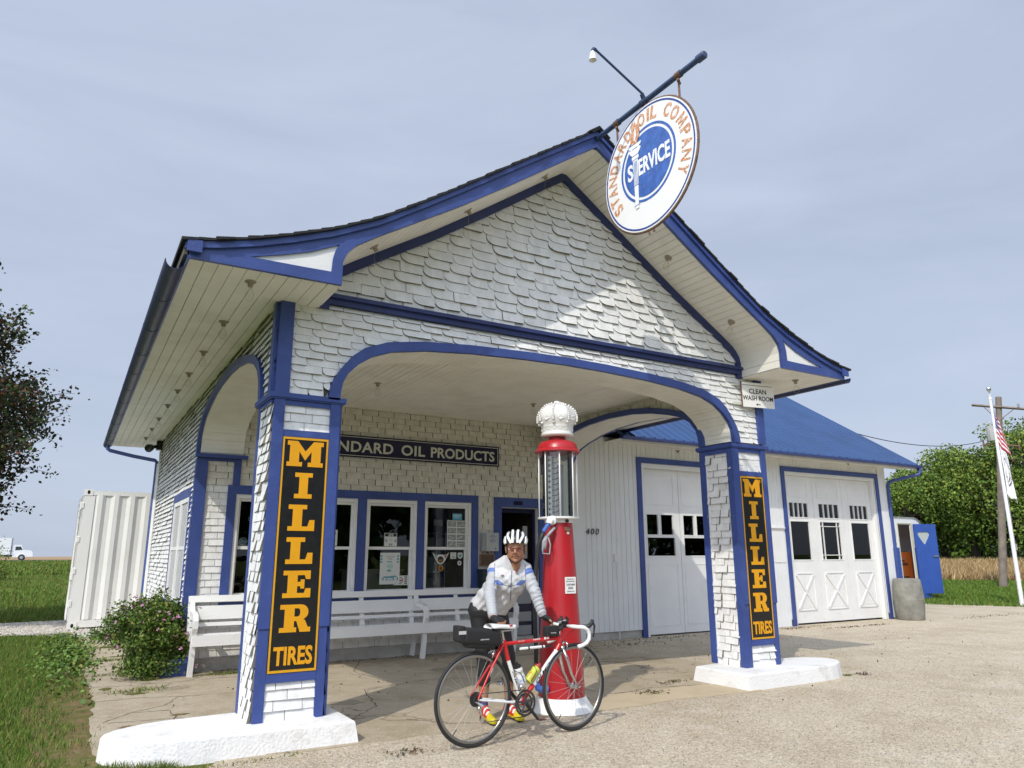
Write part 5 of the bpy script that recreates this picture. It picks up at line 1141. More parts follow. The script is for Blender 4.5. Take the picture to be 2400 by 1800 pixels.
def notice(name, x0, x1, z0, z1, col, label, cat, draw=None, y=4.018, group=None):
    t = thing(name, ((x0+x1)/2, y, z0), label, cat, group); F = Ff(y)
    b = MB(); b.box(F, x0, x1, z0, z1, -0.002, 0.001); b.build('sheet', [col], t)
    if draw: draw(t, F)
    return t
M['paper'] = mat('paper', (0.62, 0.64, 0.60), 0.7); M['teal'] = mat('teal_print', (0.12, 0.30, 0.34), 0.7); M['redprint'] = mat('red_print', (0.32, 0.04, 0.05), 0.7); M['greyprint'] = mat('grey_print', (0.25, 0.26, 0.25), 0.7)
M['cyan'] = mat('light_blue_card', (0.10, 0.36, 0.50), 0.6)
def d25(t, F):
    b = MB(); b.box(F, 2.533, 2.708, 1.612, 1.655, 0.0012, 0.002, 0); text(b, F, '25', 2.62, 1.619, 0.030, w=0.0022, depth=0.001, off=0.02, width=0.08, mi=1)
    for (s_, x, z, r_) in (('100', 2.552, 1.555, 1), ('50', 2.69, 1.555, 1)):
        def wp(u, v, x=x, z=z, r_=r_): return (x-v+0.012, z+u)
        text(b, F, s_, 0, 0, 0.024, w=0.0015, depth=0.001, off=0.02, warp=wp, mi=0)
    text(b, F, '75', 2.62, 1.487, 0.026, w=0.0015, depth=0.001, off=0.02, width=0.06, mi=0); text(b, F, 'TEX', 2.62, 1.575, 0.012, w=0.0015, depth=0.001, mi=2); text(b, F, 'NEWS', 2.62, 1.555, 0.012, w=0.0015, depth=0.001, mi=2)
    b.build('print', ['ink', 'paper', 'greyprint'], t)
notice('notice', 2.525, 2.715, 1.478, 1.660, 'paper', 'white 25 number sheet in the upper pane of the middle window', 'notice', d25, y=4.028)
def dav(t, F):
    b = MB(); text(b, F, 'AVAILABLE', 2.635, 1.325, 0.018, w=0.0012, depth=0.001, mi=1, off=0.01, width=0.13); text(b, F, 'HERE', 2.635, 1.295, 0.018, w=0.0012, depth=0.001, mi=1, off=0.01, width=0.06)
    for x in (2.497, 2.745):
        for z in (1.26, 1.30, 1.34): b.box(F, x-0.008, x+0.02, z-0.012, z+0.015, 0.0012, 0.002, 0)
    b.prism(F, [(2.585+0.05*math.cos(a)+0.05, 1.20+0.035*math.sin(a)) for a in np.linspace(0, 2*math.pi, 20)[:-1]], 0.0012, 0.0016, 2)
    b.box(F, 2.59, 2.66, 1.255, 1.27, 0.0012, 0.002, 0); b.box(F, 2.595, 2.65, 1.13, 1.155, 0.0012, 0.002, 0)
    b.prism(F, [(2.53, 1.01), (2.76, 1.01), (2.76, 1.045), (2.72, 1.075), (2.62, 1.065), (2.55, 1.065), (2.52, 1.04)], 0.0012, 0.002, 0)
    b.box(F, 2.545, 2.575, 1.012, 1.045, 0.0021, 0.0026, 3); b.box(F, 2.59, 2.68, 1.02, 1.04, 0.0021, 0.0026, 3); b.box(F, 2.70, 2.74, 1.015, 1.05, 0.0021, 0.0026, 3)
    b.build('print', ['teal', 'greyprint', mat('pale_green_print', (0.42, 0.55, 0.50), 0.7), 'paper'], t)
notice('poster', 2.485, 2.782, 0.957, 1.388, 'paper', 'pale AVAILABLE HERE poster in the lower pane of the middle window', 'poster', dav, y=4.055)
def dred(t, F):
    b = MB(); fill(b, F, [[(2.785+0.045*math.cos(a)+0.01, 1.005+0.045*math.sin(a)) for a in np.linspace(0, 2*math.pi, 24)[:-1]], [(2.795+0.035*math.cos(a), 1.005+0.035*math.sin(a)) for a in np.linspace(0, 2*math.pi, 24)[:-1]]], 0.0012, 0.002, 0)
    b.box(F, 2.765, 2.825, 0.995, 1.015, 0.0012, 0.002, 0)
    for i in range(4): b.box(F, 2.86+0.0, 2.90, 0.96+i*0.028, 0.975+i*0.028, 0.0012, 0.002, 1)
    b.build('print', ['redprint', 'ink'], t)
notice('notice', 2.70, 2.93, 0.942, 1.072, 'paper', 'small red and white notice beside the AVAILABLE HERE poster', 'notice', dred, y=4.060)
notice('card', 3.590, 3.745, 1.868, 1.960, 'cyan', 'light blue card at the top of the right hand window', 'card', lambda t, F: (lambda b: (b.box(F, 3.60, 3.735, 1.925, 1.935, 0.0012, 0.002), b.box(F, 3.62, 3.70, 1.905, 1.913, 0.0012, 0.002), b.build('print', ['paper'], t)))(MB()), y=4.028)
def dmap(t, F):
    b = MB()
    for i in range(2):
        for j in range(4):
            x0 = 3.515+i*0.150; z0 = 1.472+j*0.098; b.box(F, x0, x0+0.135, z0, z0+0.080, 0.0012, 0.0018, 0)
            for k in range(6): xx = x0+rng.uniform(0, 0.1); zz = z0+rng.uniform(0.005, 0.065); b.box(F, xx, xx+rng.uniform(0.015, 0.05), zz, zz+0.006, 0.0018, 0.0022+0.0001*k, 1)
    b.build('print', ['greyprint', 'paper'], t)
notice('picture_sheet', 3.505, 3.812, 1.462, 1.858, 'paper', 'sheet of eight grey pictures in the right hand window', 'picture sheet', dmap, y=4.030)
notice('card', 3.330, 3.474, 1.780, 1.872, 'greyprint', 'dim grey card left of the picture sheet in the right hand window', 'card', None, y=4.12)
def d23(t, F):
    b = MB()
    for i, s_ in enumerate(('23', '4', '27')): text(b, F, s_, 1.785, 1.630-i*0.058, 0.040, w=0.0012, depth=0.001, off=0.02, width=0.075 if len(s_) > 1 else 0.04)
    b.build('print', ['ink'], t)
notice('notice', 1.70, 1.845, 1.482, 1.692, 'paper', 'sheet of numbers 23 4 27 in the window right of the near column', 'notice', d23, y=4.028)
# window stickers
def sticker(name, outline, label, draw=None, m='paper'):
    t = thing(name, (outline[0][0], 4.055, outline[0][1]), label, 'sticker', 'stickers on the windows'); F = Ff(4.058); b = MB(); b.prism(F, outline, 0, 0.0012); b.build('sheet', [m], t)
    if draw: b = MB(); draw(b, F); b.build('print', ['ink', 'teal', 'redprint', 'goldrim'], t)
ci = lambda x, z, r_, n=20: [(x+r_*math.cos(a), z+r_*math.sin(a)) for a in np.linspace(0, 2*math.pi, n+1)[:-1]]
sticker('sticker', [(3.285, 1.392), (3.36, 1.345), (3.38, 1.362), (3.46, 1.362), (3.48, 1.345), (3.557, 1.392), (3.50, 1.285), (3.46, 1.235), (3.42, 1.222), (3.38, 1.235), (3.34, 1.285)], 'white winged 66 sticker low in the right hand window',
        lambda b, F: (b.prism(F, ci(3.42, 1.29, 0.048), 0.0013, 0.0018, 0), b.prism(F, ci(3.42, 1.29, 0.042), 0.0019, 0.0022, 0), text(b, F, '66', 3.42, 1.262, 0.035, w=0.0023, depth=0.001, width=0.05, mi=3), b.prism(F, [(3.30, 1.38), (3.36, 1.335), (3.35, 1.30)], 0.0013, 0.0018, 1), b.prism(F, [(3.54, 1.38), (3.48, 1.335), (3.49, 1.30)], 0.0013, 0.0018, 2)))
sticker('sticker', [(3.578, 1.300), (3.675, 1.300), (3.675, 1.392), (3.578, 1.392)], 'square white 66 sticker right of the winged one', lambda b, F: (text(b, F, 'ROUTE', 3.626, 1.365, 0.014, w=0.0013, depth=0.001, width=0.06, mi=0), text(b, F, '66', 3.626, 1.312, 0.038, w=0.0013, depth=0.001, width=0.05, mi=0)))
sticker('sticker', [(3.70, 1.385), (3.74, 1.392), (3.78, 1.385), (3.782, 1.335), (3.765, 1.308), (3.74, 1.300), (3.715, 1.308), (3.698, 1.335)], 'shield shaped teal edged sticker at the right of the right hand window', lambda b, F: (b.prism(F, ci(3.74, 1.345, 0.026), 0.0013, 0.0018, 1),))
sticker('sticker', ci(3.730, 1.238, 0.034), 'small round white sticker below the shield sticker', lambda b, F: (b.prism(F, ci(3.73, 1.238, 0.015), 0.0013, 0.0018, 0),))
sticker('sticker', ci(3.427, 1.168, 0.040), 'round gold ringed sticker below the winged 66 sticker', lambda b, F: (b.prism(F, ci(3.427, 1.168, 0.028), 0.0013, 0.0018, 0), b.prism(F, ci(3.427, 1.172, 0.014), 0.0019, 0.0022, 2)), m='goldrim')
sticker('sticker', ci(0.618, 1.532, 0.052), 'round pale blue sticker in the window left of the near column', lambda b, F: (b.prism(F, ci(0.618, 1.532, 0.040), 0.0013, 0.0018, 1),))
# things standing inside behind the windows
t = thing('display_cabinet', (2.5, 4.6, 0), 'white cabinet standing inside behind the middle window', 'cabinet')
b = MB(); b.wbox(2.25, 3.0, 4.5, 5.0, 0.02, 1.12); b.build('body', ['signwhite'], t); b = MB(); b.wbox(2.22, 3.03, 4.47, 5.03, 1.122, 1.15); b.build('top', ['signwhite'], t)
t = thing('wire_rack', (3.55, 4.7, 0), 'wire display rack inside the right hand window', 'rack')
b = MB()
for x in (3.35, 3.5, 3.65, 3.8): b.tube([(x, 4.7, 0.02), (x, 4.7, 1.7)], 0.006, 6)
for z in (0.5, 0.8, 1.1, 1.4, 1.68): b.tube([(3.3, 4.7, z), (3.85, 4.7, z), (3.85, 4.9, z), (3.3, 4.9, z), (3.3, 4.7, z)], 0.005, 6)
b.build('frame', ['steel'], t); b = MB()
for i in range(3):
    for j in range(4): b.wbox(3.33+i*0.17, 3.45+i*0.17, 4.72, 4.74, 0.52+j*0.3, 0.72+j*0.3)
b.build('leaflets', ['greyprint'], t)
# ================================================================== PLANTER AND BUSH
t = thing('planter', (-0.17, 3.95, 0), 'low blue wooden planter box at the left corner of the office', 'planter')
b = MB()
for q in ((-0.40, 0.06, 3.70, 3.725), (-0.40, 0.06, 4.14, 4.165), (-0.40, -0.375, 3.726, 4.139), (0.035, 0.06, 3.726, 4.139)): b.wbox(*q, 0.0, 0.19)
b.build('box_side', ['blue'], t); b = MB(); b.wbox(-0.374, 0.034, 3.727, 4.138, 0.02, 0.16); b.build('soil', ['soil'], t)
bush = thing('flowering_bush', (-0.35, 4.0, 0.1), 'leafy bush with small pink flowers growing out of the blue planter', 'bush')
b = MB(); tips = []
for i in range(84):
    a = rng.uniform(0, 6.28); r_ = 0.60*math.sqrt(rng.random()); tx, ty = -0.40+r_*math.cos(a)*0.95, 4.0+r_*math.sin(a)*0.85; tx = min(tx, 0.0)
    h = 0.80*math.sqrt(max(0.02, 1-(r_/0.66)**2))+rng.uniform(-0.12, 0.16); h = max(h, 0.12)
    p0 = np.array([-0.18+rng.normal(0, 0.08), 3.95+rng.normal(0, 0.08), 0.14]); p2 = np.array([tx, ty, h]); p1 = (p0+p2)/2+np.array([0, 0, 0.18])
    pts = [p0*(1-s)**2+2*p1*s*(1-s)+p2*s*s for s in np.linspace(0, 1, 6)]; tips.append(pts); b.tube(pts, [0.006, 0.005, 0.005, 0.004, 0.003, 0.002], 5, cap=False)
b.build('stem', [mat('bush_stem', (0.10, 0.09, 0.04), 0.8)], bush)
Cs = []
for pts in tips:
    for s in rng.uniform(0.18, 1.04, 330):
        k = s*5; i = int(min(k, 4)); p = pts[i]+(pts[i+1]-pts[i])*(k-i); Cs.append(p+rng.normal(0, 0.045*(1.35-0.5*s), 3))
Cs += list(np.array([-0.36, 3.70, 0.13])+rng.normal(0, 1, (2600, 3))*np.array([0.15, 0.06, 0.08]))+list(np.array([-0.46, 3.95, 0.16])+rng.normal(0, 1, (1500, 3))*np.array([0.08, 0.2, 0.09]))
Cs = np.array(Cs); Cs = Cs[(Cs[:, 2] > 0.03) & ~((Cs[:, 0] > -0.04) & (Cs[:, 1] > 3.98)) & (Cs[:, 0] < 0.10)]
leafmesh('foliage', Cs, 0.9, (0.010, 0.024), ['lf1', 'lf2', 'lf3'], (0.5, 0.3, 0.2), parent=bush, aspect=0.6, up=0.5)
M['pink'] = mat('pink_petal', (0.50, 0.27, 0.40), 0.6, var=0.2, vscale=30); M['pink2'] = mat('dark_pink_petal', (0.36, 0.09, 0.24), 0.6)
fl = []
for i in range(40):
    pts = tips[rng.integers(len(tips))]; p = pts[-1]*rng.uniform(0.85, 1.0)+pts[-2]*0; fl.append(np.array([p[0], p[1]-0.05, p[2]])+rng.normal(0, 0.05, 3))
Cf = np.repeat(np.array(fl), 6, 0)+rng.normal(0, 0.007, (40*6, 3)); leafmesh('flower', Cf, 1.0, (0.008, 0.015), ['pink', 'pink2'], (0.7, 0.3), parent=bush, aspect=0.9)

# ================================================================== BICYCLE
RC = np.array([1.372, -0.880, 0.327]); BD = np.array([0.9985, 0.0545, 0]); BN = np.array([0.0545, -0.9985, 0])   # axis, and the side facing the camera
def bp(a, z, s=0.0): return RC*np.array([1, 1, 0])+BD*a+BN*s+np.array([0, 0, z])
WR = 0.327; WB = 0.938
M['bred'] = mat('bike_red', (0.50, 0.015, 0.018), 0.22); M['bwhite'] = mat('bike_white', (0.75, 0.75, 0.74), 0.25); M['tyre'] = mat('tyre_rubber', (0.018, 0.018, 0.019), 0.7)
M['alloy'] = mat('polished_alloy', (0.62, 0.62, 0.63), 0.22, metal=1.0); M['rimm'] = mat('grey_rim', (0.30, 0.29, 0.27), 0.3, metal=0.85); M['spk'] = mat('dull_spoke', (0.35, 0.35, 0.35), 0.5, metal=0.3); M['chainm'] = mat('oily_chain', (0.08, 0.08, 0.085), 0.4, metal=0.8)
M['bkp'] = mat('black_plastic', (0.015, 0.015, 0.016), 0.4); M['cloth'] = mat('black_nylon', (0.012, 0.012, 0.013), 0.75, bump=0.2, bscale=120)
bk = thing('bicycle', tuple(bp(0.45, 0)), 'red and white road bicycle with white bar tape standing beside the gas pump', 'bicycle')
def ring(mb, c, R_, r_, ax, seg=64, rs=8, mi=None, sx=1.0):
    # torus with flattened section possible
    c = np.array(c); A = np.array(ax, float); A /= np.linalg.norm(A); x = np.array([0, 0, 1.0]); y = np.cross(A, x); P = []
    for i in range(seg):
        t = 2*math.pi*i/seg; d = x*math.cos(t)+y*math.sin(t)
        for k in range(rs):
            q = 2*math.pi*k/rs; P.append(c+d*(R_+r_*math.cos(q))+A*(r_*sx*math.sin(q)))
    Fs = [(i*rs+k, i*rs+(k+1) % rs, ((i+1) % seg)*rs+(k+1) % rs, ((i+1) % seg)*rs+k) for i in range(seg) for k in range(rs)]
    mb.add(P, Fs, mi)
def wheel(c, ax, n, rear):
    w_ = thing('wheel', tuple(c), None, None); w_.parent = bk; w_.matrix_parent_inverse = parent_world(bk).inverted()
    A = np.array(ax, float)
    b = MB(); ring(b, c, WR-0.012, 0.0125, A, 72, 10); b.build('tyre', ['tyre'], w_, smooth=True)
    b = MB(); ring(b, c, WR-0.033, 0.0115, A, 72, 8, sx=0.75); b.build('rim', ['rimm'], w_, auto=50)
    b = MB(); b.lathe(c-A*0.045, [(0, 0), (0.008, 0.0), (0.008, 0.02), (0.021, 0.021), (0.021, 0.025), (0.012, 0.03), (0.012, 0.06), (0.021, 0.065), (0.021, 0.069), (0.008, 0.07), (0.008, 0.09), (0, 0.09)], 16, ax=A); b.build('hub', ['alloy'], w_, auto=40)
    b = MB(); x = np.array([0, 0, 1.0]); y = np.cross(A, x)
    for i in range(n):
        a = 2*math.pi*i/n+0.1; s = (1 if i % 2 else -1)*0.022; off = 0.6 if (i//2) % 2 else -0.6
        d = x*math.cos(a)+y*math.sin(a); d2 = x*math.cos(a+off)+y*math.sin(a+off)
        b.tube([c+d2*0.019+A*s, c+d*(WR-0.043)], 0.0012, 4, cap=False)
    b.build('spokes', ['spk'], w_)
    b = MB(); d = x*math.cos(2.5)+y*math.sin(2.5); b.tube([c+d*(WR-0.045), c+d*(WR-0.09)], 0.003, 6); b.build('valve', ['bkp'], w_)
    return w_
fax = BN*0.995+BD*0.06; fax /= np.linalg.norm(fax)
rearC = bp(0.0, WR); frontC = bp(WB, WR)
wheel(rearC, BN, 24, True); wheel(frontC, fax, 20, False)
BB = bp(0.425, 0.262); ST = bp(0.275, 0.735); HTt = bp(0.783, 0.714); HTb = bp(0.804, 0.642); SC_ = bp(0.262, 0.70)
b = MB()
b.tube([SC_+np.array([0, 0, 0.02]), bp(0.305, 0.57)], 0.0155, 14, mi=0); b.tube([bp(0.305, 0.57), BB], 0.0155, 14, mi=1)
b.tube([SC_-np.array([0, 0, 0.01]), HTt-np.array([0, 0, 0.012])], 0.0150, 14, mi=0)
b.tube([HTb+np.array([0, 0, 0.018])-BD*0.002, bp(0.765, 0.608)], 0.0185, 14, mi=0); b.tube([bp(0.765, 0.608), bp(0.535, 0.374)], 0.0185, 14, mi=1); b.tube([bp(0.535, 0.374), BB], 0.0185, 14, mi=0)
b.tube([HTt+(HTt-HTb)*0.1, HTb-(HTt-HTb)*0.1], 0.0185, 14, mi=0)
for s in (-1, 1):
    b.tube([bp(0.255, 0.69, s*0.012), bp(0.12, 0.50, s*0.026), bp(0.0, WR, s*0.060)], [0.0085, 0.0085, 0.007], 10, mi=0)
    b.tube([bp(0.405, 0.262, s*0.02), bp(0.25, 0.285, s*0.034), bp(0.0, WR, s*0.060)], [0.010, 0.009, 0.0075], 10, mi=1)
b.lathe(BB-BN*0.035, [(0, 0), (0.021, 0), (0.021, 0.07), (0, 0.07)], 16, ax=BN, mi=0)
b.build('frame', ['bred', 'bwhite'], bk, auto=40)
# frame lettering on the camera side
def along(p0, p1, off):
    d_ = np.array(p1)-np.array(p0); d_ /= np.linalg.norm(d_); v_ = np.cross(BN, d_); v_ = v_ if v_[2] > 0 else -v_
    return (np.array(p0)+BN*off, d_, v_, BN)
b = MB()
text(b, along(BB, bp(0.765, 0.608), 0.0190), 'OLMO', 0.275, -0.011, 0.023, w=0.0, depth=0.0006, off=0.02, width=0.19, shear=0.3, mi=1)
text(b, along(SC_, HTt, 0.0155), 'OLMO', 0.30, -0.006, 0.011, w=0.0, depth=0.0006, off=0.03, width=0.07, shear=0.3, mi=0); text(b, along(SC_, HTt, 0.0155), 'Genova Sport', 0.155, -0.004, 0.009, w=0.0, depth=0.0006, width=0.06, shear=0.3, mi=0)
for u_ in (0.372, 0.40): b.box(along(SC_, HTt, 0.0155), u_, u_+0.02, -0.008, 0.008, 0, 0.0006, 0)
text(b, along(bp(0.305, 0.57), BB, 0.016), 'OLMO', 0.15, -0.007, 0.013, w=0.0, depth=0.0006, off=0.02, width=0.13, shear=0.3, mi=1)
text(b, along(bp(0.03, 0.36), bp(0.24, 0.66), 0.040), 'OLMO', 0.17, -0.005, 0.010, w=-0.008, depth=0.0006, off=0.02, width=0.07, shear=0.3, mi=0)
b.build('frame_lettering', ['bwhite', 'ink'], bk)
b = MB()
for s in (-1, 1): b.tube([bp(0.812, 0.636, s*0.020)+np.array([0, 0, -0.01]), bp(0.835, 0.55, s*0.046), bp(0.872, 0.43, s*0.050), bp(0.938, WR, s*0.052)], [0.012, 0.0125, 0.010, 0.007], 10)
b.tube([bp(0.814, 0.628, -0.03), bp(0.814, 0.628, 0.03)], 0.014, 10); b.build('fork', ['alloy'], bk, smooth=True)
b = MB()
for s in (-1, 1): b.tube([frontC+fax*s*0.046, frontC+fax*s*0.068], 0.008, 8); b.tube([rearC+BN*s*0.05, rearC+BN*s*0.075], 0.008, 8)
b.tube([rearC-BN*0.075, rearC-BN*0.08+np.array([-0.02, 0, 0.045])], 0.004, 6); b.build('axle_skewer', ['alloy'], bk, auto=40)
# seat post and saddle
b = MB(); b.tube([SC_, bp(0.247, 0.775)], 0.0125, 12); b.tube([bp(0.225, 0.785, 0.018), bp(0.34, 0.785, 0.010)], 0.003, 6); b.tube([bp(0.225, 0.785, -0.018), bp(0.34, 0.785, -0.010)], 0.003, 6); b.build('seat_post', ['alloy'], bk, auto=40)
def saddle():
    b = MB(); n = 16; P = []; prof = [(0.118, 0.060), (0.135, 0.068), (0.165, 0.066), (0.20, 0.054), (0.235, 0.040), (0.27, 0.028), (0.31, 0.021), (0.345, 0.019), (0.365, 0.015), (0.372, 0.006)]
    for i, (a, hw) in enumerate(prof):
        zc = 0.818+0.012*math.cos((a-0.12)*12)*(1 if a < 0.25 else 0.7)
        for k in range(n):
            q = 2*math.pi*k/n; P.append(bp(a, zc+0.016*math.sin(q)*(1 if math.sin(q) > 0 else 1.1)-0.35*hw*abs(math.cos(q))**2*0.5, hw*math.cos(q)))
    Fs = [(i*n+k, i*n+(k+1) % n, (i+1)*n+(k+1) % n, (i+1)*n+k) for i in range(len(prof)-1) for k in range(n)]+[tuple(range(n)), tuple((len(prof)-1)*n+k for k in range(n))[::-1]]
    b.add(P, Fs); o = b.build('saddle', ['bwhite'], bk, smooth=True); return o
saddle()
b = MB(); b.tube([bp(0.305, 0.822, 0.021), bp(0.33, 0.824, 0.018)], 0.006, 8); b.build('saddle_mark', ['bred'], bk)
def hb(a, z, s=0.0): return bp(a-0.042, z+0.009, s)
# handlebar: stem, bar, drops, tape, hoods
b = MB(); b.tube([HTt+np.array([0, 0, 0.0]), HTt+np.array([-0.008, 0, 0.05])], 0.016, 12); b.tube([HTt+np.array([-0.006, 0, 0.04]), hb(0.885, 0.785)], 0.014, 12); b.tube([hb(0.885, 0.785, -0.05), hb(0.885, 0.785, 0.05)], 0.0155, 12); b.build('stem', ['bkp'], bk, auto=40)
for s in (-1, 1):
    b = MB(); pts = [hb(0.885, 0.785, s*0.03), hb(0.885, 0.787, s*0.12), hb(0.892, 0.787, s*0.175), hb(0.925, 0.785, s*0.197), hb(0.962, 0.770, s*0.20), hb(0.985, 0.735, s*0.20), hb(0.982, 0.695, s*0.20), hb(0.955, 0.665, s*0.20), hb(0.915, 0.650, s*0.20), hb(0.87, 0.643, s*0.20)]
    b.tube(pts, [0.0105]+[0.0148]*9, 14); b.build('bar_tape', ['bwhite'], bk, smooth=True)
    b = MB(); b.tube([hb(0.955, 0.782, s*0.20), hb(0.985, 0.792, s*0.20), hb(1.012, 0.812, s*0.20), hb(1.022, 0.838, s*0.20)], [0.013, 0.017, 0.016, 0.013], 12); b.build('brake_hood', ['rubber'], bk, smooth=True)
    b = MB(); b.tube([hb(1.020, 0.825, s*0.20), hb(1.038, 0.79, s*0.202), hb(1.030, 0.74, s*0.203), hb(1.022, 0.705, s*0.204)], [0.010, 0.008, 0.006, 0.005], 8); b.build('brake_lever', ['bkp'], bk, smooth=True)
    b = MB(); b.tube([hb(1.005, 0.81, s*0.20), hb(0.97, 0.79, s*0.12), hb(0.93, 0.74, s*0.04), hb(0.86, 0.68, 0.02*s), hb(0.86, 0.64, 0.0)], 0.0025, 6); b.build('cable', ['bkp'], bk, smooth=True)
b = MB(); b.tube([hb(0.905, 0.805, 0.015), hb(0.918, 0.835, 0.012), hb(0.90, 0.85, 0.012)], [0.012, 0.014, 0.010], 10); b.tube([hb(0.895, 0.808, -0.03), hb(0.895, 0.81, 0.04)], 0.012, 8); b.build('cycle_computer', ['bkp'], bk, auto=40)
b = MB(); b.tube([hb(0.90, 0.80, -0.09), hb(0.925, 0.812, -0.05)], 0.013, 10); b.tube([hb(0.925, 0.812, -0.05), hb(0.935, 0.815, -0.035)], 0.016, 10); b.build('front_light', ['alloy'], bk, auto=40)
# brakes
b = MB()
for s in (-1, 1): b.tube([bp(0.845, 0.672, 0.0), bp(0.855, 0.655, s*0.030), bp(0.850, 0.622, s*0.024)], [0.008, 0.007, 0.006], 8)
b.tube([bp(0.822, 0.655), bp(0.855, 0.672)], 0.010, 8); b.build('front_brake', ['alloy'], bk, smooth=True)
b = MB()
for s in (-1, 1): b.tube([bp(0.165, 0.645, 0.0), bp(0.15, 0.635, s*0.030), bp(0.145, 0.60, s*0.024)], [0.008, 0.007, 0.006], 8)
b.tube([bp(0.19, 0.64), bp(0.155, 0.65)], 0.010, 8); b.build('rear_brake', ['alloy'], bk, smooth=True)
# drivetrain on the camera side
def flatring(mb, c, r1, r0, w0, w1, F=None, teeth=0, mi=None):
    o = (np.array(c), BD, np.array([0, 0, 1.0]), BN); n = 72
    out = [((r1+(0.004 if (teeth and i % 2) else 0))*math.cos(2*math.pi*i/n), (r1+(0.004 if (teeth and i % 2) else 0))*math.sin(2*math.pi*i/n)) for i in range(n)]
    fill(mb, o, [out, disc(r0, 48)], w0, w1, mi)
cs = MB(); flatring(cs, BB, 0.092, 0.078, 0.050, 0.053, teeth=1); flatring(cs, BB, 0.068, 0.056, 0.043, 0.046, teeth=1)
for k in range(5):
    a = 2*math.pi*k/5+0.4; cs.tube([BB+BN*0.056, BB+BN*0.052+BD*0.082*math.cos(a)+np.array([0, 0, 0.082*math.sin(a)])], [0.010, 0.006], 6)
cs.build('chainring', ['chainm'], bk, auto=40)
def crank(a, s, name='crank'):
    e = BB+BD*0.168*math.cos(a)+np.array([0, 0, 0.168*math.sin(a)])+BN*s*0.068
    b = MB(); b.tube([BB+BN*s*0.060, e], [0.014, 0.010], 10); b.build('crank_arm', ['bkp'], bk, auto=40)
    b = MB(); b.tube([e, e+BN*s*0.02], 0.008, 8); b.box((e+BN*s*0.05, BD, np.array([0, 0, 1.0]), BN), -0.034, 0.034, -0.009, 0.009, -0.028, 0.020); b.tube([e+BN*s*0.03-BD*0.02, e+BN*s*0.06+BD*0.02+np.array([0, 0, -0.012])], 0.010, 8); b.build('pedal', ['alloy'], bk, auto=40)
crank(R(-50), 1); crank(R(130), -1)
b = MB(); 
for r_, w_0 in ((0.050, 0.030), (0.045, 0.034), (0.040, 0.038), (0.034, 0.042), (0.028, 0.046)): flatring(b, rearC, r_, 0.014, w_0-0.001, w_0+0.001, teeth=1)
b.build('cassette', ['chainm'], bk)
J1 = bp(0.022, 0.262, 0.046); J2 = bp(0.045, 0.185, 0.046)
b = MB(); b.tube([BB+BN*0.051+np.array([0, 0, 0.094]), rearC+BN*0.042+np.array([0, 0, 0.036])], 0.0035, 6); b.tube([BB+BN*0.051-np.array([0, 0, 0.094]), J2+np.array([0, 0, -0.018])], 0.0035, 6); b.tube([J2+BD*-0.018, J1+BD*0.016], 0.0035, 6); b.build('chain', ['chainm'], bk, smooth=True)
b = MB(); b.tube([bp(0.0, 0.31, 0.05), bp(0.035, 0.285, 0.062), bp(0.022, 0.262, 0.055)], [0.008, 0.016, 0.010], 10); b.tube([J1+BN*0.006, J2+BN*0.006], 0.006, 6)
for J in (J1, J2): b.lathe(J-BN*0.005, [(0, 0), (0.019, 0), (0.019, 0.008), (0, 0.009)], 14, ax=BN)
b.build('rear_derailleur', ['alloy'], bk, auto=40)
b = MB(); b.tube([bp(0.38, 0.36, 0.03), bp(0.395, 0.385, 0.045), bp(0.43, 0.365, 0.05)], [0.012, 0.012, 0.006], 8); b.build('front_derailleur', ['alloy'], bk, smooth=True)
b = MB(); b.tube([bp(0.40, 0.648, 0.022), bp(0.63, 0.650, 0.022)], 0.0105, 12, mi=0); b.tube([bp(0.63, 0.650, 0.022), bp(0.70, 0.651, 0.022)], 0.0095, 12, mi=1)
for a in (0.47, 0.60): b.tube([bp(a, 0.648, 0.022), bp(a+0.012, 0.648, 0.022)], 0.0135, 12, mi=1)
b.build('hand_pump', ['bwhite', 'bkp'], bk, auto=40)
# bottle cages
def cage(c, d_):
    b = MB(); d_ = np.array(d_); u_ = np.cross(BN, d_)
    for s in (-1, 1): b.tube([c-d_*0.03-u_*0.02, c-d_*0.02+BN*s*0.036, c+d_*0.06+BN*s*0.037+u_*0.01, c+d_*0.085+u_*0.034+BN*s*0.01, c+d_*0.09+u_*0.035], 0.003, 6)
    b.build('bottle_cage', ['bkp'], bk, smooth=True)
def bottle(name, c, d_, label, cols):
    c = np.array(c); t = thing('water_bottle', tuple(c), label, 'bottle', 'bottles in the bicycle cages')
    b = MB(); b.lathe(c, [(0, -0.001), (0.030, 0.0), (0.034, 0.006), (0.034, 0.075), (0.030, 0.083), (0.030, 0.093), (0.034, 0.10), (0.034, 0.118), (0.028, 0.130), (0, 0.131)], 22, ax=d_); b.build('flask', [cols[0]], t, auto=50)
    b = MB(); b.lathe(c+np.array(d_)*0.131, [(0, 0), (0.029, 0.0), (0.029, 0.016), (0.012, 0.022), (0.011, 0.036), (0.014, 0.038), (0, 0.046)], 18, ax=d_); b.build('cap', [cols[1]], t, auto=50)
    b = MB(); b.lathe(c+np.array(d_)*0.018, [(0.0345, 0), (0.0348, 0.001), (0.0348, 0.05), (0.0345, 0.051)], 22, ax=d_); b.f = b.f[:-2]; b.m = b.m[:-2]; b.build('printed_band', [cols[2]], t, smooth=True)
dd = (bp(0.765, 0.608)-BB); dd /= np.linalg.norm(dd); du = np.cross(dd, BN); du = du if du[2] > 0 else -du
c1 = BB+dd*0.140+du*0.056; cage(BB+dd*0.175+du*0.056, dd)
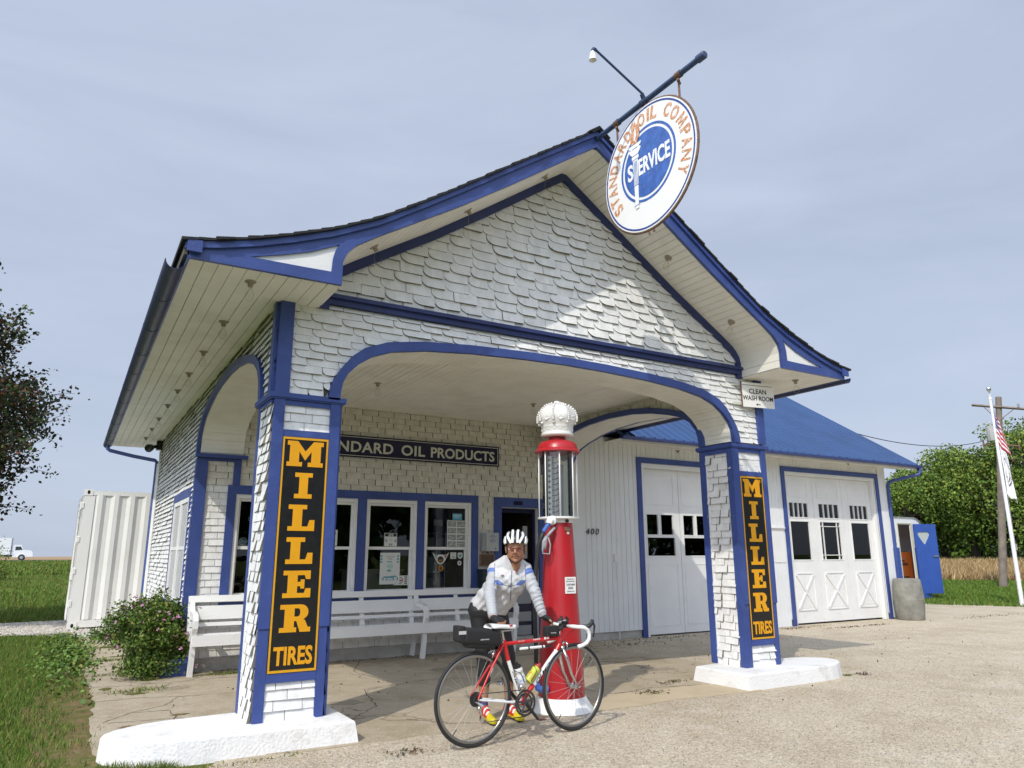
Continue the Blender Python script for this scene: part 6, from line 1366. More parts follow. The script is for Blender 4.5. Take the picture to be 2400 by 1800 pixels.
bottle('a', c1, dd, 'lime yellow water bottle with a red cap on the diagonal frame tube', [mat('lime_plastic', (0.50, 0.55, 0.06), 0.35), mat('red_cap', (0.32, 0.03, 0.03), 0.4), mat('lime_print', (0.46, 0.45, 0.06), 0.4, dirt=(0.55, 0.12, 0.03), dscale=40, dpos=(0.55, 0.6), damt=1.0)])
ds = (SC_-BB); ds /= np.linalg.norm(ds); dsu = np.cross(BN, ds); dsu = dsu if dsu[0] > 0 else -dsu
c2 = BB+ds*0.115+dsu*0.055; cage(BB+ds*0.15+dsu*0.055, ds)
bottle('b', c2, ds, 'white printed water bottle with a black cap on the seat tube', [mat('clear_white_plastic', (0.62, 0.62, 0.60), 0.35), 'bkp', mat('bottle_print', (0.7, 0.7, 0.68), 0.4, dirt=(0.15, 0.30, 0.62), dscale=45, dpos=(0.5, 0.56), damt=1.0)])
b = MB(); b.lathe(c2+ds*0.07, [(0.0346, 0.0), (0.0352, 0.001), (0.0352, 0.058), (0.0346, 0.06)], 22, ax=ds); 
# saddle bag and bar bag
def softbox(name, pts_lo, mats, parent, bev=0.012, lvl=2):
    bm = bmesh.new(); v = [bm.verts.new(tuple(p)) for p in pts_lo]
    for f in ((0, 1, 2, 3), (7, 6, 5, 4), (0, 4, 5, 1), (1, 5, 6, 2), (2, 6, 7, 3), (3, 7, 4, 0)): bm.faces.new([v[i] for i in f])
    bmesh.ops.recalc_face_normals(bm, faces=bm.faces)
    bmesh.ops.bevel(bm, geom=bm.edges[:], offset=bev, segments=3, affect='EDGES', profile=0.6)
    me = bpy.data.meshes.new(name); bm.to_mesh(me); bm.free(); me.materials.append(M[mats] if isinstance(mats, str) else mats)
    me.polygons.foreach_set('use_smooth', [True]*len(me.polygons)); return link(name, me, parent)
def quadring(a0, a1, zs, hw0, hw1):
    # 8 corners: rear (a0) then front (a1); zs=(rear lo, rear hi, front lo, front hi)
    return [bp(a0, zs[0], -hw0), bp(a0, zs[0], hw0), bp(a0, zs[1], hw0), bp(a0, zs[1], -hw0), bp(a1, zs[2], -hw1), bp(a1, zs[2], hw1), bp(a1, zs[3], hw1), bp(a1, zs[3], -hw1)]
t = thing('saddle_bag', tuple(bp(0.05, 0.68)), 'black seat bag with a grey reflective strip behind the white saddle', 'bag')
softbox('pouch', quadring(-0.11, 0.21, (0.712, 0.835, 0.68, 0.795), 0.055, 0.055), 'cloth', t, 0.03)
softbox('rear_pocket', quadring(-0.160, -0.100, (0.738, 0.846, 0.715, 0.842), 0.045, 0.050), 'cloth', t, 0.012)
softbox('lower_pocket', quadring(-0.08, 0.17, (0.685, 0.75, 0.660, 0.72), 0.046, 0.046), 'cloth', t, 0.025)
b = MB(); b.box((bp(-0.130, 0.797, 0.0495), BD, np.array([0, 0, 1.0]), BN), -0.030, 0.032, -0.012, 0.012, 0, 0.001); b.build('reflective_strip', [mat('reflective_tape', (0.5, 0.5, 0.5), 0.4)], t)
b = MB(); text(b, (bp(0.06, 0.735, 0.0555), BD, np.array([0, 0, 1.0]), BN), 'RIXEN KAUL', 0.0, 0.0, 0.010, w=0.001, depth=0.001, width=0.075); b.build('lettering', ['paper'], t)
t = thing('handlebar_bag', tuple(bp(0.76, 0.75)), 'small black box bag behind the handlebar stem', 'bag')
softbox('case', quadring(0.655, 0.775, (0.722, 0.798, 0.722, 0.800), 0.032, 0.032), 'cloth', t, 0.008)
b = MB(); text(b, (bp(0.715, 0.745, 0.0325), BD, np.array([0, 0, 1.0]), BN), 'Route Bag', 0.0, 0.0, 0.009, w=0.0008, depth=0.001, width=0.05); b.build('lettering', ['paper'], t)

# ================================================================== PERSON
pe = thing('person', (1.9, -0.3, 0), 'cyclist in a white and blue jacket and helmet leaning on the red bicycle', 'person')
M['skin'] = mat('tanned_skin', (0.34, 0.155, 0.082), 0.5, var=0.06, vscale=20, bump=0.05, bscale=90)
M['lips'] = mat('lips', (0.24, 0.085, 0.06), 0.5); M['hair'] = mat('grey_hair', (0.14, 0.13, 0.12), 0.8)
M['jw'] = mat('jacket_white', (0.53, 0.53, 0.54), 0.65, var=0.03, vscale=10, bump=0.35, bscale=16); M['jg'] = mat('jacket_grey', (0.40, 0.41, 0.43), 0.65, bump=0.35, bscale=16); M['jb'] = mat('jacket_blue', (0.10, 0.17, 0.46), 0.6, bump=0.2, bscale=16); M['jd'] = mat('jacket_seam', (0.10, 0.12, 0.18), 0.6)
M['tight'] = mat('black_tights', (0.012, 0.012, 0.014), 0.6)
V_ = np.array([0.516, 0.8566, 0.0]); H_ = np.array([0.8566, -0.516, 0.0]); Z_ = np.array([0, 0, 1.0])   # away from camera, image right, up
def blob_mesh(prims, voxel, smooth_it=3, sfac=0.5, wrinkle=0):
    """prims: capsules (p0,p1,r0,r1) or ellipsoids (c, (axes 3x3 scaled)) -> one continuous skin"""
    bm = bmesh.new()
    for pr in prims:
        if len(pr) == 4:
            p0, p1, r0, r1 = np.array(pr[0], float), np.array(pr[1], float), pr[2], pr[3]; L_ = np.linalg.norm(p1-p0); n = max(2, int(L_/(min(r0, r1)*0.45)))
            m_ = MB(); rr = []; hh = []
            for q in np.linspace(-1, 0, 5)[:-1]: hh.append(q*r0); rr.append(r0*math.sqrt(max(0, 1-q*q)))
            for q in np.linspace(0, 1, n): hh.append(q*L_); rr.append(r0+(r1-r0)*q)
            for q in np.linspace(0, 1, 5)[1:]: hh.append(L_+q*r1); rr.append(r1*math.sqrt(max(0, 1-q*q)))
            rr[0] = max(rr[0], 1e-4); rr[-1] = max(rr[-1], 1e-4)
            m_.lathe(p0, list(zip(rr, hh)), 16, ax=(p1-p0)); vv, ff = m_.v, m_.f
        else:
            c, A = np.array(pr[0], float), np.array(pr[1], float); m_ = MB()
            m_.lathe((0, 0, 0), [(max(math.sin(math.pi*i/12), 1e-4), -math.cos(math.pi*i/12)) for i in range(13)], 20); vv = [tuple(c+A.T@np.array(v)) for v in m_.v]; ff = m_.f
        vs_ = [bm.verts.new(v) for v in vv]
        for f in ff:
            try: bm.faces.new([vs_[i] for i in f])
            except ValueError: pass
    bmesh.ops.recalc_face_normals(bm, faces=bm.faces)
    me = bpy.data.meshes.new('tmp'); bm.to_mesh(me); bm.free(); o = bpy.data.objects.new('tmp', me); COL.objects.link(o)
    md = o.modifiers.new('r', 'REMESH'); md.mode = 'VOXEL'; md.voxel_size = voxel
    if smooth_it: s_ = o.modifiers.new('s', 'SMOOTH'); s_.factor = sfac; s_.iterations = smooth_it
    if wrinkle:
        tx = bpy.data.textures.new('folds', 'CLOUDS'); tx.noise_scale = 0.055; tx.noise_depth = 2; d_ = o.modifiers.new('d', 'DISPLACE'); d_.texture = tx; d_.strength = wrinkle; d_.mid_level = 0.5
    out = bpy.data.meshes.new_from_object(o.evaluated_get(bpy.context.evaluated_depsgraph_get()))
    bpy.data.objects.remove(o); bpy.data.meshes.remove(me); out.polygons.foreach_set('use_smooth', [True]*len(out.polygons)); return out
def EL_(a, b, c, x=H_, y=V_, z=Z_): return [x*a, y*b, z*c]
P_ = dict(shR=(1.816, -0.408, 1.236), shL=(2.022, -0.552, 1.236), elR=(1.712, -0.500, 1.045), elL=(2.055, -0.660, 1.045), wrR=(1.612, -0.742, 0.872), wrL=(2.092, -0.712, 0.866),
          hipR=(1.79, -0.18, 0.84), hipL=(1.925, -0.26, 0.84), knR=(1.822, -0.20, 0.50), knL=(2.012, -0.30, 0.50), anR=(1.835, -0.19, 0.10), anL=(2.062, -0.21, 0.10))
P_ = {k: np.array(v) for k, v in P_.items()}
hc_ = np.array([1.905, -0.598, 1.403])                # head centre
nf = -V_*0.97+H_*-0.05+Z_*-0.05; nf /= np.linalg.norm(nf)   # facing
hx_ = np.cross(nf, Z_); hx_ /= np.linalg.norm(hx_)          # the person's left-right axis
if hx_@H_ < 0: hx_ = -hx_
hz_ = np.cross(hx_, nf); hz_ = hz_ if hz_[2] > 0 else -hz_
def hp_(a, f, z): return hc_+hx_*a+nf*f+hz_*z
def he(a, f, z, ra, rf, rz): return (hp_(a, f, z), [hx_*ra, nf*rf, hz_*rz])
head = [he(0, -0.012, 0.035, 0.072, 0.092, 0.088), he(0, 0.012, -0.024, 0.066, 0.072, 0.078), he(0, 0.030, -0.078, 0.042, 0.042, 0.028), he(0, 0.056, -0.094, 0.022, 0.020, 0.014),
        he(-0.032, 0.052, -0.022, 0.024, 0.024, 0.020), he(0.032, 0.052, -0.022, 0.024, 0.024, 0.020), he(0, 0.066, 0.022, 0.045, 0.015, 0.010),
        (hp_(0, 0.080, 0.010), hp_(0, 0.101, -0.026), 0.0075, 0.0125), he(-0.014, 0.088, -0.031, 0.009, 0.010, 0.0075), he(0.014, 0.088, -0.031, 0.009, 0.010, 0.0075), he(0, 0.075, -0.053, 0.024, 0.010, 0.0065), he(0, 0.074, -0.067, 0.021, 0.010, 0.0060), (hp_(-0.022, 0.080, -0.036), hp_(-0.034, 0.062, -0.062), 0.007, 0.007), (hp_(0.022, 0.080, -0.036), hp_(0.034, 0.062, -0.062), 0.007, 0.007),
        he(-0.048, 0.004, -0.060, 0.024, 0.036, 0.030), he(0.048, 0.004, -0.060, 0.024, 0.036, 0.030)]
for s in (-1, 1): head += [he(s*0.078, -0.010, -0.010, 0.010, 0.018, 0.031), he(s*0.084, -0.018, 0.004, 0.007, 0.013, 0.022)]
neck = [(hp_(0, -0.020, -0.06), np.array([1.925, -0.52, 1.20]), 0.048, 0.056)]
arms = [(P_['shR'], P_['elR'], 0.040, 0.034), (P_['elR'], P_['wrR'], 0.033, 0.024), (P_['shL'], P_['elL'], 0.040, 0.034), (P_['elL'], P_['wrL'], 0.033, 0.024)]
pel = (P_['hipR']+P_['hipL'])/2+Z_*0.02; cst = (P_['shR']+P_['shL'])/2-Z_*0.07
torso = [(pel, cst, 0.078, 0.080), (P_['shR'], P_['shL'], 0.036, 0.036), (cst, [H_*0.125, V_*0.078, Z_*0.11])]
legs = []
for s in 'RL': legs += [(P_['hip'+s], P_['kn'+s], 0.075, 0.050), (P_['kn'+s]+Z_*0, P_['an'+s]+Z_*0.18+V_*0.018, 0.046, 0.046), (P_['an'+s]+Z_*0.18+V_*0.018, P_['an'+s], 0.044, 0.028)]
# hands: five fingers each
def hand(wr, dirn, pn, spread, curls, thumb_side, L_=0.085):
    dirn = np.array(dirn, float); dirn /= np.linalg.norm(dirn); pn = np.array(pn, float); pn -= dirn*(pn@dirn); pn /= np.linalg.norm(pn); sd_ = np.cross(dirn, pn)*thumb_side
    out = [(wr, wr+dirn*0.03, 0.021, 0.022)]
    for i in range(5): k = (i-2)/2; out.append((wr+dirn*0.02+sd_*k*0.018, wr+dirn*L_*0.9+sd_*k*0.030, 0.014, 0.0125))
    fing = []
    for i, (k, ln) in enumerate(((1.0, 0.062), (0.38, 0.070), (-0.25, 0.066), (-0.85, 0.052))):
        b0 = wr+dirn*L_*0.9+sd_*k*0.031; d1 = dirn*math.cos(curls[0])+pn*math.sin(curls[0])+sd_*k*spread; d2 = dirn*math.cos(curls[1])+pn*math.sin(curls[1]); d3 = dirn*math.cos(curls[2])+pn*math.sin(curls[2])
        q1 = b0+d1*ln*0.45; q2 = q1+d2*ln*0.32; q3 = q2+d3*ln*0.26; fing += [(b0, q1, 0.0100, 0.0088), (q1, q2, 0.0088, 0.0080), (q2, q3, 0.0080, 0.0070)]
    tb = wr+dirn*0.030+sd_*0.026; t1 = tb+(dirn*0.55+sd_*0.75+pn*0.25)*0.036; t2 = t1+(dirn*0.85+sd_*0.30+pn*0.35)*0.030
    th_ = [(tb, t1, 0.013, 0.0105), (t1, t2, 0.0105, 0.0085)]
    return out, fing, th_
hR = hand(P_['wrR'], (0.16, -0.65, -0.10), (0.15, -0.35, -1.0), 0.10, (0.55, 1.25, 1.75), 1, 0.075)
hL = hand(P_['wrL'], (0.45, -0.25, -0.30), (0.1, -0.3, -1), 0.08, (0.6, 1.35, 1.9), -1, 0.075)
if ((hR[2][0][1]-P_['wrR'])@H_) < 0: hR = hand(P_['wrR'], (0.16, -0.65, -0.10), (0.15, -0.35, -1.0), 0.10, (0.55, 1.25, 1.75), -1, 0.075)
feet_skin = [(P_['an'+s], P_['an'+s]+Z_*-0.05, 0.030, 0.035) for s in 'RL']
body = head+neck+arms+torso+legs+feet_skin
for h in (hR, hL): body += h[0]+h[1]+h[2]
me = blob_mesh(body, 0.0036, 3, 0.5); me.name = 'body'
me.materials.append(M['skin']); me.materials.append(M['lips']); me.materials.append(M['hair']); me.materials.append(mat('mouth_line', (0.06, 0.02, 0.015), 0.7))
idx = []
for p in me.polygons:
    c = np.array(p.center)-hc_; a, f, z = c@hx_, c@nf, c@hz_; i = 0
    if abs(a) < 0.024 and f > 0.064 and -0.0665 < z < -0.054: i = 1
    if abs(a) < 0.023 and f > 0.060 and abs(z+0.0600) < 0.0021: i = 3
    if z > -0.10 and f < 0.0 and abs(a) < 0.078 and (f < -0.022 or z > 0.01) and abs(a) < 0.071: i = 2
    if z > -0.03 and abs(a) > 0.058 and 0.0 < f < 0.022 and abs(a) < 0.073: i = 2
    idx.append(i)
me.polygons.foreach_set('material_index', idx); body_o = link('body', me, pe)
# jacket
def jr(p0, p1, r0, r1): return (p0, p1, r0, r1)
jk = [(P_['shR'], P_['elR'], 0.058, 0.050), (P_['elR'], P_['wrR']+(P_['elR']-P_['wrR'])*0.12, 0.050, 0.037), (P_['shL'], P_['elL'], 0.058, 0.050), (P_['elL'], P_['wrL']+(P_['elL']-P_['wrL'])*0.12, 0.050, 0.037),
      (P_['shR']-Z_*0.01, P_['shL']-Z_*0.01, 0.068, 0.068), (pel-H_*0.075+V_*0.03+Z_*0.03, cst-H_*0.055, 0.105, 0.105), (pel+H_*0.03+V_*0.02+Z_*0.0, cst+H_*0.05, 0.112, 0.108), (cst-Z_*0.01, [H_*0.165, V_*0.115, Z_*0.13]),
      (np.array([1.918, -0.50, 1.245]), np.array([1.910, -0.545, 1.315]), 0.086, 0.066), (P_['shR'], np.array([1.885, -0.49, 1.300]), 0.056, 0.056), (P_['shL'], np.array([1.945, -0.515, 1.300]), 0.056, 0.056)]
me = blob_mesh(jk, 0.0042, 3, 0.5)
co_ = np.zeros(len(me.vertices)*3); me.vertices.foreach_get('co', co_); co_ = co_.reshape(-1, 3); no_ = np.array([v.normal[:] for v in me.vertices])
def seg_v(P, a, b_): d = b_-a; t = np.clip(((P-a)@d)/(d@d), 0, 1); return t, np.linalg.norm(P-(a+np.outer(t, d)), axis=1)
dsp = np.zeros(len(co_)); sm_ = np.zeros(len(co_))
for (a_, b_, wl, am) in ((P_['elR'], P_['wrR'], 0.036, 0.0024), (P_['elL'], P_['wrL'], 0.033, 0.0024), (P_['shR'], P_['elR'], 0.055, 0.0030), (P_['shL'], P_['elL'], 0.055, 0.0030)):
    t_, d_ = seg_v(co_, a_, b_); L_ = np.linalg.norm(b_-a_); ax_ = (b_-a_)/L_; e1 = np.cross(ax_, Z_+0.3*V_); e1 /= np.linalg.norm(e1); e2 = np.cross(ax_, e1); an_ = np.arctan2((co_-a_)@e1, (co_-a_)@e2)
    m_ = np.clip((0.070-d_)/0.012, 0, 1)*np.clip(t_/0.1, 0, 1)*np.clip((1.02-t_)/0.1, 0, 1)
    dsp += m_*am*(np.sin(2*math.pi*t_*L_/wl+1.6*np.sin(an_*1.0+0.7)+0.9*an_)+0.4*np.sin(2*math.pi*t_*L_/(wl*0.6)+2.2*an_)); sm_ = np.maximum(sm_, m_)
u_, z_, f_ = (co_-cst)@H_, co_[:, 2], (co_-cst)@V_
dsp += (1-sm_)*(0.0050*np.sin(2*math.pi*(u_*0.75+z_*0.62)/0.085+1.5*np.sin(z_*17)+f_*8)+0.0028*np.sin(2*math.pi*(u_*0.5-z_*0.9)/0.060+2*np.sin(u_*23)))*np.clip((1.25-z_)/0.15, 0.15, 1)
co_ += no_*dsp[:, None]; me.vertices.foreach_set('co', co_.ravel()); me.update()
for m_ in ('jw', 'jg', 'jb', 'jd'): me.materials.append(M[m_])
bm = bmesh.new(); bm.from_mesh(me)
# open the collar and hem: delete faces where the neck and waist openings are
cz_ = lambda f: np.array(f.calc_center_median())
def hemcut(c): return c[2] < 0.868-0.10*((c-pel)@H_)-0.0 and abs((c-pel)@V_) < 0.2 and seg_v(c[None], P_['elR'], P_['wrR'])[1][0] > 0.065 and seg_v(c[None], P_['elL'], P_['wrL'])[1][0] > 0.065
kill = [f for f in bm.faces if (f.calc_center_median().z < 0.93 and hemcut(cz_(f))) or (f.calc_center_median().z > 1.348) or ((np.array(f.calc_center_median())-(np.array([1.885, -0.60, 1.262])))@(-V_) > -0.03 and abs((np.array(f.calc_center_median())-np.array([1.89, -0.6, 0]))@H_) < 0.030*max(0, (f.calc_center_median().z-1.225)/0.06) and f.calc_center_median().z > 1.225)]
bmesh.ops.delete(bm, geom=kill, context='FACES')
def seg_t(p, a, b_): d = b_-a; t = np.clip((p-a)@d/(d@d), 0, 1); return t, np.linalg.norm(p-(a+d*t))
for f in bm.faces:
    c = np.array(f.calc_center_median()); i = 0
    front = -(c-cst)@V_; lat = (c-(P_['shR']+P_['shL'])/2)@H_; z = c[2]
    tR, dR = seg_t(c, P_['shR'], P_['elR']); tR2, dR2 = seg_t(c, P_['elR'], P_['wrR']); tL, dL = seg_t(c, P_['shL'], P_['elL']); tL2, dL2 = seg_t(c, P_['elL'], P_['wrL'])
    armR = (tR > 0.05 and dR < 0.072 and lat < -0.13) or dR2 < 0.062; armL = (tL > 0.05 and dL < 0.072 and lat > 0.13) or dL2 < 0.062
    if armR or armL: i = 1
    if armR and 0.10+0.5*max(0, (c-P_['shR'])@H_+0.02) < tR < 0.27 and dR < 0.075: i = 2
    elif armR and tR <= 0.12: i = 0
    if armL and 0.10 < tL < 0.30 and dL < 0.075 and (c-P_['shL'])@H_ > -0.01: i = 2
    elif armL and tL <= 0.12: i = 0
    if lat < -0.085 and z > 1.235 and not armR: i = 0
    if front > 0.02:
        al = abs(lat+0.0); zz = 1.135+0.0*al
        if 0.055 < al < 0.135 and abs(z-(1.115+0.35*(al-0.055))) < 0.020*(1-abs(al-0.09)/0.07) and not (armR or armL): i = 2
        cv = 1.10+al*al*4.2
        if al < 0.11 and abs(z-cv) < 0.0035: i = 3
    if front > 0.0 and abs(lat-0.012-0.22*(1.14-z)*-0.25) < 0.004 and z < 1.225: i = 3
    if front > 0.0 and 0.125 < abs(lat) < 0.131 and 1.10 < z < 1.28 and not (armR or armL): i = 3
    f.material_index = i
bm.to_mesh(me); bm.free(); me.polygons.foreach_set('use_smooth', [True]*len(me.polygons)); jo = link('jacket', me, pe)
sm = jo.modifiers.new('t', 'SOLIDIFY'); sm.thickness = 0.003; sm.offset = -1
b = MB(); Fj = (cst-V_*0.126+Z_*0.045+H_*0.045, H_, Z_, -V_); b.box(Fj, 0.0, 0.026, 0.0, 0.007, -0.02, 0.001, 0); b.box(Fj, 0.0, 0.026, 0.008, 0.013, -0.02, 0.001, 1); b.box(Fj, -0.12, -0.095, -0.022, -0.0195, -0.02, 0.001, 0)
b.build('chest_badge', ['redprint', 'ink'], jo)
# tights
tg = []
for s in 'RL': tg += [(P_['hip'+s]+Z_*0.03, P_['kn'+s], 0.088, 0.060), (P_['kn'+s], P_['an'+s]+Z_*0.215+V_*0.012, 0.058, 0.056)]
tg += [(P_['hipR']+Z_*0.05, P_['hipL']+Z_*0.05, 0.102, 0.102)]
me = blob_mesh(tg, 0.007, 3); me.materials.append(M['tight']); link('tights', me, pe)
# gloves (fingerless) and shoes, socks
for h in (hR, hL):
    g_ = [(a[0], a[1], a[2]+0.0035, a[3]+0.0035) for a in h[0]]+[(a[0], a[0]+(a[1]-a[0])*0.75, a[2]+0.003, a[3]+0.0035) for a in h[1][::3]]+[(h[2][0][0], h[2][0][1], 0.016, 0.0135)]
    me = blob_mesh(g_, 0.0035, 2); me.materials.append(M['cloth']); link('glove', me, pe)
M['shr'] = mat('shoe_red', (0.50, 0.035, 0.015), 0.45); M['shy'] = mat('shoe_yellow', (0.55, 0.45, 0.01), 0.4); M['sock'] = mat('purple_sock', (0.07, 0.05, 0.16), 0.8)
def shoe(an, toe, lift):
    heel = an+(an-toe)*0.10*np.array([1, 1, 0]); d = toe-heel; d[2] = 0; d /= np.linalg.norm(d); z0 = 0.03
    hl = np.array([heel[0], heel[1], z0+lift]); tl = np.array([toe[0], toe[1], z0])
    pr = [(hl+Z_*0.02, hl+Z_*0.045+d*0.02, 0.036, 0.036), (hl+Z_*0.002, tl-d*0.045, 0.030, 0.036), (tl-d*0.05, tl-d*0.03, 0.036, 0.032), (hl+Z_*0.04+d*0.03, tl-d*0.08+Z_*0.01, 0.036, 0.032)]
    me = blob_mesh(pr, 0.0055, 3)
    for m_ in ('shr', 'shy', 'bkp', 'bwhite'): me.materials.append(M[m_])
    idx = []
    for p in me.polygons:
        c = np.array(p.center); al = (c-hl)@d; hh = c[2]-(z0+lift*max(0, 1-al/0.2)); i = 0
        if al > 0.115 or hh < -0.004: i = 1
        if hh < -0.019: i = 2
        if 0.05 < al < 0.12 and hh > 0.02 and int(al*90) % 3 == 0: i = 3
        idx.append(i)
    me.polygons.foreach_set('material_index', idx); link('shoe', me, pe)
    me = blob_mesh([(an+Z_*0.0, an+Z_*0.055, 0.037, 0.035)], 0.006, 2); me.materials.append(M['sock']); link('sock', me, pe)
shoe(P_['anR']+Z_*0.0, np.array([1.842, -0.375, 0]), 0.035); shoe(P_['anL']+Z_*0.0, np.array([2.10, -0.39, 0]), 0.03)
# helmet
hm = thing('helmet', tuple(hp_(0, 0, 0.08)), None, None); hm.parent = pe; hm.matrix_parent_inverse = parent_world(pe).inverted()
def helm_pt(a, e, k=1.0):   # a: azimuth from front (rad), e: elevation
    return hp_(0, -0.012, 0.052)+(hx_*math.sin(a)*0.098+nf*math.cos(a)*0.122)*math.cos(e)*k+hz_*math.sin(e)*0.102*k
b = MB(); na_, ne_ = 40, 10; P = [helm_pt(2*math.pi*i/na_, -0.02+(math.pi/2+0.02)*j/ne_, 0.93) for j in range(ne_) for i in range(na_)]+[helm_pt(0, math.pi/2, 0.93)]
Fs = [(j*na_+i, j*na_+(i+1) % na_, (j+1)*na_+(i+1) % na_, (j+1)*na_+i) for j in range(ne_-1) for i in range(na_)]+[((ne_-1)*na_+i, (ne_-1)*na_+(i+1) % na_, ne_*na_) for i in range(na_)]
b.add(P, Fs); b.build('helmet_shell', ['bkp'], hm, smooth=True)
b = MB()
def rib(path, wd):
    pts = [helm_pt(a, e, 0.99) for a, e in path]; n = len(pts); P = []
    for i in range(n):
        t_ = pts[min(i+1, n-1)]-pts[max(i-1, 0)]; t_ /= np.linalg.norm(t_); o_ = pts[i]-hp_(0, -0.012, 0.052); o_ /= np.linalg.norm(o_); s_ = np.cross(t_, o_); ww = wd[i] if hasattr(wd, '__len__') else wd
        P += [pts[i]-s_*ww-o_*0.010, pts[i]-s_*ww*0.85+o_*0.006, pts[i]+s_*ww*0.85+o_*0.006, pts[i]+s_*ww-o_*0.010]
    b.add(P, [(i*4+k, i*4+k+1, (i+1)*4+k+1, (i+1)*4+k) for i in range(n-1) for k in range(3)]+[(0, 1, 2, 3), ((n-1)*4+3, (n-1)*4+2, (n-1)*4+1, (n-1)*4)])
for s in (-1, 1):
    # each rib: front foot, runs up and over to the back
    rib([(s*0.20, 0.0), (s*0.24, 0.45), (s*0.32, 0.85), (s*0.55, 1.15), (s*1.4, 1.33), (s*2.5, 1.15), (s*2.85, 0.7), (s*2.95, 0.2)], [0.009, 0.010, 0.011, 0.011, 0.010, 0.010, 0.010, 0.008])
    rib([(s*0.34, -0.02), (s*0.62, 0.32), (s*0.92, 0.58), (s*1.15, 0.80), (s*1.6, 0.92), (s*2.1, 0.85), (s*2.5, 0.5), (s*2.6, 0.15)], [0.012, 0.011, 0.010, 0.010, 0.010, 0.010, 0.010, 0.008])
    rib([(s*1.02, -0.10), (s*1.16, 0.06), (s*1.33, 0.28), (s*1.55, 0.33), (s*1.85, 0.25), (s*2.1, 0.10)], [0.008, 0.016, 0.019, 0.019, 0.016, 0.008])
b.build('helmet_rib', ['bwhite'], hm, auto=45)
b = MB()
for s in (-1, 1): b.tube([hp_(s*0.078, 0.005, 0.03), hp_(s*0.074, 0.005, -0.03), hp_(s*0.055, 0.02, -0.085), hp_(0.0, 0.035, -0.122)], 0.0035, 6)
b.build('chin_strap', ['bkp'], hm, smooth=True)
# sunglasses
sg = MB()
for s in (-1, 1):
    ol = [(0.006, 0.010), (0.022, 0.014), (0.048, 0.012), (0.056, 0.004), (0.046, -0.010), (0.028, -0.014), (0.012, -0.008)]
    C0 = hp_(0, 0.094, 0.002); P = []
    for x, z in ol: P.append(C0+hx_*s*x+nf*(-0.45*x*x/0.056)+hz_*z)
    P2_ = [p+nf*0.002 for p in P]; n = len(P); sg.add(P+P2_, [tuple(range(n)), tuple(range(n, 2*n))[::-1]]+[(i, (i+1) % n, n+(i+1) % n, n+i) for i in range(n)], 0)
    sg.tube(P+[P[0]], 0.0024, 6, mi=1); sg.tube([C0+hx_*s*0.056+nf*-0.025+hz_*0.004, hp_(s*0.076, 0.03, 0.006), hp_(s*0.080, -0.01, 0.006)], 0.003, 6, mi=1)
sg.tube([hp_(-0.008, 0.095, 0.008), hp_(0.008, 0.095, 0.008)], 0.0035, 6, mi=2)
sg.build('sunglasses', [mat('amber_red_lens', (0.17, 0.028, 0.014), 0.12, spec=0.6), mat('gunmetal_frame', (0.22, 0.21, 0.18), 0.3, metal=0.6), 'bkp'], pe)
# ================================================================== SHIPPING CONTAINER
M['cwhite'] = mat('container_white', (0.72, 0.71, 0.67), 0.5, var=0.03, vscale=2, bump=0.08, bscale=12, dirt=(0.45, 0.40, 0.32), dscale=2.5, damt=0.3, dpos=(0.56, 0.8))
t = thing('shipping_container', (1.8, 11.9, 0), 'white corrugated shipping container behind the left side of the station', 'container')
X0, X1, Y0, Y1, ZT = -1.155, 4.70, 10.77, 13.05, 2.64
b = MB(); F = Ff(Y0)
pts = []; x = X0+0.20; pr_ = 0.285
while x < X1-0.22:
    pts += [(x, -0.036), (x+0.068, 0.0), (x+0.068+0.075, 0.0), (x+0.21, -0.036)]; x += pr_
for i in range(len(pts)-1):
    a, c = pts[i], pts[i+1]; b.add([(a[0], Y0-a[1]-0.006, 0.17), (c[0], Y0-c[1]-0.006, 0.17), (c[0], Y0-c[1]-0.006, ZT-0.10), (a[0], Y0-a[1]-0.006, ZT-0.10)], [(0, 1, 2, 3)])
b.wbox(X0+0.15, X1-0.15, Y0+0.035, Y0+0.06, 0.17, ZT-0.1); b.wbox(X0+0.05, X1-0.05, Y1-0.06, Y1-0.02, 0.1, ZT-0.05); b.wbox(X1-0.06, X1-0.02, Y0+0.05, Y1-0.06, 0.1, ZT-0.05)
b.build('side_panel', ['cwhite'], t)
b = MB()
b.box(F, X0+0.02, X0+0.21, 0.12, ZT-0.13, -0.10, 0.0); b.box(F, X1-0.21, X1-0.02, 0.12, ZT-0.13, -0.10, 0.0)
b.wbox(X0+0.165, X1-0.165, Y0+0.002, Y0+0.05, ZT-0.115, ZT-0.03); b.wbox(X0+0.165, X1-0.165, Y0+0.004, Y0+0.06, 0.03, 0.165); b.wbox(X0+0.02, X0+0.12, Y0+0.17, Y1-0.17, ZT-0.12, ZT-0.02)
b.build('frame_rail', ['cwhite'], t)
for x in (X0, X1-0.17):
    for z in (0.0, ZT-0.125):
        for y in (Y0-0.006, Y1-0.17):
            b = MB(); Fc = Ff(y); hole = [(x+0.09+0.026*math.cos(q), z+0.065+0.04*math.sin(q)) for q in np.linspace(0, 2*math.pi, 17)[:-1]]
            fill(b, Fc, [[(x, z), (x+0.165, z), (x+0.165, z+0.125), (x, z+0.125)], hole], -0.02, 0.0); b.box(Fc, x+0.002, x+0.163, z+0.002, z+0.123, -0.165, -0.0205); b.build('corner_casting', ['cwhite'], t)
            h_ = MB(); h_.prism(Fc, hole, -0.0204, -0.019); h_.build('casting_hole', ['dark'], t)
b = MB(); b.wbox(X0+0.12, X1-0.12, Y0+0.06, Y1-0.06, ZT-0.06, ZT-0.03); b.build('roof', ['cwhite'], t)
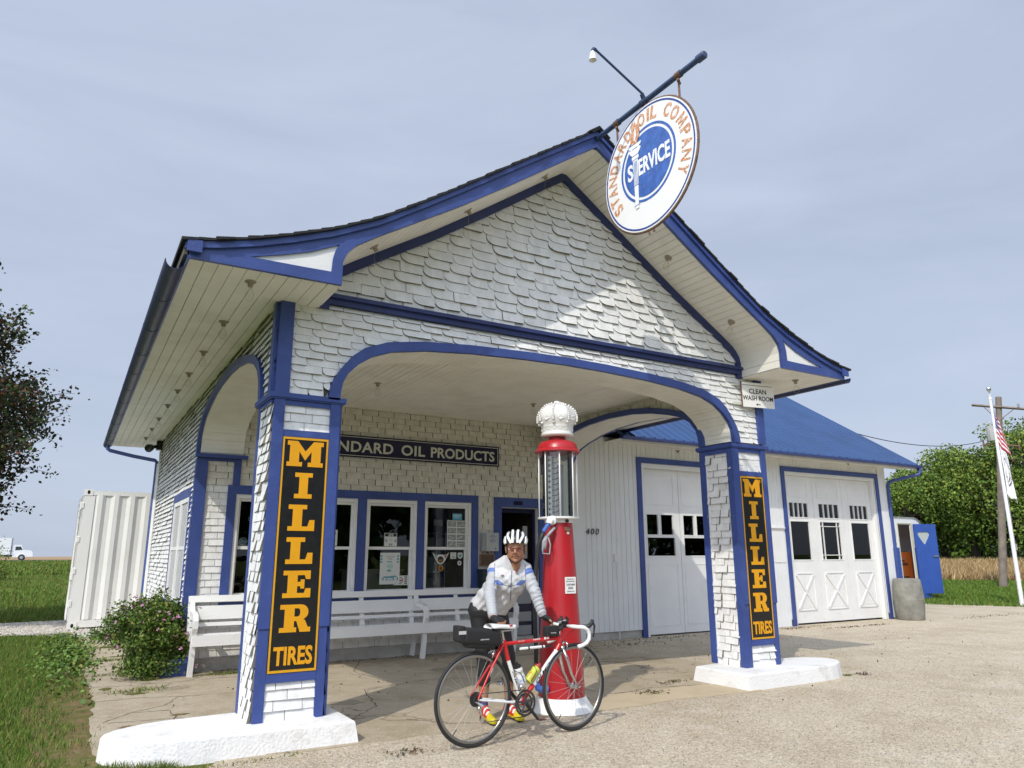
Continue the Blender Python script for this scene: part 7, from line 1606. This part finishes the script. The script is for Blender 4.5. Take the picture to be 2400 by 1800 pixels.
for y in (Y0+0.17, (Y0+Y1)/2+0.005):
    b = MB(); b.wbox(X0+0.0, X0+0.05, y, y+(Y1-Y0)/2-0.18, 0.13, ZT-0.13); d_ = b.build('door', ['cwhite'], t)
    for yy in (y+0.3, y+0.75): b = MB(); b.tube([(X0-0.03, yy, 0.15), (X0-0.03, yy, ZT-0.14)], 0.016, 8); b.wbox(X0-0.05, X0-0.01, yy-0.04, yy+0.04, 0.9, 1.0); b.build('locking_bar', ['cwhite'], d_)
for z in (0.4, 1.0, 1.6, 2.25): b = MB(); b.wbox(X0-0.035, X0+0.02, Y0+0.03, Y0+0.12, z, z+0.14); b.wbox(X0-0.012, X0+0.03, Y0-0.012, Y0+0.03, z+0.02, z+0.12); b.build('hinge', ['cwhite'], t)

# ================================================================== TRUCK ON THE FAR ROAD
ty, tz, TX = 143.0, 0.70, -0.9
t = thing('box_truck', (-10, ty, tz), 'white box truck on the distant road at the left edge', 'truck')
M['twhite'] = mat('truck_white', (0.74, 0.75, 0.77), 0.4)
b = MB(); b.wbox(-16.2, -8.35, ty-1.15, ty+1.15, tz+0.98, tz+3.62); b.build('cargo_box', ['twhite'], t); b = MB(); b.wbox(-8.4, -8.32, ty-1.16, ty+1.16, tz+0.98, tz+3.62); b.build('edge_trim', ['grey'], t)
b = MB(); Fk = Ff(ty-1.0); b.prism(Fk, [(-8.05, 0.55+tz), (-8.05, 2.35+tz), (-7.95, 2.52+tz), (-6.95, 2.52+tz), (-6.62, 1.75+tz), (-5.55, 1.62+tz), (-5.25, 1.30+tz), (-5.2, 0.62+tz)], -2.0, 0); b.build('cab', ['twhite'], t)
b = MB(); b.prism(Fk, [(-7.75, 1.65+tz), (-7.75, 2.25+tz), (-7.02, 2.25+tz), (-6.72, 1.72+tz)], 0.002, 0.02); b.build('side_window', [mat('dark_glass', (0.03, 0.045, 0.05), 0.1)], t)
b = MB(); b.wbox(-16.2, -5.3, ty-0.45, ty+0.45, tz+0.62, tz+0.9); b.build('chassis', ['dark'], t)
b = MB(); b.prism(Ff(ty-1.02), [(-6.75+0.62*math.cos(a), tz+0.5+0.62*math.sin(a)) for a in np.linspace(math.pi, 0, 13)]+[(-6.25, tz+0.5)]+[(-6.75+0.5*math.cos(a), tz+0.5+0.5*math.sin(a)) for a in np.linspace(0, math.pi, 13)], 0.0, 0.12); b.build('fender', ['twhite'], t)
for x in (-6.75, -13.6, -14.7):
    for yy in (ty-1.1, ty+0.8): b = MB(); b.lathe((x, yy, tz+0.5), [(0, 0), (0.5, 0), (0.5, 0.3), (0, 0.3)], 20, ax=(0, 1, 0)); w_ = b.build('wheel', ['tyre'], t, auto=40); b = MB(); b.lathe((x, yy-0.01, tz+0.5), [(0, 0), (0.25, 0), (0.25, 0.02), (0, 0.02)], 16, ax=(0, 1, 0)); b.build('rim', ['grey'], w_)

for ch in list(t.children_recursive if hasattr(t, 'children_recursive') else []): pass
t.location.x += TX
# ================================================================== TREES
M['bark'] = mat('bark', (0.075, 0.062, 0.05), 0.9, var=0.3, vscale=12, bump=0.6, bscale=25)
M['tg1'] = mat('tree_leaf_mid', (0.105, 0.175, 0.026), 0.6, isl=0.3, spec=0.25); M['tg2'] = mat('tree_leaf_dark', (0.055, 0.105, 0.017), 0.65, isl=0.3, spec=0.2); M['tg3'] = mat('tree_leaf_yellow_green', (0.18, 0.23, 0.035), 0.6, isl=0.3, spec=0.25)
M['mp1'] = mat('maple_leaf_dark', (0.030, 0.038, 0.014), 0.6, isl=0.3, spec=0.25); M['mp2'] = mat('maple_leaf_green', (0.045, 0.075, 0.014), 0.6, isl=0.3, spec=0.25); M['mp3'] = mat('maple_leaf_russet', (0.10, 0.045, 0.022), 0.6, isl=0.3, spec=0.2)
def tree(base, H, cb, rad, nl, ls, mats, p, label, nb=26, tr=0.2, clump=0.32, group=None, name='tree', limbs=True, spiky=0.0):
    base = np.array(base, float); t = thing(name, tuple(base), label, 'tree', group)
    b = MB(); b.tube([base-Z_*0.1, base+Z_*H*0.25+rng.normal(0, 0.03*H*0.1, 3), base+Z_*H*0.55, base+Z_*H*0.85], [tr*1.25, tr*0.9, tr*0.5, tr*0.12], 10)
    cc = base+Z_*(cb+(H-cb)*0.5); hz = (H-cb)/2; cl = []
    for i in range(nb):
        th = rng.uniform(0, 6.28); ph = math.acos(rng.uniform(-0.95, 1)); k = rng.uniform(0.55, 1.0)
        q = np.array([rad*math.sin(ph)*math.cos(th)*k, rad*math.sin(ph)*math.sin(th)*k, hz*math.cos(ph)*k*(1+spiky*rng.random())]); sz = clump*rad*rng.uniform(0.6, 1.25)
        cl.append((cc+q, sz))
        if limbs:
            s0 = base+Z_*(cb*0.7+(H-cb)*rng.uniform(0.0, 0.45)); mid = (s0+cc+q)/2+np.array([0, 0, -0.06*H*0.3]); b.tube([s0, mid, cc+q], [tr*0.35, tr*0.2, tr*0.05], 6, cap=False)
    b.build('trunk', ['bark'], t, smooth=True)
    ks = rng.choice(len(cl), nl, p=np.array([c[1]**2 for c in cl])/sum(c[1]**2 for c in cl)); d = rng.normal(0, 1, (nl, 3)); d /= np.linalg.norm(d, axis=1)[:, None]
    r_ = rng.uniform(0.25, 1.12, nl)[:, None]**0.6; C_ = np.array([c[0] for c in cl])[ks]+d*r_*np.array([c[1] for c in cl])[ks][:, None]*np.array([1, 1, 0.8])
    leafmesh('crown', C_, 0.8, ls, mats, p, parent=t, aspect=0.62, up=0.35)
    return t
# maple at the left edge: drooping twigs with sparse outer leaves
def maple():
    base = np.array([-4.9, 12.8, 0.0]); t = thing('tree', tuple(base), 'dark maple tree with reddish tints at the left edge of the photo', 'tree')
    b = MB(); b.tube([base, base+Z_*1.5, base+Z_*4.5+H_*0.1, base+Z_*6.8], [0.17, 0.14, 0.08, 0.02], 10); tips = []
    prof = lambda z: np.interp(z, [1.7, 2.2, 2.9, 3.7, 4.5, 5.3, 6.1, 6.9, 7.1], [1.4, 2.3, 2.75, 3.1, 3.35, 2.85, 2.3, 1.95, 0.3])
    for i in range(300):
        z = rng.uniform(1.8, 7.0); a = rng.uniform(0, 6.28) if i % 2 else rng.normal(-0.5, 0.9); r_ = prof(z)*rng.uniform(0.72, 1.04); e = base+np.array([r_*math.cos(a), r_*math.sin(a), z])
        s = base+Z_*max(1.3, z-rng.uniform(0.5, 1.6)); mid = s+(e-s)*0.5+Z_*rng.uniform(0.05, 0.35); q = [s*(1-u)**2+2*mid*u*(1-u)+e*u*u for u in np.linspace(0, 1, 7)]
        b.tube(q, [0.035, 0.028, 0.02, 0.014, 0.010, 0.006, 0.004], 5, cap=False); tips.append(q)
        for k in range(3):
            u = rng.uniform(0.5, 0.95); p0 = s*(1-u)**2+2*mid*u*(1-u)+e*u*u; p1 = p0+rng.normal(0, 0.28, 3)+(e-s)*0.10; b.tube([p0, (p0+p1)/2+Z_*0.03, p1], [0.008, 0.005, 0.003], 4, cap=False); tips.append([p0+(p1-p0)*u2_ for u2_ in np.linspace(0, 1, 7)])
    b.build('trunk', ['bark'], t, smooth=True); Cs = []
    for q in tips:
        long_ = np.linalg.norm(q[-1]-q[0]) > 1.0; n_ = 78 if long_ else 30
        u = rng.uniform(0.42 if long_ else 0.1, 1.03, n_)*6; i = np.minimum(u.astype(int), 5); Q = np.array(q); Cs.append(Q[i]+(Q[i+1]-Q[i])*(u-i)[:, None]+rng.normal(0, 0.085, (n_, 3)))
    leafmesh('crown', np.concatenate(Cs), 0.9, (0.028, 0.058), ['mp1', 'mp2', 'mp3'], (0.54, 0.26, 0.20), parent=t, aspect=0.75, up=0.4)
maple()
def pol(px_az, r_): return (CX+r_*math.sin(px_az), CY+r_*math.cos(px_az))
# line of trees beyond the corn (azimuth from the camera, distance, height, crown base, radius, label)
TR = [(0.905, 92, 7.2, 0.7,5.1, 'first tree of the far row, mostly behind the garage'), (0.965, 88, 7.9, 0.9,5.3, 'far tree rising just behind the garage downspout'),
      (1.000, 84, 8.3, 1.0,5.1, 'far tree with pale leaves right of the garage gutter'), (1.030, 80, 8.6, 1.3,4.9, 'far tree above the open trailer door'),
      (1.062, 84, 9.6, 1.4,5.3, 'broad far tree between trailer and utility pole'), (1.092, 80, 9.8, 1.5,5.2, 'tall far tree just left of the utility pole'),
      (1.120, 78, 10.4, 1.5,5.1, 'tall far tree behind the utility pole'), (1.150, 76, 12.4, 1.5,5.7, 'tallest far tree behind the flags at the right edge'), (1.195, 78, 13, 1.4,5.9, 'last far tree at the right edge of the photo')]
for i, (a, d_, H, cb, rd, lb) in enumerate(TR):
    x, y = pol(a, d_); tree((x, y, ramp_h(x, y)), H, max(cb-0.15, 0.5), rd, 15000, (0.07, 0.17), ['tg1', 'tg2', 'tg3'], ((0.48, 0.24, 0.28), (0.40, 0.18, 0.42), (0.46, 0.34, 0.20))[i % 3], 'green '+lb, nb=60, tr=0.30, clump=0.25, group='row of trees beyond the corn', spiky=0.12)
for i, (a, d_, H) in enumerate(((0.985, 104, 8), (1.045, 106, 8.6), (1.10, 104, 9.5), (1.165, 104, 11))):
    x, y = pol(a, d_); tree((x, y, ramp_h(x, y)), H, 0.8, 8.0, 9000, (0.14, 0.30), ['tg2', 'tg1'], (0.6, 0.4), ('dark tree filling the gap behind the first trees of the far row', 'dark tree behind the middle of the far row', 'dark tree behind the far row left of the utility pole', 'dark tree behind the far row at the right edge')[i], nb=26, tr=0.3, clump=0.4, group='second row of far trees', limbs=False)
# wood across the road behind the viewer, mirrored in the office windows
C_ = []
for x_, y_, H_t, rd_ in ((6, -34, 11, 5.5), (13, -31, 12, 6), (20, -33, 11, 6), (27, -28, 12, 6), (0, -37, 11, 5.5), (34, -26, 11, 6)):
    for k_ in range(22):
        c_ = np.array([x_, y_, H_t*0.5])+rng.normal(0, 1, 3)*np.array([rd_*0.5, rd_*0.4, H_t*0.24]); C_.append(c_+rng.normal(0, 0.9, (150, 3)))
C_ = np.concatenate(C_); C_ = C_[C_[:, 2] > 0.1]
o = leafmesh('wood', C_, 0.8, (0.3, 0.55), ['tg2', 'tg1'], (0.6, 0.4), aspect=0.62, up=0.3); o['kind'] = 'stuff'
# low weeds clump and distant shrub on the left
t = thing('shrub', (-8.0, 60, 0.1), 'small bright weed bush in front of the truck at the left edge', 'shrub')
C_ = np.c_[-4.55+rng.normal(0, 0.28, 1500), 45+rng.normal(0, 0.5, 1500), np.abs(rng.normal(0.0, 0.75, 1500))*(1)+0.05]; leafmesh('foliage', C_, 0.8, (0.03, 0.08), ['gr1', 'lf3'], (0.6, 0.4), parent=t, aspect=0.5)
# low building behind the tree row
x, y = pol(1.098, 112); t = thing('farm_shed', (x, y, 0.8), 'low pale shed glimpsed between the far tree trunks', 'shed')
b = MB(); ux = np.array([math.cos(1.098), -math.sin(1.098), 0]); Fs_ = (np.array([x, y, 0.8]), ux, Z_, np.array([-math.sin(1.098), -math.cos(1.098), 0])); b.box(Fs_, -7, 6, 0, 1.1, -6, 0); b.build('wall', ['cream'], t)
b = MB(); b.prism((Fs_[0], -Fs_[3], Z_, ux), [(-0.5, 1.1), (6.5, 1.1), (3, 2.0)], -7.3, 6.3); b.build('roof', ['grey'], t)

# ================================================================== CORN STUBBLE
M['cn1'] = mat('dry_corn', (0.36, 0.24, 0.11), 0.8, isl=0.3, spec=0.1); M['cn2'] = mat('dry_corn_pale', (0.46, 0.34, 0.18), 0.8, isl=0.3, spec=0.1); M['cn3'] = mat('dry_corn_brown', (0.20, 0.125, 0.06), 0.85, isl=0.3, spec=0.1)
n = 26000; a = rng.uniform(0.93, 1.25, n); d_ = 43.0+1.6*(a-1.0)*0+rng.random(n)**1.25*31; XY = np.c_[CX+d_*np.sin(a), CY+d_*np.cos(a)]
o = blades('corn_stubble', XY, (0.22, 0.55), (0.012, 0.045), mats=('cn1', 'cn2', 'cn3'), p=(0.45, 0.33, 0.22), lean=0.42, zf=ramp_h)
# ================================================================== grass wedges far left / right
def wedge(n, a0, a1, r0, r1, h, wd, p, name='grass', ex=1.4):
    a = rng.uniform(a0, a1, n); d_ = r0+rng.random(n)**ex*(r1-r0); XY = np.c_[CX+d_*np.sin(a), CY+d_*np.cos(a)]; return blades(name, XY, h, wd, p=p, zf=ramp_h, lean=0.45)
wedge(26000, -0.10, 0.03, 19.3, 60, (0.05, 0.14), (0.008, 0.02), (0.6, 0.2, 0.2)); wedge(12000, -0.10, 0.03, 60, 132, (0.12, 0.3), (0.03, 0.08), (0.6, 0.2, 0.2))
wedge(30000, 0.97, 1.20, 24.0, 43.5, (0.04, 0.11), (0.010, 0.024), (0.65, 0.3, 0.05), ex=1.1); wedge(14000, 0.95, 1.22, 73, 100, (0.1, 0.2), (0.04, 0.1), (0.6, 0.35, 0.05))

# ================================================================== BARREL, TRAILER
t = thing('barrel', (14.24, 3.62, 0), 'weathered grey barrel standing at the right corner of the garage', 'barrel')
M['barrel'] = mat('galvanised_grey', (0.225, 0.22, 0.19), 0.6, var=0.3, vscale=5, bump=0.15, bscale=10, dirt=(0.15, 0.13, 0.10), dscale=7, damt=0.6, dpos=(0.5, 0.7))
bc = np.array([14.30, 3.68, 0.0]); b = MB(); b.lathe(bc, [(0, 0.0), (0.262, 0.0), (0.272, 0.02), (0.292, 0.2), (0.300, 0.38), (0.304, 0.40), (0.300, 0.42), (0.292, 0.60), (0.272, 0.80), (0.258, 0.835), (0.25, 0.842), (0.238, 0.835), (0.0, 0.82)], 40); b.build('body', ['barrel'], t, auto=50)
b = MB(); ring(b, bc+Z_*0.838, 0.252, 0.010, (0, 0, 1), 40, 8); b.build('rim', ['barrel'], t, smooth=True)
b = MB(); 
for k in range(16): a = -2.0+k*0.06; b.tube([bc+np.array([0.302*math.cos(a*1.0-0.2), 0.302*math.sin(a-0.2), 0.395+0.012*(k % 2)]), bc+np.array([0.302*math.cos(a-0.14), 0.302*math.sin(a-0.14), 0.395+0.012*((k+1) % 2)])], 0.0025, 4)
b.build('seam', ['rust'], t)
tb_ = thing('camper_trailer', (19.5, 8.0, 0), 'vintage white and blue camper trailer with its blue door open beyond the garage', 'trailer')
M['tblue'] = mat('trailer_blue', (0.035, 0.09, 0.36), 0.4, var=0.08, vscale=4)
yT = 7.6; F = Ff(yT)
def capsule_prof(x0, x1, z0, z1, r_): return [(x0, z0), (x1, z0), (x1+0.04, z0+0.5)]+[(x1-r_+r_*math.cos(a)*1.0, z1-r_+r_*math.sin(a)) for a in np.linspace(0.1, math.pi/2, 8)]+[(x0+r_-r_*math.cos(a), z1-r_+r_*math.sin(a)) for a in np.linspace(math.pi/2, 0.1, 8)]
b = MB(); outl = capsule_prof(17.2, 21.95, 0.34, 2.47, 0.62); dh = [(20.53, 0.50), (21.20, 0.50), (21.20, 2.25), (20.53, 2.25)]
fill(b, F, [outl, dh], -0.03, 0.0); b.prism(F, outl, -2.05, -2.02); 
for i in range(len(outl)): b.prism(F, [outl[i], outl[(i+1) % len(outl)], tuple(np.array(outl[(i+1) % len(outl)])*[1, 1]+[0, -0.012]), tuple(np.array(outl[i])+[0, -0.012])], -2.02, -0.03)
b.build('body', ['twhite'], tb_)
b = MB(); b.box(F, 17.22, 20.50, 0.36, 1.55, 0.0005, 0.006); b.box(F, 21.23, 21.93, 0.36, 1.55, 0.0005, 0.006)
for z in np.arange(0.45, 1.5, 0.12): b.box(F, 17.22, 20.50, z, z+0.012, 0.0061, 0.014); 
b.build('lower_panel', ['tblue'], tb_)
b = MB()
for q in ((20.50, 20.53, 0.5, 2.27), (21.20, 21.27, 0.5, 2.27), (20.5, 21.27, 2.271, 2.30)): b.box(F, *q, 0.0005, 0.02)
b.build('door_frame', [mat('cream_trim', (0.55, 0.52, 0.40), 0.5)], tb_)
b = MB(); b.prism(F, [(x, z+0.01) for x, z in outl[3:19]]+[(x, z-0.012) for x, z in outl[3:19]][::-1], 0.0, 0.03); b.build('roof_edge', ['grey'], tb_)
b = MB(); b.box(F, 20.4, 21.6, 0.45, 1.42, -0.9, -0.30, 0); b.box(F, 20.55, 21.3, 1.05, 1.09, -0.299, -0.27, 1); b.box(F, 20.55, 21.3, 0.66, 0.69, -0.299, -0.27, 1); b.box(F, 20.7, 21.15, 1.18, 1.21, -0.299, -0.26, 2); b.box(F, 20.4, 21.9, 1.43, 2.35, -0.9, -0.85, 1)
b.build('interior_cabinet', [mat('orange_wood', (0.30, 0.075, 0.015), 0.5), 'dark', 'steel'], tb_)
Fd_ = fr((21.30, yT-0.03, 0), (0.955, -0.296, 0), (0, 0, 1), (-0.296, -0.955, 0)); hrt = [(0.10, 1.98), (0.16, 2.03), (0.48, 2.03), (0.55, 1.98), (0.52, 1.90), (0.36, 1.66), (0.30, 1.66), (0.13, 1.90)]
b = MB(); fill(b, Fd_, [[(0, 0.18), (0.80, 0.18), (0.80, 2.27), (0, 2.27)], [(x*1.0, z) for x, z in hrt]], 0.0, 0.04); dr_ = b.build('door', ['tblue'], tb_)
b = MB(); b.prism(Fd_, hrt, 0.01, 0.02); b.build('door_window', [mat('frosted_window', (0.42, 0.46, 0.45), 0.25)], dr_); b = MB(); b.box(Fd_, 0.56, 0.76, 1.27, 1.31, 0.041, 0.06); b.tube([Fd_[0]+Fd_[1]*0.62+Z_*1.29+Fd_[3]*0.06, Fd_[0]+Fd_[1]*0.74+Z_*1.29+Fd_[3]*0.075], 0.012, 8); b.build('handle', ['steel'], dr_)
b = MB(); b.box(F, 21.3, 21.75, 0.05, 0.34, -0.5, 0.1); b.build('step_box', ['tblue'], tb_)
for x in (18.8,): b = MB(); b.lathe((x, yT+0.02, 0.32), [(0, 0), (0.32, 0), (0.32, 0.2), (0, 0.2)], 24, ax=(0, 1, 0)); b.build('wheel', ['tyre'], tb_, auto=40)
b = MB(); b.tube([(20.33, yT-0.03, 2.12), (20.33, yT-0.04, 1.86)], 0.012, 6); b.lathe((20.34, yT-0.005, 1.66), [(0, 0), (0.03, 0), (0.03, 0.02), (0, 0.02)], 12, ax=(0, -1, 0)); b.build('grab_handle', ['grey'], tb_)

# ================================================================== POLES, WIRE, FLAGS
M['wood'] = mat('weathered_pole_wood', (0.20, 0.165, 0.135), 0.9, var=0.25, vscale=4, bump=0.4, bscale=20)
ub, ut = np.array([32.14, 10.55, -0.2]), np.array([32.53, 9.76, 7.96]); ua = (ut-ub)/np.linalg.norm(ut-ub)
t = thing('utility_pole', tuple(ub), 'leaning grey wooden utility pole with crossarm and transformer at the right', 'utility pole')
b = MB(); b.tube([ub, (ub+ut)/2, ut], [0.155, 0.135, 0.115], 16); b.build('pole', ['wood'], t, auto=40)
hu = np.array([0.428, -0.903, 0.0])*1.0; hu = np.array([0.44, -0.89, -0.05]); hu = (np.array([32.91, 8.995, 7.52])-np.array([32.061, 10.718, 7.912])); hu /= np.linalg.norm(hu)
ca = ub+ua*7.75-np.array([0.12, 0.05, 0]); b = MB(); b.tube([ca-hu*0.98, ca+hu*1.15], 0.058, 4); b.build('crossarm', ['wood'], t)
b = MB(); 
for s in (-1, 1): b.tube([ca+hu*s*0.55-Z_*0.03, ub+ua*7.15-np.array([0.1, 0.04, 0])], 0.018, 6)
b.build('brace', ['wood'], t)
b = MB(); q = ca+hu*0.72; b.lathe(q+Z_*0.05, [(0, 0), (0.03, 0), (0.05, 0.03), (0.03, 0.06), (0.05, 0.09), (0.03, 0.12), (0.045, 0.15), (0, 0.2)], 12); b.lathe(q+hu*0.25-Z_*0.42, [(0, 0), (0.05, 0), (0.05, 0.1), (0.035, 0.12), (0.05, 0.2), (0.03, 0.36), (0, 0.36)], 10); b.tube([q+hu*0.25-Z_*0.4, q-Z_*0.68+hu*0.1, ub+ua*6.95+hu*0.1], 0.008, 5)
b.build('insulator', ['grey'], t, auto=50)
tc_ = np.array([32.31, 10.16, 6.08]); b = MB(); b.lathe(tc_, [(0, 0), (0.17, 0.0), (0.18, 0.03), (0.18, 0.56), (0.19, 0.57), (0.16, 0.60), (0, 0.63)], 24); b.lathe(tc_+Z_*0.62, [(0.03, 0), (0.045, 0.03), (0.03, 0.06), (0.045, 0.09), (0.03, 0.12), (0.045, 0.15), (0.01, 0.26)], 10); b.tube([tc_+np.array([-0.19, -0.05, 0.5]), tc_+np.array([-0.3, -0.1, 0.1])], 0.012, 5)
b.build('transformer', [mat('transformer_grey', (0.42, 0.42, 0.40), 0.5, dirt=(0.2, 0.15, 0.1), dscale=6, dpos=(0.55, 0.75))], t, auto=40)
b = MB(); e0 = np.array([32.18, 10.47, 5.95]); e1 = np.array([32.73, 9.36, 5.80]); b.tube([e0, (e0+e1)/2+Z_*0.04, e1-Z_*0.02], 0.035, 8); b.tube([e0-Z_*0.22, e0+Z_*0.22], 0.03, 8); b.tube([e1-Z_*0.18, e1+Z_*0.15], 0.03, 8); b.build('secondary_rack', ['rust'], t)
b = MB(); p0 = np.array([32.18, 10.47, 6.10]); p1 = np.array([13.2, 6.9, 5.55]); b.tube([p0+(p1-p0)*s-Z_*(1.15*4*s*(1-s)*0.62) for s in np.linspace(0, 1, 25)], 0.014, 5)
tag(b.build('power_line', ['dark']), 'thin black service wire sagging from the utility pole to the garage roof', 'power line')
fb = np.array([20.713, 4.50, 0.0]); t = thing('flagpole', tuple(fb), 'white flagpole with a silver ball in front of the utility pole', 'flagpole')
b = MB(); b.tube([fb, fb+Z_*5.65], [0.055, 0.036], 14); b.lathe(fb+Z_*5.62, [(0.045, 0), (0.045, 0.05), (0.035, 0.06), (0.035, 0.10), (0.05, 0.11), (0.05, 0.13), (0, 0.135)], 14); b.build('pole', ['twhite'], t, auto=40)
b = MB(); b.lathe(fb+Z_*5.74, [(0, 0), (0.012, 0.0), (0.012, 0.10), (0.03, 0.12), (0.055, 0.16), (0.06, 0.20), (0.045, 0.245), (0, 0.26)], 16); b.build('finial_ball', ['alloy'], t, smooth=True)
b = MB(); b.tube([fb+Z_*5.6+hx_*0.06, fb+Z_*3.5+hx_*0.075, fb+Z_*1.3+hx_*0.06], 0.006, 5); b.wbox(fb[0]+0.04, fb[0]+0.09, fb[1]-0.06, fb[1]-0.02, 1.45, 1.62); b.build('halyard', ['grey'], t)
# hanging flags: pleated cloth; u along the hoist (down), v across the fly
HF = np.array([0.62, -0.78, 0.0])
def flag(name, label, z1, z0, wtop, wbot, drop, mats, colour, seed, off=0.02):
    rg = np.random.default_rng(seed); nu, nv = 40, 34; P = []; ph = rg.uniform(0, 6.28, 4)
    for i in range(nu+1):
        u = i/nu
        for j in range(nv+1):
            v = j/nv; w_ = (wtop+(wbot-wtop)*u)
            x = w_*(v+0.12*math.sin(v*9+ph[0]+u*2)*v); y = 0.07*math.sin(v*13+ph[1]+u*3.5)*v+0.03*math.sin(u*7+v*4+ph[2])
            z = z1+(z0-z1)*u*1.0-drop*v*v-0.08*math.sin(v*5)
            P.append(fb+HF*(off+x)+np.array([-0.55, -0.45, 0])*(0.05+y)+Z_*z)
    P = np.array(P); Fa = np.array([(i*(nv+1)+j, i*(nv+1)+j+1, (i+1)*(nv+1)+j+1, (i+1)*(nv+1)+j) for i in range(nu) for j in range(nv)])
    mi = np.array([colour((i+0.5)/nu, (j+0.5)/nv) for i in range(nu) for j in range(nv)]); o = fast(name, P, Fa, mats, mi, smooth=True)
    o.data.materials  # cloth
    md = o.modifiers.new('t', 'SOLIDIFY'); md.thickness = 0.006; return tag(o, label, 'flag')
M['fr'] = mat('flag_red', (0.45, 0.02, 0.04), 0.7); M['fw'] = mat('flag_white', (0.74, 0.74, 0.76), 0.7); M['fb'] = mat('flag_blue', (0.02, 0.03, 0.16), 0.7)
def us(u, v):
    if u < 0.53 and v < 0.42: return 1 if (int(u*18) % 2 == 0 and int(v*24) % 2 == 0 and (u*18 % 1) < 0.75) else 2
    return 0 if int(u*13) % 2 == 0 else 1
flag('flag', 'American flag hanging limp at the top of the white flagpole', 5.32, 4.35, 0.12, 0.27, 0.62, ['fr', 'fw', 'fb'], us, 5)
def f66(u, v):
    a, c = u-0.45, v-0.5; r_ = math.hypot(a, c*0.8)
    if 0.26 < r_ < 0.29 or (abs(r_-0.2) < 0.012 and a > 0): return 1
    return 0
flag('flag', 'white flag with black printing hanging below the American flag', 4.30, 2.95, 0.10, 0.22, 0.35, ['fw', 'ink'], f66, 9, off=0.05)
